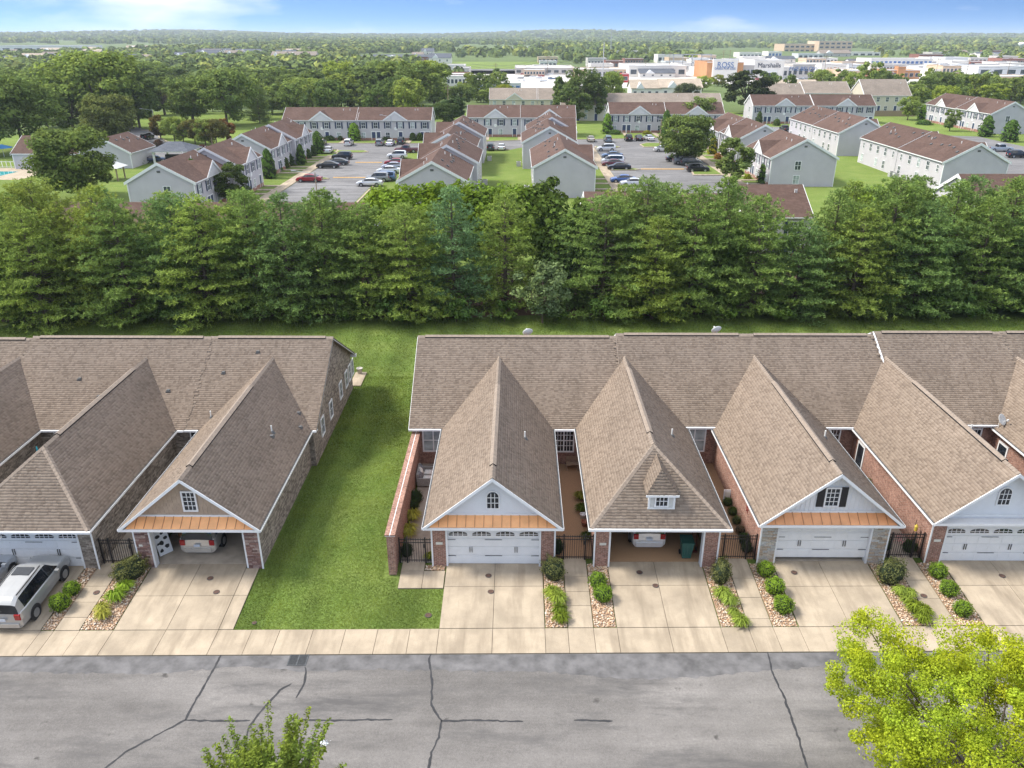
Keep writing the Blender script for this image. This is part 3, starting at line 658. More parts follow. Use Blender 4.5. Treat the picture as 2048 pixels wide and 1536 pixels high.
mk('R4', 'red brick townhouse with white lap gable cut by the right edge of the photo', 24.25, RF+.42, 3.46, 'gable', 'red_brick', (24.01, 32.4), RM+.2, .30, gable='white', wingdz=.1, copper=False)
mk('R5', 'red brick townhouse at the far right showing only its roof and courtyard window', 32.9, RF+.5, 3.44, 'gable', 'red_brick', (32.41, 42), RM+.25, .301, gable='white', wingdz=.1)
# firewall step trims where the long roof changes height
for k, (x, key) in enumerate(((6.68, 'R2'), (24.0, 'R4'))):
    t, h = H[key]; dz = .17
    for (p, q, w) in (((h['ym'], h['zm']), (h['yr'], h['zt']), 0), ((h['yr'], h['zt']), (h['yb'], h['zm']), 1)):
        if k == 0 and w == 0:
            MB().prism([(x-.03, p[0], p[1]-.16), (x-.03, q[0], q[1]-.16), (x-.03, q[0], q[1]+.02), (x-.03, p[0], p[1]+.02)], (.035, 0, 0)).obj('step_flashing', M['cap'], t)
        else:
            MB().prism([(x-.045, p[0], p[1]-.2), (x-.045, q[0], q[1]-.2), (x-.045, q[0], q[1]+.035), (x-.045, p[0], p[1]+.035)], (.08, 0, 0)).obj('step_trim', M['trim'], t)
# R2 dormer
t, h = H['R2']; zf = h['ze']; S = .827
dx, dw, dy = 7.20, .62, 33.35; zb = zf+(dy-h['yf'])*S; ztop = zb+.88
MB().box(dx-dw, dx+dw, dy, dy+1.6, zb-.3, ztop).obj('dormer_wall', M['lightgrey'], t)
for s in (-1, 1): MB().box(dx+s*dw-.05, dx+s*dw+.05, dy-.03, dy+.03, zb+.02, ztop-.001).obj('dormer_corner_board', M['trim'], t)
MB().box(dx-dw-.06, dx+dw+.06, dy-.028, dy+.01, zb-.06, zb+.06).obj('dormer_sill', M['trim'], t)
window(t, dx, dy-.012, zb+.47, .56, .56, muntin=(3, 2), framew=.07, name='dormer_window')
ov = dw+.18; zr2 = ztop + ov*1.25; dm = MB(); apy = dy-.16+ov
zbk = lambda z: h['yf'] + (z-zf)/S                   # where the main hip reaches a height
A_, B_, C_ = (dx-ov, dy-.16, ztop), (dx+ov, dy-.16, ztop), (dx, apy, zr2); Dk = (dx, zbk(zr2)+.1, zr2); El = (dx-ov, zbk(ztop)+.1, ztop); Er = (dx+ov, zbk(ztop)+.1, ztop)
slab3(dm, [A_, B_, C_], .06); slab3(dm, [A_, C_, Dk, El], .06); slab3(dm, [C_, B_, Er, Dk], .06); dr_ = dm.obj('dormer_roof', M['deck'], t)
k = 1.25; hy = ov*sqrt(1+k*k)
shingles([(A_, (1, 0, 0), (0, 1, k), [(0, 0), (2*ov, 0), (ov, hy)]), (A_, (0, 1, 0), (1, 0, k), [(0, 0), (El[1]-A_[1], 0), (Dk[1]-A_[1], hy), (ov, hy)]), (B_, (0, 1, 0), (-1, 0, k), [(0, 0), (Er[1]-B_[1], 0), (Dk[1]-B_[1], hy), (ov, hy)])], 'shingles', dr_, M['shingle'], .15, wloc(dr_))
MB().box(dx-ov-.02, dx+ov+.02, dy-.19, dy-.14, ztop-.11, ztop-.0).obj('dormer_fascia', M['trim'], t)
# --- vents and flues on the roofs
def zroof(key, x, y):
    h = H[key][1]; a = h['zr']-abs(x-h['cx'])*.827 if abs(x-h['cx']) < h['hw'] and y < h['yap'] else -9
    b = h['zm']+(y-h['ym'])*MS if y > h['ym'] else -9
    return max(a, b)
def flue(key, x, y, hgt=.42):
    t = H[key][0]; z = zroof(key, x, y); MB().lathe(x, y, [(.16, z-.12), (.07, z+.05), (.045, z+.08)], 10).tube((x, y, z), (x, y, z+hgt), .042, n=10).obj('vent_pipe', M['pvc'], t)
    MB().lathe(x+.02, y, [(.17, z-.1), (.09, z+.07), (.05, z+.09)], 10).obj('vent_boot', M['lead'], t)
def stub(key, x, y):
    t = H[key][0]; z = zroof(key, x, y); MB().box(x-.09, x+.09, y-.1, y+.1, z-.05, z+.09).box(x-.13, x+.13, y-.14, y+.14, z-.1, z+.02).obj('roof_vent', M['lead'], t)
flue('R1', .45, 39.3); flue('R2', 8.8, 39.7); flue('R3', 17.35, 39.4); flue('R4', 25.9, 40.1)
flue('L3', -19.1+.0, 43.9); flue('L3', -14.2, 40.4)
for key, x, y in (('L2', -28.3, 46.4), ('L2', -26.6, 45.2), ('L2', -22.3, 45.6), ('L3', -19.1, 46.9), ('L3', -13.2, 42.6), ('L3', -13.6, 43.9), ('L3', -14.1, 40.0), ('L3', -17.2, 48.4)): stub(key, x, y)
# --- windows
for key, x, w, pane in (('R1', -5.25, 1.2, 'glass_blind'), ('R1', 2.95, 1.15, 'glass'), ('R2', 11.15, 1.25, 'glass_blind'), ('R3', 19.62, 1.1, 'glass'), ('R4', 28.4, 1.2, 'glass')):
    t, h = H[key]; window(t, x, h['ym']+.392, 1.72, w, 1.5, style='double', pane=pane, muntin=((2, 2) if pane == 'glass_blind' else (6, 4)), framew=.09)
    MB().box(x-w/2-.1, x+w/2+.1, h['ym']+.33, h['ym']+.4, .80, .87).obj('window_sill', M['red_brick'], t)
window(H['L3'][0], -19.9, H['L3'][1]['ym']+.392, 1.7, .9, 1.4, muntin=(2, 2)); window(H['L2'][0], -28.4, H['L2'][1]['ym']+.392, 1.7, .9, 1.4, muntin=(2, 2))
for y in (45.8, 48.3, 51.5, 53.5, 54.75, 55.75):
    o = window(H['L3'][0], -12.725, y, 1.62, .62 if y > 54 else .7, 1.1, axis='x', muntin=(2, 2), pane='glass', framew=.09)
# glazed doors in the two right-hand courtyards (in the garage side walls)
for key in ('R4', 'R5'):
    t, h = H[key]; x = h['cx']-h['wx']; y = h['ym']-.95
    d = MB().box(x-.05, x+.01, y-.5, y+.5, 0, 2.15).obj('patio_door', M['trim'], t); MB().box(x-.06, x-.049, y-.39, y+.39, .25, 2.02).obj('pane', M['glass'], d)

# ------------------------------------------------------------ vegetation
M['pine'] = leafmat('pine_needles', (.1,.1,.1), .36, .08, .34, (1.12, 1.06, .8), useobj=True, clump=.8)
M['leaf'] = leafmat('tree_leaves', (.1,.1,.1), .34, .08, .3, (1.2, 1.08, .7), useobj=True, clump=.5)
M['leaf_near'] = leafmat('near_tree_leaves', (.1,.1,.1), .40, .0, .45, (1.25, 1.02, .6), useobj=True, clump=1.5)
M['box'] = leafmat('boxwood_leaves', (.1,.1,.1), .40, .05, .2, (1.15, 1.05, .8), useobj=True, clump=3)
M['far'] = leafmat('far_foliage', (.1,.1,.1), .30, .15, .1, (1.2, 1.08, .75), useobj=True, clump=.12)
def rand_dirs(n, rng=RNG):
    v = rng.normal(size=(n, 3)); return v/np.linalg.norm(v, axis=1, keepdims=True)
def leaf_quads(pos, nrm, L, W, rng=RNG):
    """diamond leaves: pos (n,3), nrm (n,3) face normals, L/W arrays"""
    n = len(pos); a = np.cross(nrm, rand_dirs(n, rng)); a /= (np.linalg.norm(a, axis=1, keepdims=True)+1e-9); b = np.cross(nrm, a)
    L = np.broadcast_to(L, (n,))[:,None]; W = np.broadcast_to(W, (n,))[:,None]
    V = np.stack([pos-a*L, pos+b*W, pos+a*L, pos-b*W], 1).reshape(-1, 3)
    return V
def quads_mesh(name, V, mat): return npmesh(name, V, np.arange(len(V)).reshape(-1, 4), mat)
def limb_tubes(segs, name, mat, n=6):
    m = MB()
    for p, q, r0, r1 in segs: m.tube(p, q, r0, r1, n, cap=False)
    return m.mesh(name, mat, True)
def pine_meshes(seed, Hh=11.5, Rm=3.6, dens=1.0, shape=1.0, bare=.5):
    rng = np.random.default_rng(seed); segs = [((0, 0, -.2), (0, 0, Hh*.55), .20, .12), ((0, 0, Hh*.55), (0, 0, Hh*.97), .12, .02)]; P = []; Dn = []; z = bare
    while z < Hh*.985:
        f = z/Hh; r = Rm*min(1, .86+.9*f)*max(.0, 1-f**(2.1*shape))**.85 + .25
        nb = int(rng.integers(4, 7)); a0 = rng.uniform(0, 6.28)
        for k in range(nb):
            a = a0 + 6.28*k/nb + rng.normal(0, .25); L = r*rng.uniform(.62, 1.18); up = lerp(-.12, .75, f**1.3)+rng.normal(0, .1)
            d = np.array((cos(a), sin(a), 0)); zz = z + rng.uniform(-.15, .15)
            tip = np.array((0, 0, zz)) + d*L + np.array((0, 0, L*up*.55)); 
            if L > .8: segs.append(((0, 0, zz), tuple(np.array((0, 0, zz)) + (tip-np.array((0, 0, zz)))*.8), .05*(1-f)+.012, .008))
            nc = max(2, int(L/.42))
            for c in range(nc):
                t = lerp(.32, 1.0, (c+.5)/nc)+rng.normal(0, .03); base = np.array((0, 0, zz)) + (tip-np.array((0, 0, zz)))*t + np.array((0, 0, .10*L*t*t))
                spread = .20+.33*L*.28*(1.3-t); s = np.array((-d[1], d[0], 0))
                nt_ = max(2, int(dens*(2.2+4*(1-t)*L*.35)))
                for j in range(nt_):
                    off = s*rng.normal(0, spread) + d*rng.normal(0, .16) + np.array((0, 0, rng.normal(0, .07)))
                    P.append(base+off); Dn.append(d*.8 + s*(np.sign(off@s)*.5) + np.array((0, 0, .55)))
        z += lerp(.52, .34, f)*rng.uniform(.8, 1.2)
    P = np.array(P); Dn = np.array(Dn); Dn /= np.linalg.norm(Dn, axis=1, keepdims=True)
    nn = 9; n = len(P)*nn; base = np.repeat(P, nn, 0); dirv = np.repeat(Dn, nn, 0)*.55 + rand_dirs(n, rng)*.85; dirv /= np.linalg.norm(dirv, axis=1, keepdims=True)
    Ln = rng.uniform(.20, .36, n)[:,None]; W = rng.uniform(.026, .05, n)[:,None]; side = np.cross(dirv, rand_dirs(n, rng)); side /= np.linalg.norm(side, axis=1, keepdims=True)
    V = np.stack([base-dirv*.05, base+dirv*Ln*.5+side*W, base+dirv*Ln, base+dirv*Ln*.5-side*W], 1).reshape(-1, 3)
    return limb_tubes(segs, 'pine_trunk', M['bark']), quads_mesh('pine_crown', V, M['pine'])
def tree_meshes(seed, Hh=10, Rx=4, trunk=.22, lobes=46, leaves=150, ls=.26, top=.62, mat='leaf', droop=0, flat=.95, low=.13, lr_=(.20, .36), every=3, wob=.2):
    """broadleaf tree: limbs reach out to lobes set through an uneven crown; leaves fill each lobe's shell"""
    rng = np.random.default_rng(seed); cz = Hh*top; rz = Hh-cz; rb = cz-Hh*low
    segs = [((0, 0, -.2), (rng.normal(0, .1), rng.normal(0, .1), Hh*.30), trunk, trunk*.75)]; Ps = []; Ns = []; fork = np.array((0, 0, Hh*.30))
    for i in range(lobes):
        d = rand_dirs(1, rng)[0]; rr = rng.uniform(.35, 1.0)**.6
        c = np.array((d[0]*Rx*rr, d[1]*Rx*rr, cz + d[2]*(rz if d[2] > 0 else rb*flat)*rr)); c *= np.array((1, 1, 1))
        lr = Rx*rng.uniform(*lr_)
        ang = atan2(d[1], d[0]); k_ = 1+wob*(.6*sin(2*ang+seed)+.5*sin(3*ang+2.1*seed)+.4*sin(5*ang+seed*.7)); c[0] *= k_; c[1] *= k_
        lim = Rx*(1+wob*.6) - lr*.4; h = hypot(c[0], c[1])
        if h > lim: c[0] *= lim/h; c[1] *= lim/h
        if c[2] > Hh-lr*.7: c[2] = Hh-lr*.7
        if i % every == 0: mid = fork*.5 + c*.5 + np.array((0, 0, -.3)); segs += [(tuple(fork), tuple(mid), trunk*.42, trunk*.25), (tuple(mid), tuple(c), trunk*.25, .02)]
        n = int(leaves*rng.uniform(.7, 1.3)); v = rand_dirs(n, rng); r = lr*rng.uniform(.45, 1.08, n)**.7
        p = c + v*r[:,None]*np.array((1, 1, .78)); 
        if droop: p[:,2] -= droop*rng.uniform(0, 1, n)*(np.hypot(p[:,0], p[:,1])/Rx)
        nr = v*.8 + rand_dirs(n, rng)*.7 + np.array((0, 0, .45)); Ps.append(p); Ns.append(nr/np.linalg.norm(nr, axis=1, keepdims=True))
    P = np.concatenate(Ps); Nn = np.concatenate(Ns); n = len(P); L = ls*rng.uniform(.6, 1.3, n)
    return limb_tubes(segs, 'tree_trunk', M['bark']), quads_mesh('tree_crown', leaf_quads(P, Nn, L, L*rng.uniform(.45, .75, n), rng), M[mat])
def plant_tree(name, meshes, loc, sc, colour, label, cat='tree', group=None, rz=None, szz=None):
    t = thing(name, loc, label, cat, group, random.uniform(0, 6.28) if rz is None else rz); t.scale = (sc, sc, szz or sc)
    a = place('trunk', meshes[0], t); b = place('crown', meshes[1], t); b.color = (*colour, 1); return t
# --- the belt of pines behind the houses
PINES = [pine_meshes(s, dens=d, Rm=r, shape=sh) for s, d, r, sh in ((11, 1.15, 4.3, 1.05), (12, 1.05, 4.0, .95), (13, 1.1, 4.6, 1.25), (14, 1.0, 3.6, .85), (15, 1.2, 4.8, 1.15))]
BROAD = [tree_meshes(s, 10, r, .22, l, 150, .24, tp) for s, r, l, tp in ((31, 4.2, 52, .62), (32, 3.6, 46, .60), (33, 4.8, 60, .64), (34, 3.0, 40, .58))]
DENSE = tree_meshes(35, 10, 4.6, .24, 90, 230, .22, .54, wob=.05)
LIGHT = [tree_meshes(s, 10, r, .16, l, 90, .26, .58) for s, r, l in ((41, 3.3, 34), (42, 3.8, 40))]
# (x, y, height, variant, colour, words)
g1, g2, g3, g4, g5 = (.22, .315, .092), (.265, .35, .088), (.20, .305, .108), (.315, .385, .092), (.18, .275, .095)
def belt(px_list):
    for i, (x, y, h, v, c, kind, lab) in enumerate(px_list):
        ms = PINES[v] if kind == 'p' else BROAD[v] if kind == 'b' else LIGHT[v]
        base = 11.5 if kind == 'p' else 10.0; s = h/base*(1.02 if kind == 'p' else 1)
        plant_tree('pine_tree' if kind == 'p' else 'broadleaf_tree', ms, (x, y-.8, -.03), s*(1.18 if kind == 'p' else 1), c, lab, 'tree', 'belt of trees behind the townhouses', szz=s)
belt([
 (-50.5, 72, 11.5, 0, g1, 'p', 'green pine at the left end of the tree belt, half out of the photo'), (-46.0, 75.5, 12.6, 4, g4, 'p', 'tall yellow-green pine near the left end of the tree belt'), (-44.5, 70.8, 10.6, 2, g2, 'p', 'yellow-green pine in front, second from the left end of the belt'),
 (-39.5, 74, 12.0, 1, g4, 'p', 'yellowish pine behind the left roof ridge below the dark round tree'), (-36.8, 72.0, 11.2, 0, g1, 'p', 'dull green pine left of the darkest gap in the belt'), (-32.5, 74.2, 11.4, 4, g3, 'p', 'blue-green pine in front of the left grey apartment gable'),
 (-29.5, 72.5, 11.4, 2, g2, 'p', 'yellow-green pine whose thin leader rises before the left grey gable'), (-25.5, 74.5, 11.4, 0, g1, 'p', 'green pine below the cone-shaped shrub of the left grey gable'), (-21.8, 73.0, 11.6, 3, g3, 'p', 'blue-green slim pine behind the left house ridge'),
 (-18.5, 74.6, 11.6, 1, g1, 'p', 'green pine left of the gap over the lawn, below the red car'), (-14.6, 74.2, 10.6, 4, g1, 'p', 'wide green pine above the lawn strip'), (-10.4, 73.0, 10.6, 2, g2, 'p', 'bright green pine just right of the lawn strip'),
 (-6.2, 74.6, 11.9, 3, (.18, .29, .135), 'p', 'bluish pointed pine standing highest over the right house'), (-1.2, 76.5, 11.0, 1, g2, 'p', 'light green pointed pine right of the bluish one'), (2.4, 71.6, 6.4, 1, (.17, .24, .12), 'l', 'low greyish feathery tree at the belt foot behind the first right house'),
 (4.6, 79.0, 10.6, 1, (.085, .135, .035), 'b', 'dark leafy tree with bare trunk in the gap right of the bluish pine'), (8.4, 75.0, 11.2, 4, g1, 'p', 'green spreading pine above the second right house'), (12.6, 77.5, 12.2, 2, (.22, .31, .10), 'p', 'tall pine with pale tips before the brown roof'),
 (13.0, 73.0, 9.5, 0, (.275, .355, .085), 'p', 'yellow-tinged pine low in front right of the grey feathery tree'), (17.0, 75.0, 11.9, 0, g1, 'p', 'dense dark pine left of the exposed brown roof'), (20.3, 77.5, 12.4, 3, g1, 'p', 'slim tall pine with bare leader before the parking lot'),
 (23.0, 74.8, 11.0, 2, g1, 'p', 'green pine directly left of the exposed brown roof slope'), (27.0, 74.2, 9.0, 4, g3, 'p', 'low wide pine under the exposed brown roof slope'), (30.8, 76.8, 11.2, 1, g1, 'p', 'green pine right of the exposed brown roof slope'),
 (32.5, 74.2, 10.0, 0, g2, 'p', 'light green pine in front near the house roof step'), (36.5, 77.0, 12.6, 4, g1, 'p', 'tallest broad pine below the right grey gable'), (38.6, 74.6, 10.6, 2, g5, 'p', 'dark green pine in front of the tallest right pine'),
 (42.5, 77.5, 12.0, 3, g1, 'p', 'slim pine left of the yellow-leaved branch'), (44.8, 75.2, 10.9, 1, g1, 'p', 'green pine carrying yellow branches at its foot'), (48.4, 78, 12.2, 0, g1, 'p', 'pine before the right brown gable roof'), (50.5, 75.5, 10.4, 2, g3, 'p', 'bluish low pine near the right edge'), (53.6, 77.0, 11.6, 4, g4, 'p', 'yellow-green pine at the right edge of the photo'),
 (-17.5, 84, 7.6, 1, (.16, .24, .04), 'l', 'small bright green tree behind the pines left of the parking lot'), (-12.5, 85.5, 10.4, 2, (.155, .24, .03), 'b', 'vivid green leafy tree before the parking lot exit'), (-7.4, 87, 10.9, 0, (.155, .24, .03), 'b', 'vivid green leafy tree before the left centre apartment gable'),
 (-2.0, 86, 10.4, 2, (.14, .22, .035), 'b', 'vivid green leafy tree behind the bluish pine'), (2.6, 88, 11.2, 3, (.11, .165, .04), 'b', 'dark green leafy tree left of the centre grey gable'), (40, 84.5, 10.4, 2, (.21, .31, .05), 'b', 'bright lime tree behind the belt left of the last apartment block'), (46, 84, 9.6, 0, (.21, .31, .05), 'b', 'lime green tree behind the belt right of the last apartment block'), (-53, 80, 10.5, 0, (.16, .24, .06), 'b', 'leafy tree behind the belt at the left edge')])
fill = [(-48, 78, 11.6), (-41.5, 78.5, 11.2), (-35, 78.5, 10.8), (-27.5, 78.8, 10.9), (-20, 79, 10.6), (-12.4, 78.6, 9.2), (-8.4, 79.5, 9.4), (6.2, 76.5, 9.8), (10.6, 79.5, 11.2), (15, 80, 11.6), (22, 80.5, 11.2), (34, 80.5, 11.6), (40.5, 81, 12), (46.5, 81.5, 11.8), (51.5, 81.5, 11.8)]
for i, (x, y, h) in enumerate(fill):
    plant_tree('pine_tree', PINES[(i*2+1) % 5], (x, y, -.03), h/11.5*1.2, (g1, g3, g2)[i % 3], 'pine filling the rear row of the tree belt, %s from the left' % 'first second third fourth fifth sixth seventh eighth ninth tenth eleventh twelfth thirteenth fourteenth fifteenth'.split()[i], 'tree', 'belt of trees behind the townhouses', szz=h/11.5)
# undergrowth along the belt's foot
SHRUB = [tree_meshes(51, 2.2, 1.5, .05, 16, 70, .13, .5), tree_meshes(52, 2.0, 1.3, .05, 14, 70, .13, .45)]
ORD = 'first second third fourth fifth sixth seventh eighth ninth tenth eleventh twelfth thirteenth fourteenth fifteenth sixteenth seventeenth eighteenth nineteenth twentieth'.split()
for i in range(20):
    x = -46 + i*5.0 + random.uniform(-1.2, 1.2); k = i % 2
    plant_tree('undergrowth_shrub', SHRUB[k], (x, 71.6 + .03*x + random.uniform(-.4, .8), -.05), random.uniform(1.0, 1.5), (.11, .19, .05), 'low dark green shrub at the foot of the pine belt, %s from the left' % ORD[i], 'shrub', 'shrubs at the foot of the tree belt')
# --- near trees on our side of the street
NEAR = tree_meshes(61, 7.0, 5.0, .15, 430, 470, .045, .60, 'leaf_near', flat=.9, lr_=(.055, .13), every=9, wob=.24)
plant_tree('street_tree', NEAR, (16.1, 19.0, -.5), 1.0, (.37, .475, .045), 'yellow-green young shade tree in the bottom right corner of the photo', 'tree', rz=.6)
def crape(seed):
    rng = np.random.default_rng(seed); segs = []; P = []; Nn = []; fl = []
    for i in range(150):
        a = rng.uniform(0, 6.28); lean = rng.uniform(.05, .75); h = rng.uniform(3.3, 5.4)*(1-.25*lean); top = np.array((cos(a)*lean*3.2, sin(a)*lean*3.2, h)); b = np.array((cos(a)*.12, sin(a)*.12, .2)); m = b*.4+top*.6+np.array((0, 0, .15))
        segs += [(tuple(b), tuple(m), .022, .014), (tuple(m), tuple(top), .012, .004)]
        for q in range(34):
            t = .05+.95*q/34; c = m*(1-t)+top*t; ax = (top-m)/np.linalg.norm(top-m); 
            for s in (0, 1, 2, 3):
                an = q*2.4 + s*pi/2; u = np.cross(ax, (1, 0, .2)); u /= np.linalg.norm(u); v = np.cross(ax, u); d = (u*cos(an)+v*sin(an)); ln = .085*(1.15-t*.55)
                P.append(c+d*ln); Nn.append(np.cross(d, ax)*.5+ax*.8+rng.normal(0, .25, 3))
        if i in (5, 30, 47, 60): fl.append(top)
    P = np.array(P); Nn = np.array(Nn); Nn /= np.linalg.norm(Nn, axis=1, keepdims=True); P = P + rng.normal(0, .025, P.shape); L = rng.uniform(.035, .08, len(P))
    f = np.concatenate([np.array(x) + rng.normal(0, .05, (40, 3)) for x in fl]); fm = quads_mesh('blossom', leaf_quads(f, rand_dirs(len(f)), .03, .025), M['white'])
    return limb_tubes(segs, 'stems', M['bark'], 5), quads_mesh('leaves', leaf_quads(P, Nn, L, L*.5), M['leaf_near']), fm
cm = crape(5); t = thing('flowering_shrub', (-8.3, 18.0, -.75), 'upright leafy shrub with a few white blossoms at the bottom edge of the photo', 'shrub')
t.scale = (1.3, 1.3, .98); place('stems', cm[0], t); b = place('leaves', cm[1], t); b.color = (.20, .285, .06, 1); place('blossom', cm[2], t)

# ------------------------------------------------------------ vehicles
def paintmat():
    m, nt, b = newmat('car_paint'); oc = N(nt, 'ObjectInfo').outputs['Color']; nt.links.new(hue(nt, oc, noise_fac(nt, 1.5, 2), .05), b.inputs['Base Color'])
    b.inputs['Roughness'].default_value = .3; b.inputs['Metallic'].default_value = .4; b.inputs['Coat Weight'].default_value = .6; b.inputs['Coat Roughness'].default_value = .08; return m
M['paint'] = paintmat(); M['tyre'] = plain('tyre_rubber', (.02, .02, .021), .85); M['rim'] = plain('wheel_rim', (.42, .43, .45), .35, metal=.7)
M['tail'] = plain('tail_light', (.32, .015, .018), .25); M['head'] = plain('head_light', (.65, .67, .70), .15); M['plate'] = plain('licence_plate', (.55, .60, .68), .5); M['plastic'] = plain('black_plastic', (.03, .03, .032), .6)
CARS = {  # x, belt z, top z, half width, half roof width
 'sedan': dict(L=4.8, w=.33, ax=(-1.42, 1.42), st=[(-2.40,.62,.62,.70,.62),(-2.33,.93,.93,.80,.70),(-1.80,1.03,1.04,.88,.76),(-1.05,1.0,1.36,.91,.60),(-.55,.98,1.45,.91,.62),(.15,.96,1.45,.91,.62),(.60,.95,1.38,.91,.60),(1.22,.95,.97,.90,.74),(1.95,.85,.86,.87,.72),(2.28,.72,.73,.80,.66),(2.40,.55,.55,.68,.58)], side=(2, 6), front=6, rear=2),
 'suv': dict(L=4.5, w=.36, ax=(-1.32, 1.32), st=[(-2.25,.70,.70,.74,.66),(-2.20,1.05,1.06,.86,.72),(-2.08,1.12,1.50,.89,.66),(-1.75,1.10,1.70,.91,.66),(-.60,1.08,1.74,.92,.68),(.20,1.06,1.72,.92,.67),(.60,1.04,1.62,.92,.64),(1.12,1.04,1.07,.91,.76),(1.90,.97,.99,.88,.74),(2.16,.82,.83,.82,.68),(2.25,.60,.60,.72,.60)], side=(3, 6), front=6, rear=1),
 'van': dict(L=5.0, w=.34, ax=(-1.5, 1.5), st=[(-2.50,.66,.66,.78,.70),(-2.45,1.0,1.0,.92,.80),(-2.33,1.08,1.46,.96,.72),(-2.05,1.06,1.70,.97,.74),(-.8,1.04,1.76,.98,.75),(.50,1.02,1.74,.98,.74),(.95,1.0,1.62,.97,.70),(1.75,1.0,1.04,.95,.80),(2.25,.86,.88,.90,.75),(2.43,.70,.70,.82,.66),(2.50,.5,.5,.7,.6)], side=(3, 6), front=6, rear=1),
 'pickup': dict(L=5.7, w=.39, ax=(-1.75, 1.75), st=[(-2.85,.70,.70,.86,.80),(-2.83,1.08,1.09,.94,.90),(-2.0,1.1,1.1,.96,.92),(-.80,1.1,1.1,.96,.92),(-.72,1.1,1.68,.96,.70),(-.3,1.1,1.80,.96,.72),(.45,1.1,1.80,.96,.72),(.85,1.1,1.70,.96,.70),(1.38,1.1,1.13,.95,.82),(2.45,1.05,1.07,.93,.80),(2.75,.92,.93,.88,.74),(2.85,.66,.66,.78,.7)], side=(4, 7), front=7, rear=3)}
def car_meshes(kind, fine=1):
    d = CARS[kind]; st = np.array(d['st'], float); n = len(st)
    tags = []
    for i in range(n-1): tags.append('f' if i == d['front'] else 'r' if i == d['rear'] else 's' if d['side'][0] <= i < d['side'][1] else 'b')
    if fine > 1:
        out = []; tg = []
        for i in range(n-1):
            p0, p1, p2, p3 = st[max(i-1, 0)], st[i], st[i+1], st[min(i+2, n-1)]
            for k in range(fine):
                t = k/fine; lin = p1*(1-t)+p2*t; cr = .5*((2*p1)+(-p0+p2)*t+(2*p0-5*p1+4*p2-p3)*t*t+(-p0+3*p1-3*p2+p3)*t**3); v = lin*.45+cr*.55; v[0] = lin[0]
                out.append(v); tg.append(tags[i])
        out.append(st[-1]); st = np.array(out); tags = tg
    ring = []
    for x, zb, zt, w, wr in st:
        b = .27; cab = zt-zb > .12; c = min(1, (zt-zb)/.35)
        lip = lerp(w*.90, wr, c); e = zt-.05*c
        ring.append([(x, 0, b), (x, w*.84, b), (x, w*.985, b+.16), (x, w, lerp(b, zb, .62)), (x, w*.955, zb-.03), (x, lerp(w*.93, w*.90, c), zb), (x, lip, e), (x, lip*.72, zt+.012), (x, 0, zt+.03)])
    B = {k: MB() for k in ('body', 'front_glass', 'rear_glass', 'side_glass_l', 'side_glass_r')}
    for i in range(len(st)-1):
        for s in (1, -1):
            for j in range(8):
                q = [ring[i][j], ring[i+1][j], ring[i+1][j+1], ring[i][j+1]]; q = [(a, s*bb, c) for a, bb, c in q]
                if s > 0: q = q[::-1]
                t = tags[i]; key = 'body'
                if t in 'fr' and j >= 6: key = 'front_glass' if t == 'f' else 'rear_glass'
                elif t == 's' and j == 5: key = 'side_glass_l' if s > 0 else 'side_glass_r'
                elif j == 5 and (t == 'f' or (t == 'r' and kind == 'sedan')) and kind != 'pickup': key = 'side_glass_l' if s > 0 else 'side_glass_r'
                B[key].face(q)
    for i in (0, -1):
        r = ring[i]; poly = r + [(a, -bb, c) for a, bb, c in r[::-1][1:-1]]; B['body'].face(poly if i == -1 else poly[::-1])
    out = [('body', B['body'].mesh('car_body', M['paint'], True), (0, 0, 0))]
    for k in ('front_glass', 'rear_glass', 'side_glass_l', 'side_glass_r'):
        out.append(({'front_glass': 'windscreen', 'rear_glass': 'rear_window'}.get(k, 'side_window'), B[k].mesh(k, M['car_glass'], True), (0, 0, 0)))
    w = d['w']; W = max(s[3] for s in d['st'])
    wh = MB(); wh.tube((0, -.11, 0), (0, .11, 0), w, w, 18); rimm = MB(); rimm.tube((0, -.118, 0), (0, .118, 0), w*.62, w*.62, 14)
    spokes = MB()
    wm = wh.mesh('wheel', M['tyre'], False); rm = rimm.mesh('rim', M['rim'])
    arch = MB(); arch.tube((0, -.005, 0), (0, .005, 0), w*1.14, w*1.14, 18); am = arch.mesh('wheel_arch', M['plastic'])
    xr, xf = d['st'][0][0], d['st'][-1][0]; zl = d['st'][1][1]
    def bx(*a): return MB().box(*a)
    extra = []
    for s in (-1, 1):
        y = s*(d['st'][1][3]-.16); extra.append(('tail_light', bx(xr-.015, xr+.16, min(y-.13, y+.13), max(y-.13, y+.13), zl-.28, zl+(.02 if kind != 'sedan' else -.06)).mesh('tail_light', M['tail']), (0, 0, 0)))
        y = s*(d['st'][-2][3]-.18); extra.append(('head_light', bx(xf-.2, xf-.045, min(y-.15, y+.15), max(y-.15, y+.15), d['st'][-2][1]-.15, d['st'][-2][1]-.03).mesh('head_light', M['head']), (0, 0, 0)))
        extra.append(('mirror', bx(d['st'][d['front']+1][0]-.42, d['st'][d['front']+1][0]-.27, *sorted((s*W*.97, s*(W+.17))), .98, 1.12).mesh('mirror', M['paint']), (0, 0, 0)))
    extra.append(('bumper', bx(xr-.06, xr+.05, -.70, .70, .34, .56).mesh('bumper', M['paint']), (0, 0, 0)))
    extra.append(('licence_plate', bx(xr-.075, xr-.061, -.16, .16, zl-.32 if kind != 'pickup' else .45, zl-.18 if kind != 'pickup' else .58).mesh('licence_plate', M['plate']), (0, 0, 0)))
    if kind == 'pickup': extra.append(('bed_floor', bx(-2.72, -.86, -.78, .78, 1.10, 1.118).mesh('bed_floor', M['plastic']), (0, 0, 0)))
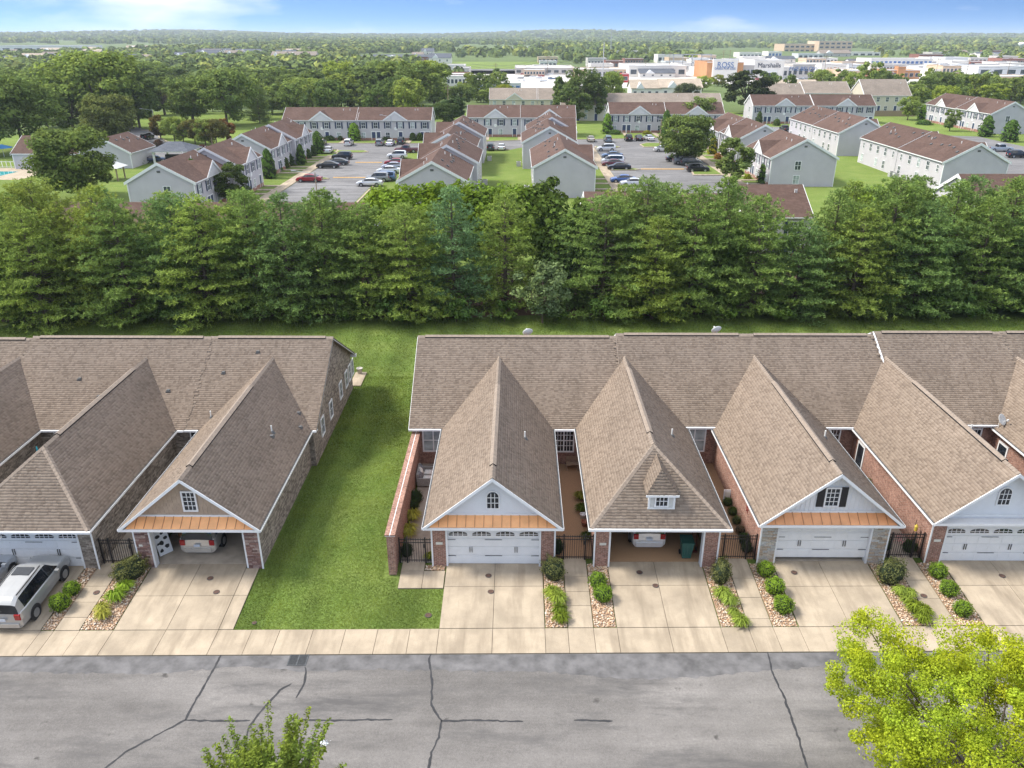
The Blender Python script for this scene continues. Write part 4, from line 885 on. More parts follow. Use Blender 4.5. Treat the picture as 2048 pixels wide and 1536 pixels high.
    wheels = [(x, s*(W-.09), w) for x in d['ax'] for s in (-1, 1)]; arches = [(x, s*(W+.002), w+.03) for x in d['ax'] for s in (-1, 1)]
    return out, wm, rm, am, wheels, arches, extra
CARM = {k: car_meshes(k, 1) for k in CARS}; CARF = {k: car_meshes(k, 4) for k in ('suv', 'van')}
PAINTED = {'body', 'mirror', 'bumper'}
def car(kind, x, y, z, rz, colour, label, group=None, fine=False):
    parts, wm, rm, am, wheels, arches, extra = (CARF if fine else CARM)[kind]
    t = thing('parked_car' if kind != 'pickup' else 'pickup_truck', (x, y, z), label, 'car' if kind != 'pickup' else 'pickup', group, rz)
    for nme, me, l in parts + extra:
        o = place(nme, me, t, l)
        if nme in PAINTED: o.color = (*colour, 1)
    for p in wheels: w = place('wheel', wm, t, p); place('rim', rm, w)
    for p in arches: place('wheel_arch', am, t, p)
    return t
SILV = (.50, .50, .49)
c = car('suv', -23.62, 30.78, -.23, pi/2, (.40, .40, .395), 'silver compact estate car parked nose-in on the left driveway', fine=True)
c.rotation_euler = (0, -radians(-4.5), pi/2); c.rotation_euler = (radians(0), radians(-4.5), pi/2)
for s in (-1, 1): o = MB().box(-1.7, .3, s*.60-.02, s*.60+.02, 1.75, 1.80).mesh('roof_rail', M['plastic']); place('roof_rail', o, c)
place('sunroof', MB().box(-.35, .2, -.42, .42, 1.765, 1.785).mesh('sunroof', M['car_glass']), c)
place('rear_wiper', MB().box(-2.19, -2.16, -.02, .30, 1.2, 1.22).mesh('rear_wiper', M['plastic']), c)
c2 = car('sedan', -26.45, 31.0, -.15, pi/2, (.45, .48, .52), 'silver-blue car at the left edge beside the silver estate car', fine=False)
car('van', -16.6, 36.33, 0, pi/2, (.58, .55, .50), 'beige minivan parked inside the open left garage', fine=True)
car('suv', 6.98, 36.72, 0, pi/2, (.74, .75, .77), 'white car parked inside the open garage beside the green bin', fine=True)
# ------------------------------------------------------------ garage and courtyard floors
floor('garage_floor', -18.9, -13.4, 33.25, 40.2, M['court_concrete'], .004); floor('garage_floor', 4.3, 9.9, 33.59, 40.2, M['aggregate'], .004); floor('garage_floor', 12.7, 18.6, 33.72, 40.2, M['court_concrete'], .003)
floor('courtyard_floor', -6.0, -4.26, 33.5, 43.75, M['court_concrete'], .006); floor('courtyard_floor', 1.9, 4.02, 33.9, 43.75, M['aggregate'], .006)
floor('courtyard_floor', 10.18, 12.5, 33.9, 43.85, M['aggregate'], .006); floor('courtyard_floor', 18.86, 21.16, 34.1, 43.85, M['court_concrete'], .006); floor('courtyard_floor', 27.3, 29.9, 34.1, 43.95, M['court_concrete'], .006)
floor('courtyard_floor', -21.45, -19.2, 33.5, 43.4, M['court_concrete'], .006); floor('courtyard_floor', -29.9, -27.5, 33.4, 43.4, M['court_concrete'], .006)
floor('patio_slab', -13.1, -12.2, 55.9, 58.6, M['concrete'], .02)
# ------------------------------------------------------------ courtyard wall
t = thing('courtyard_wall', (-6.3, 38, 0), 'long red brick wall with brick cap between the lawn and the side courtyard', 'wall')
MB().box(-6.44, -6.12, 32.95, 43.72, -.08, 2.28).obj('wall_body', M['red_brick'], t)
MB().box(-6.47, -6.09, 32.50, 32.94, -.08, 2.29).obj('end_pier', M['red_brick'], t)
y = 32.44; i = 0
while y < 43.7:                                       # two rows of cap bricks with a pale joint between
    for a, b in ((-6.54, -6.302), (-6.258, -6.02)): MB().box(a, b, y+.005, y+.195, 2.30, 2.375+random.uniform(-.004, .004)).obj('cap_brick', M['cap_brick'], t)
    y += .2
MB().box(-6.53, -6.03, 32.45, 43.7, 2.275, 2.364).obj('cap_mortar', M['trim'], t)
# ------------------------------------------------------------ iron gates
def gate(x0, x1, y, label, hgt=1.45):
    t = thing('courtyard_gate', ((x0+x1)/2, y, 0), label, 'gate', 'black iron courtyard gates'); xm = x0+(x1-x0)*.24; xn = x1-(x1-x0)*.22
    for x in (x0+.04, xm, xn, x1-.04): MB().box(x-.035, x+.035, y-.035, y+.035, 0, hgt+.1).obj('post', M['black'], t)
    for a, b in ((x0+.07, xm-.035), (xm+.035, xn-.035), (xn+.035, x1-.07)):
        for z in (.14, hgt-.22, hgt-.04): MB().box(a, b, y-.016, y+.016, z, z+.035).obj('rail', M['black'], t)
        n = max(1, int((b-a)/.11))
        for k in range(n):
            x = a+(b-a)*(k+.5)/n; MB().box(x-.011, x+.011, y-.011, y+.011, .04, hgt+.06).obj('picket', M['black'], t)
    MB().box(xn-.10, xn-.04, y-.05, y+.05, .95, 1.12).obj('latch', M['black'], t); return t
gate(-6.05, -4.3, 33.42, 'black iron gate between the brick courtyard wall and white arched-window garage'); gate(1.95, 4.0, 33.75, 'black iron gate between the closed white door and the open garage with white car')
gate(10.2, 12.42, 33.85, 'black iron gate left of the garage with black shutters'); gate(18.9, 21.1, 34.05, 'black iron gate right of the garage with black shutters'); gate(-21.35, -19.3, 33.25, 'black iron gate beside the silver estate car')
# ------------------------------------------------------------ garden plants
def ball_mesh(seed, n=2300, sz=.035, k=1.0, lump=.10):
    rng = np.random.default_rng(seed); v = rand_dirs(n, rng); v[:,2] = np.where(v[:,2] < -.8, -v[:,2], v[:,2])
    lum = 1 + lump*np.sin(v[:,0]*7+seed)*np.cos(v[:,1]*6)+lump*.8*np.sin(v[:,2]*9+v[:,0]*5)
    r = .5*lum*rng.uniform(.80, 1.04, n); p = v*r[:,None]; p[:,2] = np.maximum(p[:,2]*.95+.46, .02)
    nr = v*1.0 + rand_dirs(n, rng)*.75; nr /= np.linalg.norm(nr, axis=1, keepdims=True)
    L = sz*rng.uniform(.6, 1.3, n); V = leaf_quads(p, nr, L, L*.6, rng)
    return quads_mesh('boxwood', V, M['box'])
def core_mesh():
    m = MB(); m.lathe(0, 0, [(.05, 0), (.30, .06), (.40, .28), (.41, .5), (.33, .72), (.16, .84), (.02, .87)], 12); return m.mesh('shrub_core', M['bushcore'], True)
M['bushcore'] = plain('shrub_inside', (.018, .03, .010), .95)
BALL = [ball_mesh(71), ball_mesh(72), ball_mesh(73, 2300, .03, 1, .16)]; CORE = core_mesh()
def bush(x, y, d, h, colour, label, v=0, group='clipped shrubs in the beds', z=None):
    z = zs(y-SK*x)-.03 if z is None else z
    t = thing('clipped_shrub', (x, y, z), label, 'shrub', group, random.uniform(0, 6)); t.scale = (d, d, h)
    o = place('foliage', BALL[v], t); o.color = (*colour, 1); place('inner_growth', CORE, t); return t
BX = (.17, .275, .036); OL = (.15, .165, .065)
for x, y, d, c, lab in ((-21.85, 31.05, .72, BX, 'round bright green boxwood nearer the house beside the silver car'), (-21.9, 30.05, .86, BX, 'round bright green boxwood nearer the street beside the silver car'),
  (4.05, 31.75, .82, BX, 'boxwood ball touching another left of the open garage drive, nearer the house'), (4.22, 30.85, .85, BX, 'boxwood ball touching another left of the open garage drive, nearer the street'),
  (12.62, 32.65, .82, BX, 'boxwood ball of three left of the shuttered garage drive, nearest the house'), (12.72, 31.4, .90, BX, 'middle boxwood of three left of the shuttered garage drive'), (12.78, 30.15, .88, BX, 'boxwood ball of three left of the shuttered garage drive, nearest the street'),
  (21.3, 32.6, .82, BX, 'boxwood of three left of the rightmost driveway, nearest the house'), (21.25, 31.35, .80, BX, 'middle boxwood of three left of the rightmost driveway'), (21.25, 30.0, .78, BX, 'boxwood of three left of the rightmost driveway, nearest the street')):
    bush(x, y, d*1.14, d*.98, c, lab, random.randint(0, 1))
for x, y, d, h, lab in ((1.85, 32.3, 1.0, 1.35, 'large olive clipped shrub right of the closed white garage door'), (10.25, 32.2, 1.1, 1.3, 'large olive shrub right of the open garage with the white car'), (18.75, 32.2, 1.25, 1.35, 'large olive clipped shrub right of the shuttered garage'), (-19.45, 32.2, 1.35, 1.2, 'loose olive shrub beside the left open garage')):
    o = bush(x, y, d, h, OL, lab, 2); o.scale = (d*.92, d*1.35, h)
def tuft_mesh(seed, n=330, wid=.018):
    rng = np.random.default_rng(seed); Vs = []; a = rng.uniform(0, 6.28, n); h = rng.uniform(.3, .62, n); r = rng.uniform(.15, .5, n); b = rng.uniform(0, .10, n); ba = rng.uniform(0, 6.28, n)
    d = np.stack([np.cos(a), np.sin(a), a*0], -1); s = np.stack([-np.sin(a), np.cos(a), a*0], -1)*wid; p0 = np.stack([np.cos(ba)*b, np.sin(ba)*b, a*0], -1); up = np.array((0, 0, 1.0))
    p1 = p0 + d*(r*.45)[:,None] + up*(h*.9)[:,None]; p2 = p0 + d*r[:,None] + up*(h*.62)[:,None]
    V = np.concatenate([np.stack([p0-s, p0+s, p1+s, p1-s], 1), np.stack([p1-s, p1+s, p2+s*.2, p2-s*.2], 1)]).reshape(-1, 3)
    return quads_mesh('grass_tuft', V, M['box'])
TUFT = [tuft_mesh(81), tuft_mesh(82), tuft_mesh(83)]
def tuft(x, y, s, colour, label, z=None, group='grass clumps in the beds'):
    z = zs(y-SK*x)-.03 if z is None else z
    t = place('grass_clump', TUFT[random.randint(0, 2)], None, (x, y, z), random.uniform(0, 6)); t.scale = (s*1.15, s*1.15, s*.95); t.color = (*colour, 1); return tag(t, label, 'grass', group)
LG = (.235, .31, .055); YG = (.36, .37, .08)
for x, y, s, c, lab in ((-19.35, 31.3, 1.0, (.22, .33, .04), 'green grass clump below the loose olive shrub by the left open garage'), (-19.5, 30.65, 1.1, (.22, .33, .04), 'middle green grass clump by the left driveway'), (-19.85, 29.9, .8, YG, 'yellow-green grass clump by the left driveway'), (-19.6, 29.45, .85, YG, 'yellow-green grass clump nearest the street by the left driveway'),
  (1.75, 31.05, 1.0, LG, 'bright grass clump just below the large olive shrub by the closed door'), (2.0, 30.65, 1.05, LG, 'second bright grass clump below the olive shrub by the closed door'), (2.05, 29.9, .9, (.14, .20, .03), 'third grass clump towards the street by the closed door drive'), (2.1, 29.4, .9, (.16, .22, .03), 'grass clump nearest the street by the closed door drive'),
  (10.05, 31.0, 1.05, LG, 'bright grass clump right of the open garage drive, nearest the house'), (10.3, 30.6, 1.0, LG, 'second bright grass clump right of the open garage drive'), (10.35, 29.85, .7, LG, 'small grass clump right of the open garage drive'), (10.5, 29.25, .95, LG, 'grass clump nearest the street right of the open garage drive'),
  (18.85, 31.3, .9, LG, 'grass clump below the large olive shrub right of the shuttered garage'), (19.3, 31.2, .8, LG, 'small grass clump beside the walkway right of the shuttered garage'), (18.95, 30.7, .8, LG, 'green grass clump mid-bed right of the shuttered garage'), (19.05, 30.15, 1.05, (.17, .23, .03), 'wide grass clump mid-bed right of the shuttered garage'), (19.4, 29.95, 1.0, (.17, .23, .03), 'grass clump by the walkway mid-bed right of the shuttered garage'), (19.15, 29.5, .9, (.17, .23, .03), 'grass clump nearest the street right of the shuttered garage')): tuft(x, y, s, c, lab)
# courtyard planting
for x, y, s, c, lab in ((-5.85, 37.4, 1.1, (.42, .42, .08), 'yellow-leaved hosta against the courtyard wall, further from the gate'), (-5.87, 35.9, 1.15, (.42, .42, .08), 'yellow-leaved hosta against the courtyard wall near the gate'), (-4.5, 33.75, .7, (.28, .32, .05), 'small leafy clump beside the gate and white-arched garage'), (3.75, 39.6, .9, (.25, .26, .05), 'tall thin potted grass halfway along the brown courtyard'), (3.72, 38.3, .9, (.12, .17, .03), 'green clump along the right side of the brown courtyard'), (3.8, 35.6, .8, (.10, .14, .04), 'leafy pot plant near the gate in the brown courtyard')): tuft(x, y, s, c, lab, .02, 'courtyard plants')
for x, y, d, h, c, lab in ((-5.9, 39.2, .9, .8, (.035, .07, .02), 'dark green shrub midway along the brick courtyard wall'), (-5.9, 38.5, .6, .6, (.05, .09, .025), 'smaller dark shrub along the brick courtyard wall'), (-5.75, 34.0, .7, .8, (.03, .06, .025), 'dark shrub just inside the leftmost right-hand gate'), (2.15, 34.3, .7, .9, (.04, .08, .025), 'dark shrub at the left post of the brown courtyard gate'), (2.15, 40.2, .6, .7, (.03, .06, .03), 'dark shrub on the left side of the brown courtyard'), (2.15, 41.4, .5, .6, (.04, .08, .03), 'small dark shrub beyond on the left of the brown courtyard'),
  (12.25, 39.0, .6, .5, (.10, .15, .04), 'first green plant along the wall below the white house sign'), (12.3, 38.0, .6, .5, (.09, .14, .03), 'second green plant in the row below the white house sign'), (12.28, 37.1, .55, .5, (.14, .17, .06), 'third green plant in the row below the white house sign'), (12.25, 36.2, .6, .5, (.20, .15, .10), 'brownish plant in the row below the white house sign'), (12.2, 35.2, .65, .7, (.05, .09, .03), 'dark plant near the gate left of the shuttered garage'), (12.15, 34.5, .6, .6, (.06, .10, .035), 'leafy plant behind the gate left of the shuttered garage'),
  (19.3, 34.6, .9, .9, (.08, .15, .02), 'bright green shrub behind the gate right of the shuttered garage'), (20.75, 34.6, .8, .7, (.05, .10, .025), 'green shrub at the wall behind the gate right of the shuttered garage')): bush(x, y, d, h, c, lab, 2, 'courtyard plants', .0)
def blossoms(x, y, z, r, n, colour, label, name='flower_cluster'):
    p = np.array((x, y, z)) + rand_dirs(n)*r*RNG.uniform(.3, 1, n)[:,None]; m = plain('petal_%s' % name, colour, .6)
    o = place(name, quads_mesh(name, leaf_quads(p-np.array((x, y, z)), rand_dirs(n), .035, .03), m), None, (x, y, z)); return tag(o, label, 'flowers')
blossoms(2.35, 43.1, .75, .33, 90, (.62, .10, .20), 'pink flowers in the planter under the courtyard window'); blossoms(20.0, 34.45, .95, .36, 140, (.75, .38, .36), 'pale pink blossoms over the gate right of the shuttered garage')
def pot(x, y, r, h, mat, label, z=0.0):
    return MB().lathe(x, y, [(r*.6, z), (r*.72, z+h*.1), (r, z+h*.92), (r*1.08, z+h*.93), (r*1.08, z+h), (r*.85, z+h), (r*.8, z+h*.85)], 14).top('flower_pot', mat, (x, y, z), label, 'pot', 'pots in the courtyards', True)
M['terracotta'] = plain('terracotta', (.34, .13, .08), .8); M['stoneware'] = plain('stone_pot', (.45, .42, .38), .85); M['navy'] = plain('navy_glaze', (.03, .04, .07), .3)
pot(2.3, 43.1, .26, .42, M['navy'], 'dark planter with pink flowers under the courtyard window'); pot(3.8, 35.6, .2, .3, M['white'], 'white pot near the gate of the brown courtyard'); pot(3.78, 36.8, .2, .32, M['terracotta'], 'terracotta pot along the brown courtyard'); pot(3.75, 37.6, .18, .28, M['white'], 'white pot further along the brown courtyard')
pot(10.75, 43.2, .2, .34, M['terracotta'], 'terracotta pot under the window left of the shuttered garage'); tuft(10.75, 43.2, .7, (.08, .14, .03), 'red-green pot plant under the window left of the shuttered garage', .3, 'courtyard plants')
pot(20.65, 41.8, .3, .4, M['navy'], 'navy pot beside the glazed door right of the shuttered garage'); pot(20.75, 40.7, .2, .36, M['stoneware'], 'pale pot with palm right of the shuttered garage'); tuft(20.75, 40.7, 1.1, (.12, .16, .06), 'green palm-like pot plant right of the shuttered garage', .3, 'courtyard plants'); pot(20.8, 43.1, .2, .5, M['stoneware'], 'grey urn beside the glazed door right of the shuttered garage')
pot(-12.7, 58.3, .24, .5, M['stoneware'], 'stone urn on the patio slab behind the left house')
def seatpart(t, m, name, *a): return MB().box(*a).obj(name, m, t)
M['wicker'] = plain('grey_wicker', (.34, .33, .31), .8, var=.4, scale=30); M['cushion'] = plain('pale_cushion', (.80, .79, .75), .9, var=.25, scale=9); M['cushion2'] = plain('dark_pattern_cushion', (.20, .20, .22), .9, var=.6, scale=12)
t = thing('loveseat', (-5.55, 41.6, 0), 'wicker loveseat with pale and patterned cushions in the side courtyard', 'sofa')
for a in ((-6.0, -5.1, 40.9, 42.3, .12, .34),): seatpart(t, M['wicker'], 'seat_frame', *a)
seatpart(t, M['wicker'], 'backrest', -6.05, -5.9, 40.9, 42.3, .34, .85); seatpart(t, M['wicker'], 'armrest', -6.0, -5.15, 40.82, 40.9, .1, .6); seatpart(t, M['wicker'], 'armrest', -6.0, -5.15, 42.3, 42.38, .1, .6)
for y0, mm in ((40.93, 'cushion'), (41.62, 'cushion')):
    m = MB(); m.lathe(0, 0, [(.30, 0), (.36, .05), (.36, .11), (.28, .15), (.05, .16)], 4); o = m.mesh('seat_cushion', M[mm], True); place('seat_cushion', o, t, (.1, y0+.33-41.6, .34), pi/4)
for k, (y0, mm) in enumerate(((41.2, 'cushion2'), (41.7, 'cushion'), (42.1, 'cushion2'))):
    m = MB(); m.lathe(0, 0, [(.05, -.1), (.28, -.07), (.34, 0), (.28, .07), (.05, .1)], 4); o = place('throw_cushion', m.mesh('throw_cushion', M[mm], True), t, (-.28, y0-41.6, .62)); o.rotation_euler = (0, radians(68), radians(k*20-20))
t = thing('garden_bench', (3.45, 43.2, 0), 'small grey wooden bench under the courtyard window', 'bench')
for k in range(4): MB().box(3.1, 3.85, 42.85+k*.11, 42.94+k*.11, .42, .45).obj('seat_slat', M['wood'], t)
for x in (3.13, 3.82):
    for y in (42.88, 43.26): MB().box(x-.03, x+.03, y-.03, y+.03, 0, .42 if y < 43 else .85).obj('leg', M['wood'], t)
for k in range(3): MB().box(3.16, 3.79, 43.25, 43.28, .52+k*.11, .59+k*.11).obj('back_slat', M['wood'], t)
# rug, wall sign, star, doormat
M['rug'] = plain('pale_rug', (.50, .48, .45), .95, var=.5, scale=5)
rg = MB(); 
for i in range(8): rg.box(11.02, 11.75, 39.3+i*.36, 39.64+i*.36, .012, .022)
rg.top('outdoor_rug', M['rug'], (11.4, 40.8, .01), 'pale patterned runner rug on the brown courtyard floor', 'rug')
sg = thing('wall_sign', (12.2, 38.6, .35), 'white rectangular sign leaning by the wall left of the shuttered garage', 'sign'); MB().prism([(12.05, 39.3, .1), (12.45, 39.3, .1), (12.5, 39.45, .75), (12.1, 39.45, .75)], (0, .04, 0)).obj('board', M['white'], sg); MB().prism([(12.12, 39.297, .2), (12.40, 39.297, .2), (12.44, 39.40, .62), (12.16, 39.40, .62)], (0, -.012, 0)).obj('panel', M['cream'], sg)
M['rust_red'] = plain('rust_red', (.20, .045, .035), .7); st = MB(); pts = []
for k in range(10): r = .30 if k % 2 == 0 else .12; pts.append((12.47, 36.2+r*sin(k*pi/5), 1.55+r*cos(k*pi/5)))
for k in range(10): st.face([(12.43, 36.2, 1.55), pts[k], pts[(k+1) % 10]]); st.face([(12.487, 36.2, 1.55), pts[(k+1) % 10], pts[k]])
st.top('wall_star', M['rust_red'], (12.47, 36.2, 1.55), 'rust red metal star hung on the brick wall left of the shuttered garage', 'ornament')
MB().box(19.9, 20.7, 42.2, 42.8, .012, .03).box(19.95, 20.65, 42.25, 42.75, .03, .036).top('doormat', plain('brown_mat', (.09, .06, .045), .95), (20.3, 42.5, .01), 'brown doormat before the glazed door right of the shuttered garage', 'mat')
# green wheelie bin and hand truck in the open garage
GRN = plain('green_bin', (.025, .10, .085), .45); bt = thing('wheelie_bin', (8.85, 34.05, 0), 'dark green wheelie bin in the open garage beside the white car', 'bin')
MB().prism([(8.62, 33.8, .06), (9.08, 33.8, .06), (9.08, 34.25, .06), (8.62, 34.25, .06)], (0, 0, .02)).obj('bin_base', GRN, bt)
b = MB(); lo = [(8.63, 33.8), (9.07, 33.8), (9.07, 34.25), (8.63, 34.25)]; hi = [(8.54, 33.7), (9.16, 33.7), (9.16, 34.4), (8.54, 34.4)]
for k in range(4): p, q = lo[k], lo[(k+1) % 4]; r, s = hi[(k+1) % 4], hi[k]; b.face([(*p, .08), (*q, .08), (*r, 1.02), (*s, 1.02)])
for k in (8.72, 8.85, 8.98): b.box(k-.02, k+.02, 33.70, 33.75, .35, .98)
b.obj('bin_body', GRN, bt); MB().prism([(8.52, 33.66, 1.02), (9.18, 33.66, 1.02), (9.18, 34.42, 1.06), (8.52, 34.42, 1.06)], (0, 0, .05)).obj('lid', GRN, bt); MB().tube((8.55, 34.45, .98), (9.15, 34.45, .98), .025, n=6).obj('handle', GRN, bt)
for x in (8.58, 9.12): MB().tube((x-.03, 34.3, .13), (x+.03, 34.3, .13), .13, n=12).obj('wheel', M['tyre'], bt)
ht = thing('hand_truck', (9.38, 34.5, 0), 'red hand truck against the open garage wall beside the green bin', 'hand truck')
for x in (9.26, 9.5): MB().tube((x, 34.5, .1), (x, 34.75, 1.25), .018, n=6).obj('upright', M['rust_red'], ht); MB().tube((x-.03, 34.55, .13), (x+.03, 34.55, .13), .13, n=12).obj('wheel', M['tyre'], ht)
for z in (.4, .8, 1.2): MB().tube((9.26, 34.5+(z-.1)*.217, z), (9.5, 34.5+(z-.1)*.217, z), .014, n=6).obj('crossbar', M['rust_red'], ht)
MB().box(9.22, 9.54, 34.3, 34.5, .05, .07).obj('toe_plate', M['rust_red'], ht)
# cow-spotted board and shelf clutter in the left open garage
cw = thing('spotted_board', (-18.45, 34.0, 0), 'white board with black cow spots leaning in the left open garage', 'board')
bd = [(-18.62, 33.75, .05), (-18.15, 34.3, .05), (-18.35, 34.35, 1.45), (-18.82, 33.8, 1.45)]
MB().prism(bd, (-.03, .03, 0)).obj('board', M['white'], cw)
for (u, v, r) in ((.25, .2, .10), (.7, .3, .12), (.4, .5, .13), (.75, .65, .10), (.25, .8, .11), (.6, .88, .08), (.15, .5, .07)):
    def B3(a, b): p = [lerp(lerp(bd[0][i], bd[1][i], a), lerp(bd[3][i], bd[2][i], a), b) for i in range(3)]; return (p[0]+.012, p[1]-.012, p[2])
    MB().prism([B3(u+r*1.5*cos(k*.7)*random.uniform(.7, 1.2), v+r*.75*sin(k*.7)*random.uniform(.7, 1.2)) for k in range(9)], (.004, -.004, 0)).obj('spot', M['black'], cw)
tag(MB().box(-18.4, -17.9, 35.6, 36.1, 0, .55).box(-18.42, -17.88, 35.58, 36.12, .55, .60).top('storage_box', plain('orange_box', (.40, .16, .05), .7), (-18.15, 35.85, 0), 'orange-brown box at the left wall of the left open garage', 'box'))
# wall plaques
for key, x in (('R1', -3.93), ('R2', 4.38), ('R4', 21.5), ('L3', -18.95)):
    t, h = H[key]; MB().box(x-.17, x+.17, h['yw']-.052 - (.03 if key == 'L3' else 0), h['yw']-.031, 1.30, 1.44).obj('number_plaque', M['cream'], t)
# turquoise closed parasol in the far left courtyard
pz = thing('closed_parasol', (-29.0, 41.6, 0), 'closed turquoise parasol in the far left courtyard', 'parasol'); MB().tube((-29.0, 41.6, 0), (-29.0, 41.6, 2.3), .025, n=8).obj('pole', M['trim'], pz)
MB().lathe(-29.0, 41.6, [(.17, .9), (.15, 1.1), (.13, 1.5), (.08, 2.0), (.03, 2.3)], 9).obj('canopy', plain('turquoise', (.02, .30, .36), .7), pz, True); MB().lathe(-29.0, 41.6, [(.25, 0), (.25, .06), (.05, .10)], 12).obj('foot', M['black'], pz)
# patio chairs and table in the rightmost courtyard
for (x, y, lab) in ((28.9, 42.3, 'dark green patio chair nearer the window in the rightmost courtyard'), (28.9, 41.2, 'dark green patio chair nearer the gate in the rightmost courtyard')):
    ct = thing('patio_chair', (x, y, 0), lab, 'chair', 'patio chairs'); G = plain('dark_teal', (.03, .07, .07), .6)
    MB().lathe(x, y, [(.2, .42), (.24, .43), (.24, .46), (.2, .47)], 12).obj('seat', G, ct)
    for a, b in ((-.16, -.16), (.16, -.16), (-.16, .16), (.16, .16)): MB().tube((x+a*1.2, y+b*1.2, 0), (x+a, y+b, .43), .018, n=6).obj('leg', G, ct)
    MB().prism([(x+.2, y-.22, .46), (x+.2, y+.22, .46), (x+.28, y+.2, .88), (x+.28, y-.2, .88)], (.02, 0, 0)).obj('backrest', G, ct)
# satellite dishes
def dish(x, y, z, label, az=2.2, r=.36):
    t = thing('satellite_dish', (x, y, z), label, 'satellite dish', 'satellite dishes on the roofs'); g = M['lightgrey']
    MB().tube((x, y, z-.1), (x, y, z+.35), .025, n=8).obj('mast', g, t)
    m = MB(); m.lathe(0, 0, [(.02, 0), (r*.5, .03), (r*.85, .09), (r, .14), (r*.98, .15), (r*.5, .045), (.02, .015)], 18); o = place('reflector', m.mesh('reflector', g, True), t, (0, 0, .45)); o.rotation_euler = (radians(58), 0, az)
    d = np.array((sin(az)*sin(radians(58)), -cos(az)*sin(radians(58)), cos(radians(58)))); p = np.array((x, y, z+.42)); MB().tube(tuple(p-np.array((0, 0, .12))), tuple(p+d*.5-np.array((0, 0, .12))), .014, n=6).obj('arm', g, t); e = p+d*.5-np.array((0, 0, .1)); MB().box(e[0]-.05, e[0]+.05, e[1]-.05, e[1]+.05, e[2]-.05, e[2]+.06).obj('receiver', g, t)
dish(29.6, 43.3, 3.0, 'grey satellite dish on the gutter at the far right courtyard', .6); dish(.75, 50.4, 5.95, 'pale satellite dish peeping over the ridge of the arched-window house', 3.4); dish(13.6, 50.4, 6.15, 'pale satellite dish peeping over the ridge behind the shuttered house', 3.4)
# small flag stakes and path lights in the beds
fl = thing('garden_flag', (18.7, 29.35, zs(29.1)), 'small striped garden flag at the street end of the bed', 'flag'); MB().tube((18.7, 29.35, -.36), (18.7, 29.35, .02), .006, n=5).obj('stake', M['black'], fl)
for k in range(5): MB().box(18.7, 18.98, 29.345, 29.352, -.20+k*.035, -.166+k*.035).obj('stripe', M['white'] if k % 2 else M['rust_red'], fl)
bf = thing('bird_feeder', (20.85, 34.7, 0), 'yellow and green bird feeder on a pole behind the rightmost gate', 'bird feeder'); MB().tube((20.85, 34.7, 0), (20.85, 34.7, 1.9), .015, n=6).obj('pole', M['black'], bf); MB().lathe(20.85, 34.58, [(.08, 1.3), (.08, 1.55), (.1, 1.56), (.02, 1.68)], 8).obj('hopper', plain('yellow_feeder', (.55, .42, .05), .5), bf)

# ------------------------------------------------------------ apartment blocks beyond the trees
M['vinyl'] = lapmat('grey_vinyl_siding', (.53, .503, .53)); M['vinyl_light'] = lapmat('pale_vinyl_siding', (.66, .64, .65)); M['vinyl_cream'] = lapmat('cream_siding', (.60, .55, .44))
def roofmat(name, c, c2):
    m, nt, b = newmat(name); b.inputs['Roughness'].default_value = .95; b.inputs['Specular IOR Level'].default_value = .1
    g = N(nt, 'NewGeometry'); sp = N(nt, 'SeparateXYZ'); nt.links.new(g.outputs['Position'], sp.inputs[0]); ad = N(nt, 'Math', _operation='ADD'); nt.links.new(sp.outputs[0], ad.inputs[0]); nt.links.new(sp.outputs[1], ad.inputs[1])
    cb = N(nt, 'CombineXYZ'); nt.links.new(ad.outputs[0], cb.inputs[0]); nt.links.new(sp.outputs[2], cb.inputs[1])
    t = N(nt, 'TexBrick'); t.inputs['Scale'].default_value = 1; t.inputs['Brick Width'].default_value = .5; t.inputs['Row Height'].default_value = .14; t.inputs['Mortar Size'].default_value = .01
    t.inputs['Color1'].default_value = (*c, 1); t.inputs['Color2'].default_value = (*c2, 1); t.inputs['Mortar'].default_value = (c[0]*.8, c[1]*.8, c[2]*.8, 1); nt.links.new(cb.outputs[0], t.inputs[0])
    s = hue(nt, t.outputs[0], noise_fac(nt, .35, 5, .65), .16); s = hue(nt, s, noise_fac(nt, 3, 3), .1); s = hue(nt, s, N(nt, 'ObjectInfo').outputs['Random'], .07)
    nt.links.new(s, b.inputs['Base Color']); return m
M['brown_roof'] = roofmat('red_brown_roof', (.108, .069, .056), (.135, .089, .073)); M['taupe_roof'] = roofmat('taupe_roof', (.24, .20, .165), (.28, .235, .195)); M['beige_roof'] = roofmat('beige_roof', (.40, .33, .26), (.45, .38, .30)); M['slate_roof'] = roofmat('slate_roof', (.10, .11, .13), (.13, .14, .16))
M['navy_shutter'] = plain('navy_shutter', (.02, .035, .085), .5); M['navy_door'] = plain('navy_door', (.035, .055, .13), .45); M['base_brick'] = brickmat('base_brick', (.30, .12, .085), (.36, .17, .12), (.4, .35, .3))
def win_meshes(w, h):
    f = MB(); t = .09
    for a in ((-w/2-t, -w/2, -h/2-t, h/2+t), (w/2, w/2+t, -h/2-t, h/2+t), (-w/2, w/2, -h/2-t, -h/2), (-w/2, w/2, h/2, h/2+t), (-w/2, w/2, -.03, .03)): f.box(a[0], a[1], -.06, 0, a[2], a[3])
    f.box(-.025, .025, -.045, 0, -h/2, -.03).box(-.025, .025, -.045, 0, .03, h/2)
    p = MB().box(-w/2, w/2, -.022, -.004, -h/2, h/2)
    return f.mesh('window', M['trim']), p.mesh('pane', M['glass_far']), p.mesh('pane', M['glass_blind'])
M['glass_far'] = glassmat('apartment_glass', (.055, .07, .09), .12)
WM = {k: win_meshes(*k) for k in ((1.0, 1.45), (1.5, 1.45), (.65, 1.1))}
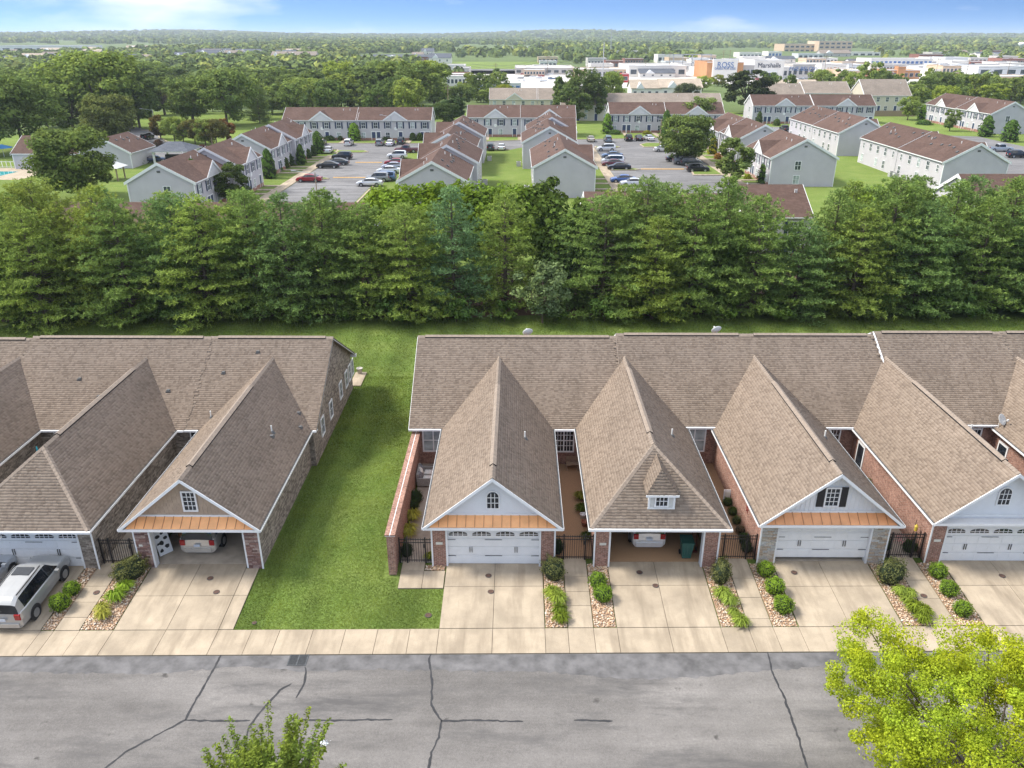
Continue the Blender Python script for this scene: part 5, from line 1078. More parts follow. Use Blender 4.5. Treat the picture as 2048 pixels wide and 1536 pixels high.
SHM = MB().box(-.2, .2, -.05, 0, -.80, .80).box(-.15, .15, -.062, -.05, -.72, -.06).box(-.15, .15, -.062, -.05, .06, .72).mesh('shutter', M['navy_shutter'])
DRM = MB().box(-.48, .48, -.04, 0, 0, 2.1).box(-.34, -.06, -.055, -.04, 1.1, 1.9).box(.06, .34, -.055, -.04, 1.1, 1.9).box(-.34, -.06, -.055, -.04, .25, .95).box(.06, .34, -.055, -.04, .25, .95).mesh('door', M['navy_door'])
DFM = MB().box(-.62, -.48, -.07, 0, 0, 2.25).box(.48, .62, -.07, 0, 0, 2.25).box(-.48, .48, -.07, 0, 2.1, 2.25).mesh('door_frame', M['trim'])
VENTM = MB().box(-.22, .22, -.2, .2, 0, .16).box(-.28, .28, -.26, .26, -.03, .02).mesh('roof_vent', M['lead'])
FLUEM = MB().tube((0, 0, -.1), (0, 0, .4), .07, n=8).mesh('vent_pipe', M['pvc'])
MEDM = MB().lathe(0, 0, [(.30, -.03), (.42, 0), (.42, .03), (.3, .05)], 14).mesh('medallion', M['trim'])
def rot_x(o): o.rotation_euler = (radians(90), 0, 0); return o
def place_win(t, x, y, z, size, shut=False, blind=False, rz=0.0):
    f, p, pb = WM[size]; w = place('window', f, t, (x, y, z), rz); place('pane', pb if blind else p, w)
    if shut:
        for s in (-1, 1):
            q = (size[0]/2+.32)*s; place('shutter', SHM, t, (x+q*cos(rz), y+q*sin(rz), z), rz)
APTN = 0
def block(label, face, x0, x1, y0, y1, segs, z0=0.0, zE=5.05, roof='brown_roof', wallm='vinyl', end_near='vent', dormers=True, back=True, shutters=True, group='grey two-storey apartment blocks', storeys=2, slope=.54, name='apartment_block'):
    """a two-storey row; segs: (length share, step along depth, step in height). Local x runs along the ridge, the front looks to local -y"""
    if face == '-y': base, rz, L, D = (x0, y0, z0), 0.0, x1-x0, y1-y0
    elif face == '+x': base, rz, L, D = (x1, y0, z0), pi/2, y1-y0, x1-x0
    else: base, rz, L, D = (x0, y1, z0), -pi/2, y1-y0, x1-x0
    t = thing(name, base, label, 'building', group, rz); tot = sum(s[0] for s in segs); u = 0.0
    rng = random.Random(int(abs(x0*7+y0*13)))
    for si, (sh, dv, dz) in enumerate(segs):
        l = L*sh/tot; a, b = u, u+l; u += l; f, k = dv, D+dv; ze = zE+dz; zr = ze+(D/2)*slope; o = .32; W = M[wallm]
        m = MB(); g = [(f+o, -.3), (k-o, -.3), (k-o, ze+.05), (D/2+dv, zr-.18), (f+o, ze+.05)]
        m.prism([(a, y, z) for y, z in g], (l, 0, 0)); wall = place('wall', m.mesh('wall', W), t)
        MB_ = MB(); MB_.prism([(a-(.2 if si == 0 else .05), f, ze), (b+(.2 if si == len(segs)-1 else .05), f, ze), (b+(.2 if si == len(segs)-1 else .05), D/2+dv, zr), (a-(.2 if si == 0 else .05), D/2+dv, zr)], (0, 0, -.14))
        MB_.prism([(a-(.2 if si == 0 else .05), D/2+dv, zr), (b+(.2 if si == len(segs)-1 else .05), D/2+dv, zr), (b+(.2 if si == len(segs)-1 else .05), k, ze), (a-(.2 if si == 0 else .05), k, ze)], (0, 0, -.14))
        rf = place('roof', MB_.mesh('roof', M[roof]), t)
        for e, sg in ((a, -1), (b, 1)):                # rake boards and corner posts at both ends of the segment
            xx = e+sg*.205
            for p, q in (((f-.05, ze-.42), (D/2+dv, zr-.42)), ((D/2+dv, zr-.42), (k+.05, ze-.42))):
                mm = MB().prism([(xx, p[0], p[1]), (xx, q[0], q[1]), (xx, q[0], q[1]+.44), (xx, p[0], p[1]+.44)], (sg*.05, 0, 0)); place('rake_board', mm.mesh('rake_board', M['trim']), t)
            for y in (f+o, k-o): place('corner_post', MB().box(e+sg*.02-.09, e+sg*.02+.09, y-.09 if y > D/2 else y-.03, y+.03 if y > D/2 else y+.09, -.2, ze).mesh('corner_post', M['trim']), t)
        for y in (f-.05, k-.07): place('gutter', MB().box(a, b, y, y+.12, ze-.17, ze-.02).mesh('gutter', M['trim']), t)
        yf_ = f+o-.005
        # front: upper windows with shutters, lower windows and doors
        n = max(2, int(l/3.1)); zu, zl = ze-1.30, 1.25
        if storeys == 2:
            for i in range(n):
                x = a + l*(i+.5)/n; big = i % 3 != 1; place_win(t, x, yf_, zu, (1.0, 1.45), shutters, rng.random() < .45)
                if i % 2 == 0: place_win(t, x-.15, yf_, zl, (1.0, 1.45), False, rng.random() < .6)
            for i in range(n):
                if i % 2 == 1:
                    for dx in ((-.65, .65) if i % 4 == 1 else (0,)):
                        d = place('door', DRM, t, (a+l*(i+.5)/n+dx, yf_, .02)); place('door_frame', DFM, d)
            place('base_course', MB().box(a+.1, b-.1, yf_-.06, yf_-.008, -.2, .62).mesh('base_course', M['base_brick']), t) if shutters else None
            if dormers:
                o2 = rot_x(place('medallion', MEDM, t, (a+l*.52, yf_+.02, 2.95)))
            if back:
                nb = max(2, int(l/3.4))
                for i in range(nb):
                    x = a+l*(i+.5)/nb; sz = (.65, 1.1) if i % 4 == 0 else (1.0, 1.45)
                    place_win(t, x, k-o+.005, zu-.05, sz, False, rng.random() < .3, pi)
                    if i % 3 != 0: place_win(t, x, k-o+.005, zl, (1.0, 1.45), False, rng.random() < .3, pi)
        if dormers:
            c = a+l*.52; hw = 2.95; hh = 2.2; zd = ze-.02; mm = MB(); yb_ = f+hh/slope*1.0
            mm.prism([(c-hw, f-.06, zd), (c+hw, f-.06, zd), (c, f-.06, zd+hh)], (0, .1, 0)); dg = place('cross_gable', mm.mesh('cross_gable', M['vinyl_light'] if wallm == 'vinyl' else W), t)
            r2 = MB()
            for s in (-1, 1): r2.prism([(c+s*(hw+.12), f-.12, zd-.06), (c, f-.12, zd+hh+.03), (c, f+(hh+.03)/slope+.1, zd+hh+.03), (c+s*(hw+.12), f+.1, zd-.06)], (0, 0, -.07))
            place('cross_roof', r2.mesh('cross_roof', M[roof]), dg)
            for s in (-1, 1): place('rake_board', MB().prism([(c+s*(hw+.3), f-.17, zd-.30), (c, f-.17, zd+hh-.36), (c, f-.17, zd+hh+.08), (c+s*(hw+.3), f-.17, zd+.06)], (0, .045, 0)).mesh('rake_board', M['trim']), dg)
        # roof furniture on the rear slope
        for i in range(int(l/2.4)):
            x = a + 1.2 + i*2.4 + rng.uniform(-.4, .4); v = rng.uniform(.45, .85); y = lerp(k, D/2+dv, v); z = lerp(ze, zr, v)
            oo = place('roof_vent', VENTM, rf, (x, y, z)); oo.rotation_euler = (-atan2(slope, 1), 0, 0)
        for i in range(2):
            x = a + l*rng.uniform(.2, .8); v = rng.uniform(.5, .9); place('vent_pipe', FLUEM, rf, (x, lerp(k, D/2+dv, v), lerp(ze, zr, v))); x = a+l*rng.uniform(.6, .9); place('vent_pipe', FLUEM, rf, (x, lerp(f, D/2+dv, .75), lerp(ze, zr, .75)))
        # gable ends
        for e, sg in ((a, -1), (b, 1)):
            if (si == 0 and sg < 0) or (si == len(segs)-1 and sg > 0):
                place('gable_vent', MB().box(e+sg*.03-.03, e+sg*.03+.03, D/2+dv-.25, D/2+dv+.25, zr-1.5, zr-1.2).mesh('gable_vent', M['lead']), t)
                if end_near == 'window' and storeys == 2:
                    for yy, zz in ((D*.42+dv, ze-1.35), (D*.42+dv, 1.2)):
                        place_win(t, e+sg*.005, yy, zz, (1.0, 1.45), False, zz < 2, pi/2 if sg > 0 else -pi/2)
    return t
S2 = [(1, 0, 0), (1, .0, .32)]
block('grey apartment block nearest on the left with its gable end towards us', '+x', -58.7, -48.0, 119.0, 133.4, [(1, 0, 0)], end_near='window')
block('grey apartment block stepping up behind the nearest left one', '+x', -57.0, -46.2, 133.5, 146.0, [(1, 0, .32)])
block('grey apartment block beyond the gap on the left, nearer half', '+x', -58.4, -47.7, 157.0, 171.9, [(1, 0, 0)])
block('grey apartment block beyond the gap on the left, farther half', '+x', -57.6, -46.7, 172.0, 186.3, [(1, 0, .2)])
block('long grey apartment row with two gables facing us across the left parking lot', '-y', -61.3, -22.7, 214.5, 225.0, [(1, 0, .0), (1, .0, .03)])
block('grey apartment row with two gables behind the centre, left of the dark tree', '-y', -13.6, 15.5, 222.8, 233.3, [(1, 0, 0), (1, -.8, .03)])
block('grey row right of the left lot, nearest stepped roof', '-x', -18.3, -7.4, 120.5, 136.0, [(1, 0, 0)], shutters=False)
block('grey row right of the left lot, second stepped roof', '-x', -17.3, -6.5, 136.1, 152.2, [(1, 0, .5)], shutters=False)
block('grey row right of the left lot, third stepped roof beyond the gap', '-x', -18.8, -8.0, 157.5, 174.4, [(1, 0, 0)], shutters=False)
block('grey row right of the left lot, farthest stepped roof', '-x', -17.9, -7.0, 174.5, 189.8, [(1, 0, .5)], shutters=False)
block('grey block with its blank gable end towards us in the centre', '+x', 2.35, 13.35, 134.5, 157.5, [(1, 0, 0)])
block('grey block directly behind the centre blank gable, nearer half', '+x', .75, 12.3, 166.5, 183.5, [(1, 0, .2)])
block('grey block behind the centre blank gable, farthest part', '+x', 1.9, 13.3, 183.6, 198.0, [(1, 0, .55)])
block('grey apartment row facing us behind the right parking lot', '-y', 26.0, 58.0, 233.0, 243.5, [(1, 0, 0), (1, -.3, .05)])
block('grey apartment row facing us farthest right of the right lot', '-y', 73.5, 111.0, 259.0, 270.0, [(1, 0, .3), (1, -.8, .35)], end_near='window')
block('grey block at the right of the lot with dark gable window towards us', '-x', 45.3, 57.6, 145.6, 161.7, [(1, 0, 0)], end_near='window')
block('long grey block behind the one with the dark gable window', '-x', 45.9, 57.2, 172.5, 203.0, [(1, 0, 0), (1, .3, .1)])
block('grey block showing its back and plain gable, second from the right', '+x', 72.5, 84.5, 186.0, 220.6, [(1, 0, 0), (1, 0, .05)], shutters=False)
block('grey block showing its back with rows of roof vents, nearest on the right', '+x', 73.8, 85.6, 140.8, 176.6, [(1, 0, 0), (1, 0, .05)], shutters=False)
block('grey block with two white-edged gables at the far right', '-x', 131.5, 143.5, 231.0, 269.0, [(1, 0, .2), (1, 0, .3)], end_near='window')
block('brown-roofed block hidden behind the pines in the centre right', '-y', 8.5, 27.2, 94.5, 105.5, [(1, 0, 0), (1, .6, -.3)], zE=4.2, dormers=False)
block('brown-roofed block behind the pines with its slope showing through a gap', '-y', 27.3, 35.5, 94.8, 105.8, [(1, 0, .0)], dormers=False)
block('brown-roofed block behind the pines on the left', '-y', -58, -18, 93.5, 104.5, [(1, 0, 0)], z0=-.3, zE=3.3, dormers=False, storeys=1)
block('brown-roofed block with white gable edge behind the pines at the right edge', '-y', 56.5, 82, 97.5, 108.5, [(1, 0, .9)], dormers=False)
block('cream two-storey block with taupe roof behind a wooden fence', '-y', 125.0, 141.5, 301, 316, [(1, 0, 0)], zE=5.6, roof='taupe_roof', wallm='vinyl_cream', dormers=False, shutters=False, name='apartment_block', group='taupe-roofed blocks behind the complex', slope=.7)
block('taupe-roofed block left of the cream two-storey block', '-y', 90.0, 124.0, 311, 325, [(1, 0, -.5), (1, .6, .2)], zE=5.6, roof='taupe_roof', wallm='vinyl_cream', dormers=False, shutters=False, group='taupe-roofed blocks behind the complex')
block('taupe roof stretched behind the right lot row', '-y', 14, 66, 268, 281, [(1, 0, 0)], zE=4.6, roof='taupe_roof', wallm='vinyl_cream', dormers=False, shutters=False, group='taupe-roofed blocks behind the complex')
block('taupe-roofed row with small white gables behind the centre row', '-y', -10, 24, 296, 309, [(1, 0, 0), (1, 0, 0)], zE=4.6, roof='taupe_roof', wallm='vinyl_cream', shutters=False, group='taupe-roofed blocks behind the complex')
block('taupe-roofed building half hidden among trees at the upper left', '-y', -245, -190, 330, 350, [(1, 0, 0)], zE=6, roof='taupe_roof', wallm='vinyl_cream', dormers=False, shutters=False, group='taupe-roofed blocks behind the complex', slope=.4)
# clubhouse by the pool
block('low clubhouse with brown roof beside the pool, left wing', '-y', -103.5, -90.0, 165, 176, [(1, 0, 0)], zE=3.1, dormers=False, shutters=False, storeys=1, group='clubhouse wings')
block('low clubhouse wing with grey gable facing the parking court', '-x', -90.5, -79.5, 166.5, 178, [(1, 0, 0)], zE=3.1, dormers=False, shutters=False, storeys=1, group='clubhouse wings')
# wooden fence before the cream block
ft = thing('wooden_fence', (128, 284.5, 0), 'weathered wooden board fence before the cream two-storey block', 'fence')
for i in range(75): MB().box(118.5+i*.24, 118.5+i*.24+.22, 284.5, 284.53, 0, 1.85+random.uniform(-.04, .04)).obj('board', M['wood'], ft)
for i in range(8): MB().box(118.5+i*2.5-.06, 118.5+i*2.5+.06, 284.54, 284.66, 0, 1.9).obj('post', M['wood'], ft)
# ------------------------------------------------------------ parking lots, kerbs and lawns of the complex
def sheet(name, pts, mat, z, kind='structure', parent=None):
    m = MB(); m.face([(x, y, z) for x, y in pts]); o = m.obj(name, mat, parent)
    return tag(o, kind=kind) if parent is None else o
sheet('complex_lawn', [(-140, 88), (150, 88), (170, 300), (-140, 300)], M['turf'], -.022)
lot = sheet('parking_lot', [(-41.5, 100), (-27, 100), (-26.5, 190), (-22, 196), (-2, 196), (.5, 200), (16.5, 204), (18.9, 200), (18.9, 100), (40.5, 100), (40.5, 200), (60, 206), (68, 212), (110, 214), (110, 250), (72, 250), (66, 222), (38.7, 220.5), (19, 217), (0, 215), (-22, 208), (-54, 208.5), (-54, 196), (-43.5, 196), (-41.5, 186)], M['lot_asphalt'], -.014)
sheet('parking_lot', [(88, 135), (126, 135), (126, 225), (100, 232), (88, 180)], M['lot_asphalt'], -.014)
sheet('approach_road', [(-130, 262), (-108, 240), (-101.6, 232), (-98, 222), (-92, 212.5), (-84, 204.5), (-72, 199.5), (-60, 198), (-54, 196), (-54, 190), (-66, 189), (-78, 181), (-80, 177), (-88, 186), (-93, 192), (-98, 200), (-104, 212), (-106, 222), (-112, 236), (-134, 256)], M['lot_asphalt'], -.014)
def kerbline(pts, label, w=.3, h=.14, mat='concrete'):
    m = MB()
    for (a, b), (c, d) in zip(pts[:-1], pts[1:]):
        l = hypot(c-a, d-b); nx, ny = -(d-b)/l*w/2, (c-a)/l*w/2; m.prism([(a-nx, b-ny, h-.03), (a+nx, b+ny, h-.03), (c+nx, d+ny, h-.03), (c-nx, d-ny, h-.03)], (0, 0, -h-.05))
    return tag(m.obj('kerb', M[mat]), kind='structure')
for pts in ([(-54, 208.6), (-22, 208.2), (0, 215.3), (19, 217.2), (38.7, 220.7), (66, 222.3)], [(-26.4, 100), (-26.3, 190), (-22, 196.2), (-2, 196.2)], [(40.7, 100), (40.7, 200), (60, 206)], [(-41.5, 186), (-43.5, 196), (-54, 196)], [(-110, 239), (-101.3, 232), (-97.7, 222), (-91.7, 212.5), (-83.7, 204.8), (-72, 199.8), (-60, 198.3)], [(-112, 236), (-106.2, 222), (-104.2, 212), (-98.2, 200), (-93.2, 192)]): kerbline(pts, '')
def path(x0, x1, y0, y1, z=.0):
    m = MB().box(x0, x1, y0, y1, -.06, z+.07); return tag(m.obj('footpath', M['concrete']), kind='structure')
path(-43.6, -41.6, 108, 186); path(16.9, 18.8, 108, 200); path(40.8, 42.3, 140, 200)
for y in (122, 126.5, 131, 137, 141, 145, 160, 164, 168, 175, 179, 183): path(-48, -43.6, y, y+1.1)
for y in (148, 152, 157, 175, 180, 186, 192, 198): path(42.3, 46, y, y+1.1)
for y in (138, 142, 148, 153, 172, 178, 190): path(13.2, 16.9, y, y+1.1)
for x in (-54, -46, -36, -29, -9, 0, 8, 29.5, 38, 47): path(x, x+1.3, 208.8 if x < -20 else 215.6 if x < 20 else 219.6, 214.6 if x < -20 else 222.9 if x < 20 else 233)
# kerbed islands and yellow painted bumps
def island(pts):
    m = MB().prism([(x, y, .13) for x, y in pts], (0, 0, -.2)); o = tag(m.obj('kerbed_island', M['concrete']), kind='structure')
    cx = sum(p[0] for p in pts)/len(pts); cy = sum(p[1] for p in pts)/len(pts); sheet('island_turf', [(cx+(x-cx)*.88, cy+(y-cy)*.88) for x, y in pts], M['turf'], .136, parent=o)
island([(-43.2, 190.2), (-36.5, 190.5), (-35.2, 192), (-36.5, 194), (-43.2, 194.2)]); island([(-41.4, 152.2), (-37, 152.4), (-36, 153.3), (-37, 154.4), (-41.4, 154.5)]); island([(19, 164), (24, 164.3), (25.2, 165.4), (24, 166.6), (19, 166.8)]); island([(31, 201), (36.5, 201), (36.5, 209), (33, 209.5), (30.8, 206)]); island([(34.5, 158), (40.6, 158), (40.6, 171), (36, 171)])
island([(19, 199.6), (24.6, 199.9), (25.4, 201.2), (24.4, 202.4), (19, 202.2)])
M['yellow_paint'] = plain('yellow_paint', (.55, .33, .12), .8, var=.2)
for a in ((-35.2, -29.4, 174.6, 175.4), (-35.7, -29.4, 154.6, 155.3), (25.4, 34.3, 165.6, 166.5)): MB().box(*a, -.012, .05).obj('speed_bump', M['yellow_paint'], lot)
M['white_line'] = plain('white_line', (.32, .32, .32), .8, var=.2)
for x, ysl in (((-41.4, -36.4), range(108, 186, 3)), ((-31.5, -26.6), range(108, 190, 3)), ((19.0, 24.0), range(112, 198, 3)), ((35.6, 40.5), range(112, 198, 3))):
    for y in ysl: MB().box(x[0], x[1], y-.05, y+.05, -.011, -.008).obj('bay_line', M['white_line'], lot)
# pool, deck and blue parasol
sheet('pool_deck', [(-125, 152), (-95, 152), (-95, 166), (-125, 168)], M['concrete'], -.010); M['water'] = plain('pool_water', (.06, .38, .40), .08, var=.15)
sheet('pool_water', [(-122, 155), (-101.5, 156), (-101, 162), (-122, 163)], M['water'], -.004)
um = thing('pool_parasol', (-116.5, 183, 0), 'blue parasol beside the pool at the left edge', 'parasol'); MB().tube((-116.5, 183, 0), (-116.5, 183, 2.6), .04, n=6).obj('pole', M['trim'], um); MB().lathe(-116.5, 183, [(2.2, 2.0), (2.2, 2.06), (.1, 2.75), (.02, 2.8)], 8).obj('canopy', plain('parasol_blue', (.06, .22, .48), .7), um)
pf = thing('pool_fence', (-112, 165, 0), 'white picket fence along the pool deck', 'fence')
for i in range(26): MB().box(-124+i*.9, -124+i*.9+.1, 166.4, 166.5, 0, 1.4).obj('post', M['trim'], pf)
for z in (.2, 1.25): MB().box(-124, -101, 166.42, 166.48, z, z+.08).obj('rail', M['trim'], pf)
# mail pavilion with slate roof and a park gazebo
pv = thing('mail_pavilion', (-74, 176, 0), 'open mail pavilion with hipped slate-blue roof on white posts', 'pavilion')
for x in (-77.5, -70.5):
    for y in (172, 179): MB().box(x-.18, x+.18, y-.18, y+.18, 0, 2.7).obj('post', M['trim'], pv)
m = MB(); e = [(-78.3, 171.2), (-69.7, 171.2), (-69.7, 179.8), (-78.3, 179.8)]; r = [(-75.5, 175.5), (-72.5, 175.5)]
for q in ([(*e[0], 2.7), (*e[1], 2.7), (*r[1], 4.3), (*r[0], 4.3)], [(*e[1], 2.7), (*e[2], 2.7), (*r[1], 4.3)], [(*e[2], 2.7), (*e[3], 2.7), (*r[0], 4.3), (*r[1], 4.3)], [(*e[3], 2.7), (*e[0], 2.7), (*r[0], 4.3)]): m.face(q)
m.obj('roof', M['slate_roof'], pv); MB().box(-78.2, -69.8, 171.3, 179.7, 2.55, 2.68).obj('fascia', M['trim'], pv); MB().box(-76.5, -71.5, 175.2, 175.9, 0, 1.6).obj('mailbox_bank', M['plastic'], pv)
gz_ = thing('park_gazebo', (-77, 152, 0), 'small gazebo with pale roof right of the dark round tree', 'gazebo')
for x, y in ((-78.5, 150.7), (-75.5, 150.7), (-78.5, 153.7), (-75.5, 153.7)): MB().box(x-.1, x+.1, y-.1, y+.1, 0, 2.4).obj('post', M['wood'], gz_)
m = MB(); e = [(-79.2, 150), (-74.8, 150), (-74.8, 154.4), (-79.2, 154.4)]
for k in range(4): m.face([(*e[k], 2.4), (*e[(k+1) % 4], 2.4), (-77, 152.2, 3.7)])
m.obj('roof', M['lightgrey'], gz_)
# air conditioners at the backs of the centre rows
for i, (x, y, lab) in enumerate(((-6.4, 139, 'air conditioner behind the second stepped roof, nearer'), (-6.0, 147, 'air conditioner behind the second stepped roof, farther'), (-6.2, 178, 'air conditioner behind the farthest stepped roof'), (1.6, 138.5, 'air conditioner left of the centre blank gable, nearer'), (1.6, 141, 'air conditioner left of the centre blank gable, farther'), (.2, 170, 'air conditioner left of the block behind the blank gable'), (72.8, 155, 'air conditioner behind the block with rows of roof vents, nearer'), (72.8, 157, 'air conditioner behind the block with rows of roof vents, farther'))):
    t = thing('air_conditioner', (x, y, 0), lab, 'air conditioner', 'air conditioners'); MB().box(x-.45, x+.45, y-.45, y+.45, 0, .95).obj('housing', M['lightgrey'], t); MB().lathe(x, y, [(.38, .95), (.38, .99), (.1, 1.0)], 12).obj('fan_guard', M['black'], t)
    for q in range(5): MB().box(x-.46, x+.46, y-.46, y+.46, .12+q*.16, .16+q*.16).obj('louvre', M['grate'], t)

# ------------------------------------------------------------ parked cars of the complex
WHT, BLK, RED, GRY, BLU, BEI, DGR = (.74, .75, .76), (.015, .016, .02), (.30, .02, .025), (.28, .29, .30), (.10, .17, .30), (.50, .45, .36), (.05, .06, .065)
CL = [('sedan', (-49.44,205.24), 90, BEI, 'beige car at the left end of the row facing the long left block'), ('suv', (-42.40,204.44), 90, WHT, 'white car parked before the round shrub of the long left block'), ('suv', (-34.59,204.49), 90, GRY, 'silver-grey car left of the white one before the long left block'), ('sedan', (-31.93,204.34), 90, WHT, 'white car between two grey ones before the long left block'), ('suv', (-29.71,207.65), 90, DGR, 'dark grey car at the right end before the long left block'),
 ('pickup', (-26.16,191.09), 180, (.13, .03, .035), 'dark red pickup truck at the top right of the left lot'), ('sedan', (-44.49,190.85), 95, WHT, 'white car by the kerbed island in the left lot'), ('suv', (-39.06,179.92), 180, BLK, 'black large car on the left side of the left lot, farthest'), ('sedan', (-38.28,171.44), 180, DGR, 'dark grey-green car on the left side of the left lot'), ('sedan', (-39.35,167.14), 180, BLK, 'black car on the left side of the left lot, nearest of three'), ('sedan', (-39.14,150.09), 180, RED, 'red car alone on the left side of the left lot'),
 ('suv', (-27.06,181.63), 180, WHT, 'white car right side of the left lot beyond the red one'), ('sedan', (-25.96,171.53), 180, RED, 'bright red car on the right side of the left lot'), ('sedan', (-25.66,165.85), 180, (.42, .44, .52), 'pale blue car between red and white on the right of the left lot'), ('sedan', (-25.78,160.51), 180, WHT, 'white car on the right side of the left lot near the trees'), ('van', (-25.52,151.87), 180, BLU, 'blue van on the right side of the left lot behind the treetops'), ('suv', (-26.37,150.70), 180, GRY, 'silver car beside the blue van in the left lot'), ('sedan', (-27.02,145.73), 180, WHT, 'white car nearest the treetops in the left lot'),
 ('suv', (-6.54,195.84), 90, DGR, 'dark car parked alone before the centre row'), ('sedan', (-3.91,196.67), 90, WHT, 'white car parked before the centre row'), ('sedan', (19.06,213.17), 90, BEI, 'beige car at the left end before the right lot row'), ('suv', (23.40,212.32), 90, (.20, .25, .30), 'blue-grey car before the cone-shaped shrub of the right lot row'), ('suv', (29.05,214.58), 90, BLK, 'black tall car before the doors of the right lot row'), ('sedan', (31.88,215.49), 90, BLK, 'black low car before the doors of the right lot row'), ('sedan', (34.56,215.51), 100, WHT, 'white car before the doors of the right lot row'),
 ('suv', (21.11,194.16), 180, WHT, 'white car at the far left corner of the right lot'), ('sedan', (21.24,182.72), 180, (.14, .22, .36), 'blue car left side of the right lot beside the white van'), ('van', (20.40,174.14), 180, WHT, 'white van on the left side of the right lot'), ('sedan', (20.10,170.40), 180, (.14, .03, .035), 'dark red car beside the white van in the right lot'), ('sedan', (20.79,165.49), 180, BLK, 'black car by the kerbed strip on the left of the right lot'), ('sedan', (19.71,149.93), 180, (.08, .15, .38), 'bright blue car nearest the treetops in the right lot'), ('sedan', (21.06,146.07), 180, WHT, 'white car nearest the treetops in the right lot'),
 ('sedan', (34.72,193.22), 0, WHT, 'white car half hidden behind the tree in the right lot'), ('sedan', (34.84,177.23), 0, BLK, 'black car under the tree in the right lot, farthest'), ('suv', (35.53,173.46), 0, GRY, 'silver car under the tree in the right lot'), ('suv', (36.79,171.26), 0, DGR, 'dark grey car under the tree in the right lot'), ('suv', (36.41,162.89), 0, BLK, 'big black car nearest us under the tree in the right lot'),
 ('pickup', (76.96,237.05), 90, BLK, 'black pickup truck before the farthest right row'), ('pickup', (114.49,193.89), 0, (.42, .45, .48), 'silver pickup truck in the far right lot'), ('suv', (112.68,183.43), 0, BLK, 'black car at the right edge in the far right lot'), ('suv', (-98.60,217.10), 85, BLK, 'black car driving on the curved approach road'), ('sedan', (-78.71,174.90), 20, (.03, .045, .10), 'dark blue car by the slate-roofed mail pavilion')]
for kind, (x, y), deg, colr, lab in CL: car(kind, x, y, -.012, radians(deg), colr, lab, 'cars parked in the apartment lots')
def golf_cart(x, y, rz, roofc, label):
    t = thing('golf_cart', (x, y, 0), label, 'golf cart', 'golf carts', rz); place('body', MB().prism([(-1.2, -.55, .3), (1.15, -.55, .3), (1.2, -.55, .75), (.7, -.55, .85), (.45, -.55, .5), (-.2, -.55, .5), (-.3, -.55, .8), (-1.2, -.55, .85)], (0, 1.1, 0)).mesh('cart_body', M['lightgrey']), t)
    place('roof', MB().box(-1.1, .75, -.6, .6, 1.85, 1.93).mesh('cart_roof', roofc), t); place('seat', MB().box(-.75, -.2, -.5, .5, .8, .95).box(-.85, -.72, -.5, .5, .9, 1.35).mesh('cart_seat', M['plastic']), t)
    for a in (-1.0, .7):
        for b in (-.55, .55): place('post', MB().tube((a, b, .75), (a, b, 1.86), .025, n=5).mesh('cart_post', M['black']), t); place('wheel', MB().tube((a*.85, b-.08, .22), (a*.85, b+.08, .22), .22, n=12).mesh('cart_wheel', M['tyre']), t)
golf_cart(*(-82.75,179.62), .4, plain('tan_roof', (.55, .42, .26), .6), 'tan-roofed golf cart beside the dark blue car'); golf_cart(*(-97.12,202.02), 2.4, M['white'], 'white-roofed golf cart beneath the forked tree')
# ------------------------------------------------------------ shrubs and trees of the complex
CONE = []
for s, (rb, top) in enumerate(((.42, 1.0), (.46, .8))):
    rng = np.random.default_rng(90+s); n = 900; z = rng.uniform(0, 1, n)**.8; a = rng.uniform(0, 6.28, n); r = rb*np.sqrt(np.clip(1-z**(1.6 if s == 0 else 2.6), 0, 1))*(.85+.15*np.sin(z*22+a*3))*rng.uniform(.82, 1.05, n)*np.clip(z*6+.6, 0, 1)
    p = np.stack([np.cos(a)*r, np.sin(a)*r, z], -1); nr = np.stack([np.cos(a), np.sin(a), .5+0*a], -1) + rand_dirs(n, rng)*.6; nr /= np.linalg.norm(nr, axis=1, keepdims=True); L = .055*rng.uniform(.6, 1.3, n)
    inner = MB(); inner.lathe(0, 0, [(rb*.5, 0), (rb*.78, .12), (rb*.72, .4), (rb*.5, .7), (rb*.2, .9), (.01, .96)], 10)
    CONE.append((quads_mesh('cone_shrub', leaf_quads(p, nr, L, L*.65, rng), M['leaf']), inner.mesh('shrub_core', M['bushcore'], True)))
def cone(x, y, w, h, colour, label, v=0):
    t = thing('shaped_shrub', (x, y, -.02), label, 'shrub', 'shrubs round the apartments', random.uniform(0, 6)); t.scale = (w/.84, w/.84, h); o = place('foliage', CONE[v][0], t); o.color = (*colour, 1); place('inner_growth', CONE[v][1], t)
G1, G2, G3 = (.10, .18, .045), (.16, .28, .045), (.085, .13, .045)
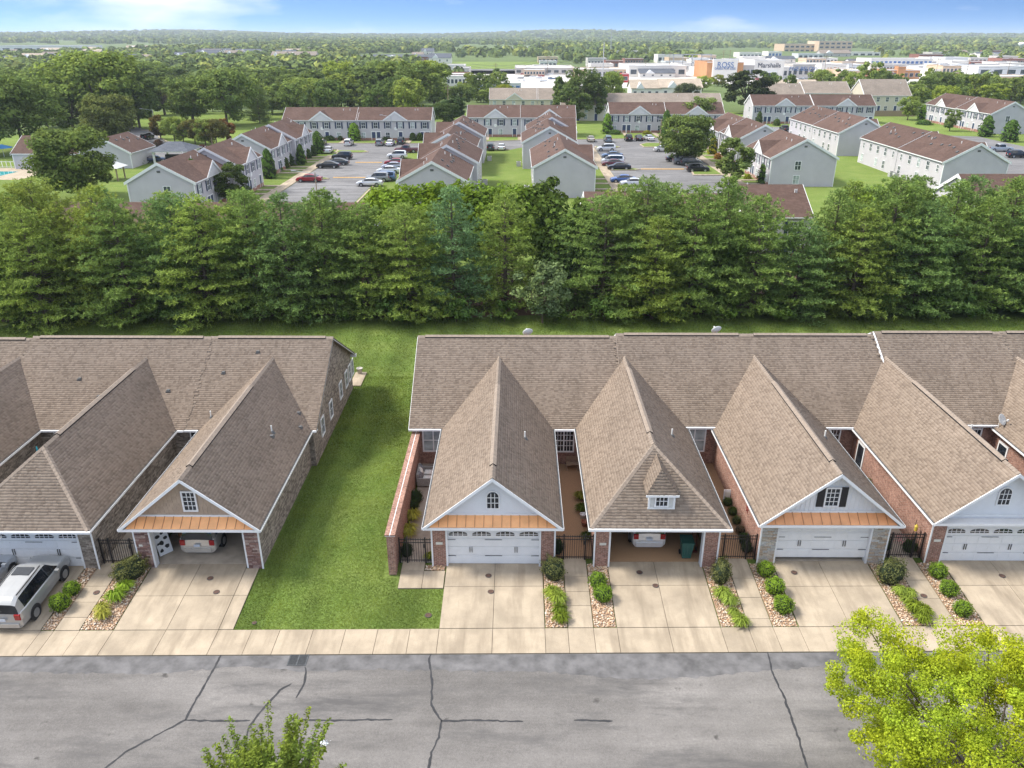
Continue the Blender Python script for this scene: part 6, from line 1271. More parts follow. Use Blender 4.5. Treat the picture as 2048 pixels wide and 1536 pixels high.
SH = [((-51.62,127.31), 4.2, 7.2, G1, 'tall cone shrub at the corner of the nearest left gable', 0), ((-49.68,143.39), 3.6, 6.0, G1, 'cone shrub between the nearest left blocks', 0), ((-47.90,154.38), 3.4, 5.4, G1, 'cone shrub at the far corner of the stepped left block', 0), ((-48.99,163.03), 2.8, 4.2, G1, 'cone shrub right beside the larger one past the stepped left block', 0), ((-48.45,167.02), 2.4, 2.4, G3, 'round dark shrub past the stepped left block', 1), ((-48.44,170.49), 2.6, 2.6, G3, 'second round dark shrub past the stepped left block', 1), ((-46.15,171.94), 2.5, 4.2, G1, 'cone shrub midway along the farther left block', 0), ((-47.09,180.98), 2.2, 2.2, G3, 'low shrub beyond the cone along the farther left block', 1), ((-46.94,185.02), 2.4, 2.4, G3, 'low dark shrub near the end of the farther left block', 1), ((-46.54,189.24), 3.2, 5.0, G1, 'big cone shrub at the end of the farther left block', 1),
 ((-49.61,215.50), 4.0, 1.4, G3, 'low hedge left of the round shrub before the long left block', 1), ((-46.71,215.52), 2.4, 1.6, G3, 'low shrub near doors of the long left block', 1), ((-45.43,217.76), 2.4, 1.7, G3, 'low shrub beside the round one of the long left block', 1), ((-42.86,214.46), 3.4, 4.4, G2, 'large rounded bright shrub in the middle of the long left block', 1), ((-40.96,216.67), 1.6, 1.0, (.30, .28, .05), 'small yellow shrub of the long left block', 1), ((-38.30,216.69), 2.6, 2.0, G3, 'olive shrub of the long left block', 1), ((-34.68,215.61), 3.0, 1.2, G3, 'low hedge below the doors of the long left block', 1), ((-27.54,214.56), 2.0, 2.0, G3, 'first of three ball shrubs at the right end of the long left block', 1), ((-25.70,214.58), 2.0, 2.0, G3, 'second of three ball shrubs at the right end of the long left block', 1), ((-24.12,214.59), 2.0, 2.0, G3, 'third of three ball shrubs at the right end of the long left block', 1),
 ((-1.30,225.01), 3.4, 5.4, G2, 'cone tree before the centre row', 0), ((-5.45,226.18), 2.4, 2.0, G3, 'ball shrub before the centre row', 1), ((25.18,231.31), 3.6, 5.4, G2, 'bright cone tree at the left end of the right lot row', 0), ((41.26,228.94), 3.8, 6.4, G1, 'dark cone tree in the middle of the right lot row', 0), ((27.30,230.07), 3.6, 1.2, G1, 'hedge beside the bright cone tree of the right lot row', 1), ((36.28,230.14), 2.6, 1.0, (.25, .26, .05), 'yellow-green low shrubs by the doors of the right lot row', 1), ((45.22,189.02), 2.5, 4.2, (.30, .30, .03), 'yellow-green upright shrub by the long right block', 0),
 ((46.47,149.36), 4.0, 4.0, G1, 'large rounded shrub at the corner of the dark-window gable block', 1), ((44.08,153.85), 1.6, 1.0, (.22, .27, .03), 'small lime shrub by the dark-window gable block', 1), ((44.59,180.83), 1.8, 1.3, (.30, .16, .04), 'orange-leaved small shrub by the long right block', 1), ((74.48,255.04), 2.6, 4.0, G3, 'dark cone shrub at the left end of the farthest right row', 0), ((79.59,253.58), 2.4, 2.0, G3, 'ball shrub before the farthest right row', 1), ((132.28,269.76), 4.4, 5.0, G2, 'tall rounded shrub left of the two-gabled far right block', 1), ((126.39,256.92), 5.0, 1.4, G1, 'low hedge left of the two-gabled far right block', 1), ((127.85,224.73), 4.6, 5.4, G1, 'leafy cone tree at the near corner of the far right block', 0), ((127.86,213.49), 4.4, 5.4, G1, 'rounded tall shrub before the far right blank gable', 1),
 ((-86.97,180.70), 3.4, 4.6, G2, 'bright cone shrub at the clubhouse corner', 1), ((-83.70,168.84), 2.4, 1.6, G1, 'first clipped shrub before the clubhouse gable', 1), ((-82.22,168.16), 2.4, 1.7, G1, 'second clipped shrub before the clubhouse gable', 1), ((-81.38,168.86), 2.4, 1.8, G1, 'third clipped shrub before the clubhouse gable', 1), ((-81.27,171.69), 3.0, 1.7, G1, 'dark hedge by the tan golf cart', 1), ((-89.31,183.09), 2.6, 2.4, G3, 'round shrub behind the tan golf cart', 1), ((-97.37,206.69), 2.6, 1.8, (.09, .06, .05), 'purple-leaved shrub beside the white golf cart', 1), ((-96.10,206.70), 2.4, 1.7, (.09, .06, .05), 'purple-leaved shrub right of the white golf cart', 1), ((-88.77,200.79), 2.6, 1.8, (.09, .06, .05), 'purple-leaved shrub on the road island, left', 1), ((-84.52,197.97), 2.6, 1.7, (.09, .06, .05), 'purple-leaved shrub on the road island, right', 1), ((-75.81,195.25), 2.6, 1.3, (.10, .045, .04), 'reddish low shrub behind the mail pavilion', 1)]
for (x, y), w, h, c, lab, v in SH: cone(x, y, w, h, c, lab, v)
def tr(ms, P, h, c, label, wid=None, base=10.0, group='trees among the apartment blocks'):
    s = h/base; t = plant_tree('broadleaf_tree', ms, (P[0], P[1], -.03), (wid or s), c, label, 'tree', group, szz=s); return t
T1, T2, T3, T4 = (.165, .23, .07), (.225, .30, .078), (.135, .19, .065), (.29, .37, .07)
tr(DENSE, (-73.53,132.72), 11.6, (.16, .22, .065), 'dark round tree between the clubhouse and the nearest left gable', 1.35); tr(DENSE, (-103.19,207.67), 12.0, (.17, .205, .07), 'forked tree with bare trunk above the white golf cart', 1.35)
tr(BROAD[2], (-118.94,194.94), 16.8, T1, 'big dark tree left of the clubhouse roof', 2.0); tr(BROAD[0], (-120.35,186.17), 15.5, T1, 'big dark tree at the left edge above the clubhouse', 1.7); tr(BROAD[2], (-119.82,236.73), 21.4, T2, 'tallest light green tree at the upper left', 2.5); tr(BROAD[3], (-124.25,229.02), 14.5, T3, 'dark tree right of the big left tree', 2.1); tr(BROAD[1], (-113.01,244.98), 17.5, T3, 'dark tall tree beside the curved road', 1.9); tr(BROAD[3], (-113.02,236.78), 14, T3, 'dark tree left of the street lamp', 1.9)
tr(BROAD[0], (-100.16,253.82), 14, T1, 'left one of the broad dark pair behind the row of small reddish trees', 1.75); tr(BROAD[2], (-88.78,250.92), 16, T1, 'right one of the broad dark pair behind the row of small reddish trees', 1.85)
t = plant_tree('conifer_tree', PINES[0], (*(-81.59,260.13), 0), 1.0, (.16, .22, .075), 'pale green conifer left of the long left block', 'tree', 'trees among the apartment blocks')
for i, (x, y, c, lab) in enumerate(((322, 276, (.16, .13, .05), 'small reddish tree at the left end of the row on the road island'), (352, 284, T2, 'second small tree of the row on the road island'), (366, 288, T2, 'third small tree of the row on the road island'), (392, 289, (.13, .13, .05), 'fourth small tree of the row on the road island'), (412, 291, T2, 'fifth small tree of the row on the road island'), (434, 291, (.13, .13, .045), 'sixth small tree of the row on the road island'), (455, 284, (.24, .13, .06), 'orange-tinged small tree at the right end of the row'))):
    P = [(-95.21,217.41), (-88.85,210.91), (-85.30,207.80), (-81.98,206.80), (-78.57,204.80), (-75.80,204.82), (-74.53,208.91)][i]; tr(BROAD[(i+1) % 4], P, 6.2, c, lab, .72)
tr(BROAD[1], (-46.30,128.59), 6.5, (.08, .12, .04), 'small tree before the nearest left block', .85); tr(DENSE, (36.16,174.69), 10.0, T1, 'spreading tree over the cars of the right lot', 1.15); tr(BROAD[0], (52.79,237.94), 9.5, T1, 'tree at the right end of the right lot row', 1.2); tr(BROAD[3], (39.80,148.23), 8.5, T1, 'dense tree before the dark-window gable block', 1.1); tr(BROAD[1], (125.04,238.45), 6.0, T1, 'small tree before the two-gabled far right block', .62)
# woods that close the complex off
WD = [(-86.7, 291.8, 7.1, 10.6, T3), (-83.0, 297.9, 10.1, 12.6, T1), (-76.4, 304.2, 11.5, 16.6, T2), (-69.1, 304.3, 10.6, 14.7, T1), (-64.3, 317.6, 11.8, 17.3, T1), (-59.3, 327.2, 14.6, 19.7, T3), (-56.2, 345.3, 16.3, 18.7, T1), (-46.5, 327.3, 17.1, 17.8, T2), (-38.7, 320.2, 16.6, 17.4, T1), (-32.4, 320.2, 16.3, 15.4, T2), (-42.4, 391.6, 15.2, 16.4, T4), (-93.4, 365.2, 12.8, 17.6, T1), (-83.5, 391.3, 15.2, 16.4, T4), (-121.0, 391.0, 11.5, 18.8, T3), (-138.7, 409.0, 11.8, 19.6, T1), (-128.2, 450.8, 11.2, 21.6, T2), (-130.9, 359.0, 12.6, 19.4, T3), (-148.1, 358.9, 13.4, 17.3, T3), (-172.7, 390.7, 14.8, 21.1, T1), (-170.7, 307.9, 16.9, 18.6, T3), (-195.3, 331.3, 13.9, 18.0, T1), (-219.4, 358.4, 13.6, 17.3, T3), (-223.6, 428.3, 13.8, 20.5, T1), (-123.1, 287.7, 13.0, 12.2, T3), (-141.5, 246.2, 14.7, 16.5, T3), (-169.7, 358.7, 16.4, 15.1, T4), (-22.6, 251.4, 6.8, 9.5, (0.075, 0.115, 0.04)), (-21.2, 267.0, 7.9, 10.4, (0.065, 0.105, 0.04)), (-21.8, 327.5, 8.5, 9.9, T1), (-10.1, 332.5, 6.6, 8.8, T2), (-4.9, 343.0, 7.3, 8.2, (0.24, 0.28, 0.03)), (0.5, 337.7, 6.3, 6.1, T1), (8.9, 332.7, 6.0, 6.0, T3), (-11.0, 451.6, 10.0, 8.1, T3), (-14.1, 345.6, 5.3, 7.1, T1), (14.4, 274.0, 13.6, 7.3, T3), (20.4, 270.7, 16.3, 11.5, T3), (25.3, 270.7, 14.5, 8.2, T3), (34.3, 305.0, 13.8, 9.2, T2), (17.4, 262.4, 11.2, 9.6, T3), (24.0, 274.1, 9.3, 10.0, T3), (50.4, 323.2, 4.8, 7.0, T1), (65.6, 328.1, 8.7, 9.9, (0.1, 0.125, 0.07)), (81.4, 297.0, 15.0, 16.5, (0.07, 0.095, 0.04)), (93.1, 422.4, 7.5, 8.6, T4), (111.2, 466.6, 6.2, 9.4, (0.26, 0.29, 0.05)), (141.8, 392.9, 11.3, 11.7, T2), (143.2, 376.2, 12.3, 11.2, T1), (138.1, 346.7, 12.2, 8.3, T2), (151.1, 360.9, 15.6, 10.8, T2), (160.5, 373.2, 11.6, 11.2, T1), (177.0, 393.1, 9.8, 9.4, T2), (152.4, 321.5, 9.0, 9.7, T2), (168.2, 346.9, 10.6, 11.6, T1), (187.7, 376.5, 11.1, 13.5, T1), (202.8, 393.3, 10.0, 14.1, T2), (202.3, 376.6, 10.3, 13.5, T1), (209.1, 376.7, 9.4, 13.5, T2), (208.4, 361.3, 9.1, 13.0, T1), (215.9, 361.4, 9.7, 13.0, T2), (127.8, 271.4, 7.7, 6.6, T2), (190.0, 333.9, 8.4, 10.0, T4), (160.6, 314.6, 8.5, 9.5, T4)]
WLAB = ['very dark green tree left of the long left block, third from left there', 'dark green tree behind the long left block, second from left there', 'mid green tree behind the long left block, fourth from left there', 'dark green tree behind the long left block, fifth from left there', 'dark green tree behind the long left block, seventh from left there', 'very dark green tree behind the long left block, eighth from left there', 'dark green tree behind the long left block, ninth from left there', 'mid green tree behind the long left block, tenth from left there', 'dark green tree behind the long left block, eleventh from left there', 'mid green tree between the long left block and the centre row, leftmost there', 'lime green tree behind the long left block, twelfth from left there', 'dark green tree behind the long left block, third from left there', 'lime green tree behind the long left block, sixth from left there', 'very dark green tree left of the long left block, second from left there', 'dark green tree left of the long left block, leftmost there', 'mid green tree behind the long left block, leftmost there', 'very dark green tree beyond the curved road, fifth from left there', 'very dark green tree beyond the curved road, fourth from left there', 'dark green tree beyond the curved road, second from left there', 'very dark green tree behind the clubhouse, fourth from left there', 'dark green tree behind the clubhouse, second from left there', 'very dark green tree behind the clubhouse, leftmost there', 'dark green tree behind the clubhouse, fifth from left there', 'very dark green tree beyond the curved road, third from left there', 'very dark green tree behind the clubhouse, third from left there', 'lime green tree beyond the curved road, leftmost there', 'soft green tree between the long left block and the centre row, second from left there', 'soft green tree between the long left block and the centre row, third from left there', 'dark green tree between the long left block and the centre row, fourth from left there', 'mid green tree behind the centre row, second from left there', 'yellowish tree behind the centre row, fourth from left there', 'dark green tree behind the centre row, fifth from left there', 'very dark green tree behind the centre row, sixth from left there', 'very dark green tree behind the centre row, third from left there', 'dark green tree behind the centre row, leftmost there', 'very dark green tree right of the centre row, leftmost there', 'very dark green tree right of the centre row, third from left there', 'very dark green tree right of the centre row, fifth from left there', 'mid green tree right of the centre row, sixth from left there', 'very dark green tree right of the centre row, second from left there', 'very dark green tree right of the centre row, fourth from left there', 'dark green tree behind the right lot row, leftmost there', 'soft green tree behind the right lot row, second from left there', 'soft green tree between the right lot row and the farthest right row, leftmost there', 'lime green tree behind the right lot row, third from left there', 'yellowish tree behind the right lot row, fourth from left there', 'mid green tree behind the farthest right row, leftmost there', 'dark green tree behind the farthest right row, second from left there', 'mid green tree behind the farthest right row, third from left there', 'mid green tree behind the farthest right row, fourth from left there', 'dark green tree behind the farthest right row, fifth from left there', 'mid green tree left behind the two-gabled far right block, leftmost there', 'mid green tree left behind the two-gabled far right block, third from left there', 'dark green tree left behind the two-gabled far right block, fourth from left there', 'dark green tree left behind the two-gabled far right block, fifth from left there', 'mid green tree left behind the two-gabled far right block, seventh from left there', 'dark green tree behind the two-gabled far right block, leftmost there', 'mid green tree behind the two-gabled far right block, second from left there', 'dark green tree behind the two-gabled far right block, fourth from left there', 'mid green tree behind the two-gabled far right block, fifth from left there', 'mid green tree left behind the two-gabled far right block, second from left there', 'lime green tree behind the two-gabled far right block, third from left there', 'lime green tree left behind the two-gabled far right block, sixth from left there']
def place_word(x): return 'left part' if x < -60 else 'middle' if x < 40 else 'right part'
for i, (x, y, h, w, c) in enumerate(WD):
    k = i % 4; rx = (4.2, 3.6, 4.8, 3.0)[k]; plant_tree('broadleaf_tree', BROAD[k], (x, y, -.2), w/2/rx, c, WLAB[i], 'tree', 'woods around the apartment blocks', szz=h/10)

# ------------------------------------------------------------ shops, far houses and the horizon
M['stucco_white'] = plain('white_stucco', (.82, .78, .72), .8, var=.06, scale=.3); M['stucco_tan'] = plain('tan_stucco', (.62, .46, .32), .8, var=.08, scale=.3); M['stucco_grey'] = plain('grey_stucco', (.54, .51, .48), .8, var=.08, scale=.3); M['orange_wall'] = plain('orange_wall', (.55, .27, .12), .8, var=.1, scale=.3); M['red_wall'] = plain('red_wall', (.50, .03, .03), .7); M['blue_sign'] = plain('blue_sign', (.08, .18, .42), .6); M['steel'] = plain('galvanised_steel', (.45, .46, .47), .5, metal=.3); M['flat_roof'] = plain('flat_roof_gravel', (.56, .53, .49), .9, var=.1, scale=.1); M['metal_roof'] = plain('pale_metal_roof', (.66, .67, .68), .5, var=.05, scale=.1); M['brick_far'] = plain('far_brick', (.28, .12, .09), .9, var=.15, scale=.4); M['ink'] = plain('dark_lettering', (.02, .025, .06), .6)
def sign_text(parent, body, x, y, z, h, mat):
    c = bpy.data.curves.new('lettering', 'FONT'); c.body = body; c.size = h*1.35; c.extrude = .06; c.align_x = 'CENTER'; c.align_y = 'CENTER'
    tmp = bpy.data.objects.new('lettering', c); col.objects.link(tmp); dg = bpy.context.evaluated_depsgraph_get(); me = bpy.data.meshes.new_from_object(tmp.evaluated_get(dg)); bpy.data.objects.remove(tmp)
    me.materials.clear(); me.materials.append(mat); w = wloc(parent); o = place('lettering', me, parent, (x-w[0], y-w[1], z-w[2])); o.rotation_euler = (radians(90), 0, 0); return o
def shop(label, xc, y, w, h, d, wall, z0=0.0, parapet=.8, windows=0, rows=1, sign=None, roof='flat_roof', name='shop_building', canopy=False, winmat='glass_far', trim='trim', group='shops and offices in the distance'):
    t = thing(name, (xc, y, z0), label, 'building', group); x0, x1 = xc-w/2, xc+w/2
    MB().box(x0, x1, y, y+d, z0-.5, z0+h).obj('wall', M[wall], t); MB().box(x0+.4, x1-.4, y+.4, y+d-.4, z0+h, z0+h+.05).obj('roof', M[roof], t)
    m = MB()
    for a in ((x0-.1, x1+.1, y-.1, y+.3), (x0-.1, x1+.1, y+d-.3, y+d+.1), (x0-.1, x0+.3, y+.3, y+d-.3), (x1-.3, x1+.1, y+.3, y+d-.3)): m.box(*a, z0+h, z0+h+parapet)
    m.obj('parapet', M[wall], t); MB().box(x0-.2, x1+.2, y-.25, y-.1, z0+h+parapet-.3, z0+h+parapet+.05).obj('cornice', M[trim], t)
    for r in range(rows):
        zc = z0 + h*(r+.5)/rows; n = windows
        for i in range(n):
            xx = x0 + w*(i+.5)/n; ww = w/n*.62; hh = h/rows*.45; f = MB().box(xx-ww/2-.12, xx+ww/2+.12, y-.12, y-.005, zc-hh/2-.12, zc+hh/2+.12).obj('window', M[trim], t); MB().box(xx-ww/2, xx+ww/2, y-.16, y-.121, zc-hh/2, zc+hh/2).obj('pane', M[winmat], f)
    if canopy: MB().box(x0+w*.25, x1-w*.25, y-2.2, y-.1, z0+h*.36, z0+h*.44).obj('canopy', M[trim], t); MB().box(x0+w*.32, x1-w*.32, y-.2, y-.1, z0, z0+h*.34).obj('entrance', M['glass_far'], t)
    if sign: 
        for body, dz, hh, mat in sign: sign_text(t, body, xc, y-.22, z0+h*dz, hh, M[mat])
    return t
shop('orange-sided shop reading ROSS DRESS FOR LESS on its white front', 133.6, 546.3, 23.3, 9.2, 40, 'orange_wall', parapet=1.02, canopy=True)
shop('white raised front of the shop reading ROSS', 133.0, 543.6, 15.5, 10.8, 3, 'stucco_white', parapet=1.20, sign=[('ROSS', 0.78, 3.4, 'blue_sign'), ('DRESS FOR LESS', 0.58, 1.4, 'blue_sign')])
shop('grey shop between the two lettered white fronts', 150.6, 553.1, 7.2, 7.4, 40, 'stucco_grey', parapet=0.82, windows=3)
shop('white shop front reading Marshalls', 163.9, 553.2, 19.4, 10.1, 40, 'stucco_white', parapet=1.12, sign=[('Marshalls', 0.78, 3.0, 'ink')], canopy=True)
shop('low white shop right of the one reading Marshalls', 178.7, 560.2, 6.0, 6.1, 40, 'stucco_white', parapet=0.68, windows=2)
shop('grey-tan shop with blue sign panel reading FIVE BELOW', 189.0, 560.2, 14.6, 7.8, 40, 'stucco_grey', parapet=0.86, sign=[('FIVE BELOW', 0.72, 2.6, 'blue_sign')], windows=4, rows=1)
shop('white shop front reading ULTA', 219.6, 589.7, 17.5, 7.0, 40, 'stucco_white', parapet=0.78, sign=[('ULTA', 0.6, 2.6, 'orange_wall')])
shop('long white two-storey offices with bands of blue windows', 310.5, 688.7, 49.6, 8.1, 30, 'stucco_white', parapet=0.90, windows=14, rows=2, winmat='blue_sign')
shop('orange brick restaurant before the long white offices', 249.1, 547.1, 21.7, 4.9, 25, 'orange_wall', parapet=0.54, windows=6)
shop('orange tower of the brick restaurant', 247.0, 545.1, 4.8, 7.1, 6, 'orange_wall', parapet=0.79)
shop('white hall with pale roof at the right edge', 334.7, 582.9, 36.5, 6.0, 40, 'metal_roof', parapet=0.67, windows=4)
shop('salmon coloured shop row at the right edge', 284.4, 498.9, 37.3, 3.5, 20, 'stucco_tan', parapet=0.39, windows=9)
shop('wide tan medical building on the rise, lower wing', 498.7, 1500.0, 63.7, 12.5, 60, 'stucco_tan', parapet=1.20, windows=7, rows=2)
shop('tan medical building on the rise, taller wing', 547.1, 1476.4, 57.0, 17.4, 60, 'stucco_tan', parapet=1.20, windows=6, rows=3)
shop('white low building left of the tan medical building', 294.2, 1077.9, 28.5, 6.3, 30, 'stucco_white', parapet=0.70, windows=6)
shop('white building with blue doors below the tan medical building', 349.6, 1159.8, 18.4, 6.2, 30, 'stucco_white', parapet=0.69, windows=4, winmat='blue_sign')
shop('white shed row below the taller tan wing', 481.0, 1190.6, 48.9, 5.2, 30, 'stucco_white', parapet=0.58, windows=5)
shop('pale shed row at the far right', 914.1, 1726.2, 95.8, 5.8, 60, 'stucco_white', parapet=0.65, windows=8)
shop('long grey box store behind the car lot', 19.7, 612.2, 43.6, 4.2, 60, 'stucco_grey', parapet=0.47, windows=8)
shop('tan shop row right of the grey box store', 58.5, 588.5, 37.3, 4.1, 40, 'stucco_tan', parapet=0.45, windows=10)
shop('red fronted shop at the end of the tan row', 64.1, 503.0, 4.2, 4.5, 10, 'red_wall', parapet=0.50, windows=1)
shop('cream superstore in the centre right distance', 94.8, 573.8, 39.1, 6.5, 60, 'stucco_white', parapet=0.73, windows=6, sign=None)
shop('white and blue low building beyond the trees of the centre row', -11.1, 425.7, 25.4, 3.2, 25, 'metal_roof', parapet=0.36, windows=8, winmat='blue_sign')
shop('large pale warehouse at the upper left', -820.9, 1443.7, 154.8, 10.5, 80, 'metal_roof', parapet=1.17, windows=8)
shop('white warehouse beyond the meadow', -11.7, 1546.7, 59.9, 7.5, 60, 'stucco_white', parapet=0.83, windows=6)
shop('pale shed far left of the white warehouse', -75.7, 1546.2, 40.8, 5.3, 40, 'stucco_grey', parapet=0.58, windows=4)
shop('low white building left of the shop reading ROSS', 167.0, 769.0, 19.7, 5.6, 25, 'stucco_white', parapet=0.63, windows=8)
shop('boxy tan building left of the shop reading ROSS', 142.6, 670.1, 14.7, 4.9, 25, 'stucco_tan', parapet=0.55, windows=4)
shop('long pale grey building left of the shop reading ROSS', 143.0, 632.9, 10.2, 4.7, 25, 'metal_roof', parapet=0.52, windows=5)
shop('small white building left of the shop reading ROSS', 132.5, 606.9, 9.7, 4.5, 25, 'stucco_white', parapet=0.50, windows=5)
shop('low white building above the shop reading ROSS', 246.5, 889.4, 23.8, 5.7, 25, 'stucco_white', parapet=0.63, windows=4)
shop('boxy grey building above the shop reading ROSS', 211.4, 815.7, 19.8, 5.2, 25, 'stucco_grey', parapet=0.58, windows=4)
shop('long brick building above the shop reading ROSS', 190.1, 680.2, 9.7, 4.4, 25, 'brick_far', parapet=0.49, windows=5)
shop('small white building above the shop reading ROSS', 162.9, 586.0, 11.1, 3.8, 25, 'stucco_white', parapet=0.42, windows=8)
shop('low tan building left of the white offices', 261.1, 658.4, 19.9, 6.6, 25, 'stucco_tan', parapet=0.73, windows=7)
shop('boxy pale grey building left of the white offices', 246.0, 615.2, 12.4, 6.1, 25, 'metal_roof', parapet=0.68, windows=5)
shop('long white building left of the white offices', 213.2, 532.8, 10.5, 5.4, 25, 'stucco_white', parapet=0.59, windows=8)
shop('small tan building left of the white offices', 207.7, 527.2, 13.4, 5.3, 25, 'stucco_tan', parapet=0.59, windows=6)
shop('low grey building right of the white offices', 521.8, 1054.8, 20.3, 7.0, 25, 'stucco_grey', parapet=0.78, windows=5)
shop('boxy brick building right of the white offices', 467.6, 963.5, 29.0, 6.4, 25, 'brick_far', parapet=0.71, windows=6)
shop('long white building right of the white offices', 390.1, 772.2, 11.1, 5.2, 25, 'stucco_white', parapet=0.57, windows=6)
shop('small grey building right of the white offices', 363.8, 735.8, 20.6, 4.9, 25, 'stucco_grey', parapet=0.55, windows=5)
shop('low pale grey building left of the white hall', 396.6, 770.6, 20.5, 7.4, 25, 'metal_roof', parapet=0.82, windows=7)
shop('boxy white building left of the white hall', 360.2, 693.0, 13.9, 6.6, 25, 'stucco_white', parapet=0.74, windows=7)
shop('long tan building left of the white hall', 311.6, 606.3, 16.1, 5.8, 25, 'stucco_tan', parapet=0.65, windows=6)
shop('small pale grey building left of the white hall', 321.3, 628.2, 18.7, 6.0, 25, 'metal_roof', parapet=0.67, windows=6)
shop('low brick building above the white offices', 345.4, 770.3, 15.2, 6.5, 25, 'brick_far', parapet=0.72, windows=8)
shop('boxy white building above the white offices', 304.3, 704.3, 17.9, 6.0, 25, 'stucco_white', parapet=0.66, windows=4)
shop('long grey building above the white offices', 287.6, 648.4, 16.9, 5.5, 25, 'stucco_grey', parapet=0.61, windows=7)
shop('small brick building above the white offices', 230.5, 529.0, 8.0, 4.5, 25, 'brick_far', parapet=0.50, windows=8)
shop('low white building above the right end of the white offices', 439.0, 890.8, 17.6, 5.1, 25, 'stucco_white', parapet=0.56, windows=7)
shop('boxy tan building above the right end of the white offices', 369.3, 781.1, 23.6, 4.5, 25, 'stucco_tan', parapet=0.50, windows=7)
shop('long pale grey building above the right end of the white offices', 317.5, 660.6, 11.6, 3.8, 25, 'metal_roof', parapet=0.42, windows=8)
shop('small white building above the right end of the white offices', 305.6, 607.5, 15.0, 3.5, 25, 'stucco_white', parapet=0.39, windows=4)
shop('low white building above the cream superstore', 157.7, 1219.9, 34.1, 6.1, 25, 'stucco_white', parapet=0.67, windows=7)
shop('boxy grey building above the cream superstore', 159.5, 1080.8, 26.3, 5.4, 25, 'stucco_grey', parapet=0.60, windows=8)
shop('long brick building above the cream superstore', 118.7, 866.7, 19.2, 4.3, 25, 'brick_far', parapet=0.48, windows=7)
shop('small white building above the cream superstore', 96.5, 725.3, 15.9, 3.6, 25, 'stucco_white', parapet=0.40, windows=4)
shop('low tan building behind the shop reading ROSS', 199.3, 889.1, 15.2, 7.0, 25, 'stucco_tan', parapet=0.78, windows=6)
shop('boxy pale grey building behind the shop reading ROSS', 168.8, 788.0, 17.6, 6.3, 25, 'metal_roof', parapet=0.69, windows=8)
shop('long white building behind the shop reading ROSS', 159.5, 678.8, 13.7, 5.4, 25, 'stucco_white', parapet=0.60, windows=6)
shop('small tan building behind the shop reading ROSS', 140.4, 609.8, 15.4, 4.9, 25, 'stucco_tan', parapet=0.54, windows=6)
shop('low grey building behind the tan shop row', 71.8, 768.4, 17.1, 6.7, 25, 'stucco_grey', parapet=0.75, windows=6)
shop('boxy brick building behind the tan shop row', 80.6, 709.7, 14.1, 6.2, 25, 'brick_far', parapet=0.69, windows=4)
shop('long white building behind the tan shop row', 64.2, 645.3, 17.4, 5.7, 25, 'stucco_white', parapet=0.63, windows=6)
shop('small grey building behind the tan shop row', 55.8, 561.3, 15.6, 5.0, 25, 'stucco_grey', parapet=0.55, windows=6)
shop('low pale grey building below the tan medical building', 361.9, 1053.6, 31.1, 5.7, 25, 'metal_roof', parapet=0.63, windows=5)
shop('boxy white building below the tan medical building', 317.3, 875.0, 22.3, 4.7, 25, 'stucco_white', parapet=0.52, windows=6)
shop('long tan building below the tan medical building', 302.0, 862.0, 19.7, 4.7, 25, 'stucco_tan', parapet=0.52, windows=6)
shop('small pale grey building below the tan medical building', 254.5, 694.9, 15.3, 3.8, 25, 'metal_roof', parapet=0.42, windows=7)
shop('low brick building above the white hall', 688.4, 1223.6, 27.6, 6.5, 25, 'brick_far', parapet=0.72, windows=6)
shop('boxy white building above the white hall', 569.6, 1027.2, 27.5, 5.5, 25, 'stucco_white', parapet=0.61, windows=4)
shop('long grey building above the white hall', 481.5, 886.9, 21.1, 4.7, 25, 'stucco_grey', parapet=0.53, windows=5)
shop('small brick building above the white hall', 423.5, 777.9, 19.8, 4.2, 25, 'brick_far', parapet=0.46, windows=4)
shop('low white building right of the cream superstore', 158.8, 888.8, 25.6, 7.4, 25, 'stucco_white', parapet=0.82, windows=5)
shop('boxy tan building right of the cream superstore', 150.3, 794.7, 18.4, 6.7, 25, 'stucco_tan', parapet=0.74, windows=6)
shop('long pale grey building right of the cream superstore', 130.2, 699.0, 17.0, 5.9, 25, 'metal_roof', parapet=0.65, windows=5)
shop('small white building right of the cream superstore', 131.2, 664.7, 13.6, 5.6, 25, 'stucco_white', parapet=0.62, windows=6)
shop('low white building left of the white low building', -47.0, 603.6, 16.9, 6.0, 25, 'stucco_white', parapet=0.67, windows=4)
shop('boxy grey building left of the white low building', -38.0, 562.3, 10.8, 5.6, 25, 'stucco_grey', parapet=0.63, windows=8)
shop('long brick building left of the white low building', -35.5, 488.1, 11.7, 4.9, 25, 'brick_far', parapet=0.55, windows=5)
shop('small white building left of the white low building', -33.2, 467.4, 13.0, 4.7, 25, 'stucco_white', parapet=0.52, windows=6)
shop('low tan building between the box store and the meadow', 31.4, 887.9, 20.8, 5.3, 25, 'stucco_tan', parapet=0.59, windows=5)
shop('boxy pale grey building between the box store and the meadow', 27.3, 762.0, 15.2, 4.6, 25, 'metal_roof', parapet=0.51, windows=4)
shop('long white building between the box store and the meadow', 18.5, 664.8, 13.0, 4.0, 25, 'stucco_white', parapet=0.45, windows=8)
shop('small tan building between the box store and the meadow', 11.5, 593.1, 14.6, 3.6, 25, 'stucco_tan', parapet=0.40, windows=7)
shop('low grey building at the right edge on the skyline', 513.9, 891.3, 16.8, 6.1, 25, 'stucco_grey', parapet=0.67, windows=7)
shop('boxy brick building at the right edge on the skyline', 474.7, 815.1, 23.0, 5.6, 25, 'brick_far', parapet=0.62, windows=8)
shop('long white building at the right edge on the skyline', 412.1, 711.2, 21.6, 4.9, 25, 'stucco_white', parapet=0.54, windows=7)
shop('small grey building at the right edge on the skyline', 385.0, 672.8, 20.0, 4.6, 25, 'stucco_grey', parapet=0.51, windows=6)
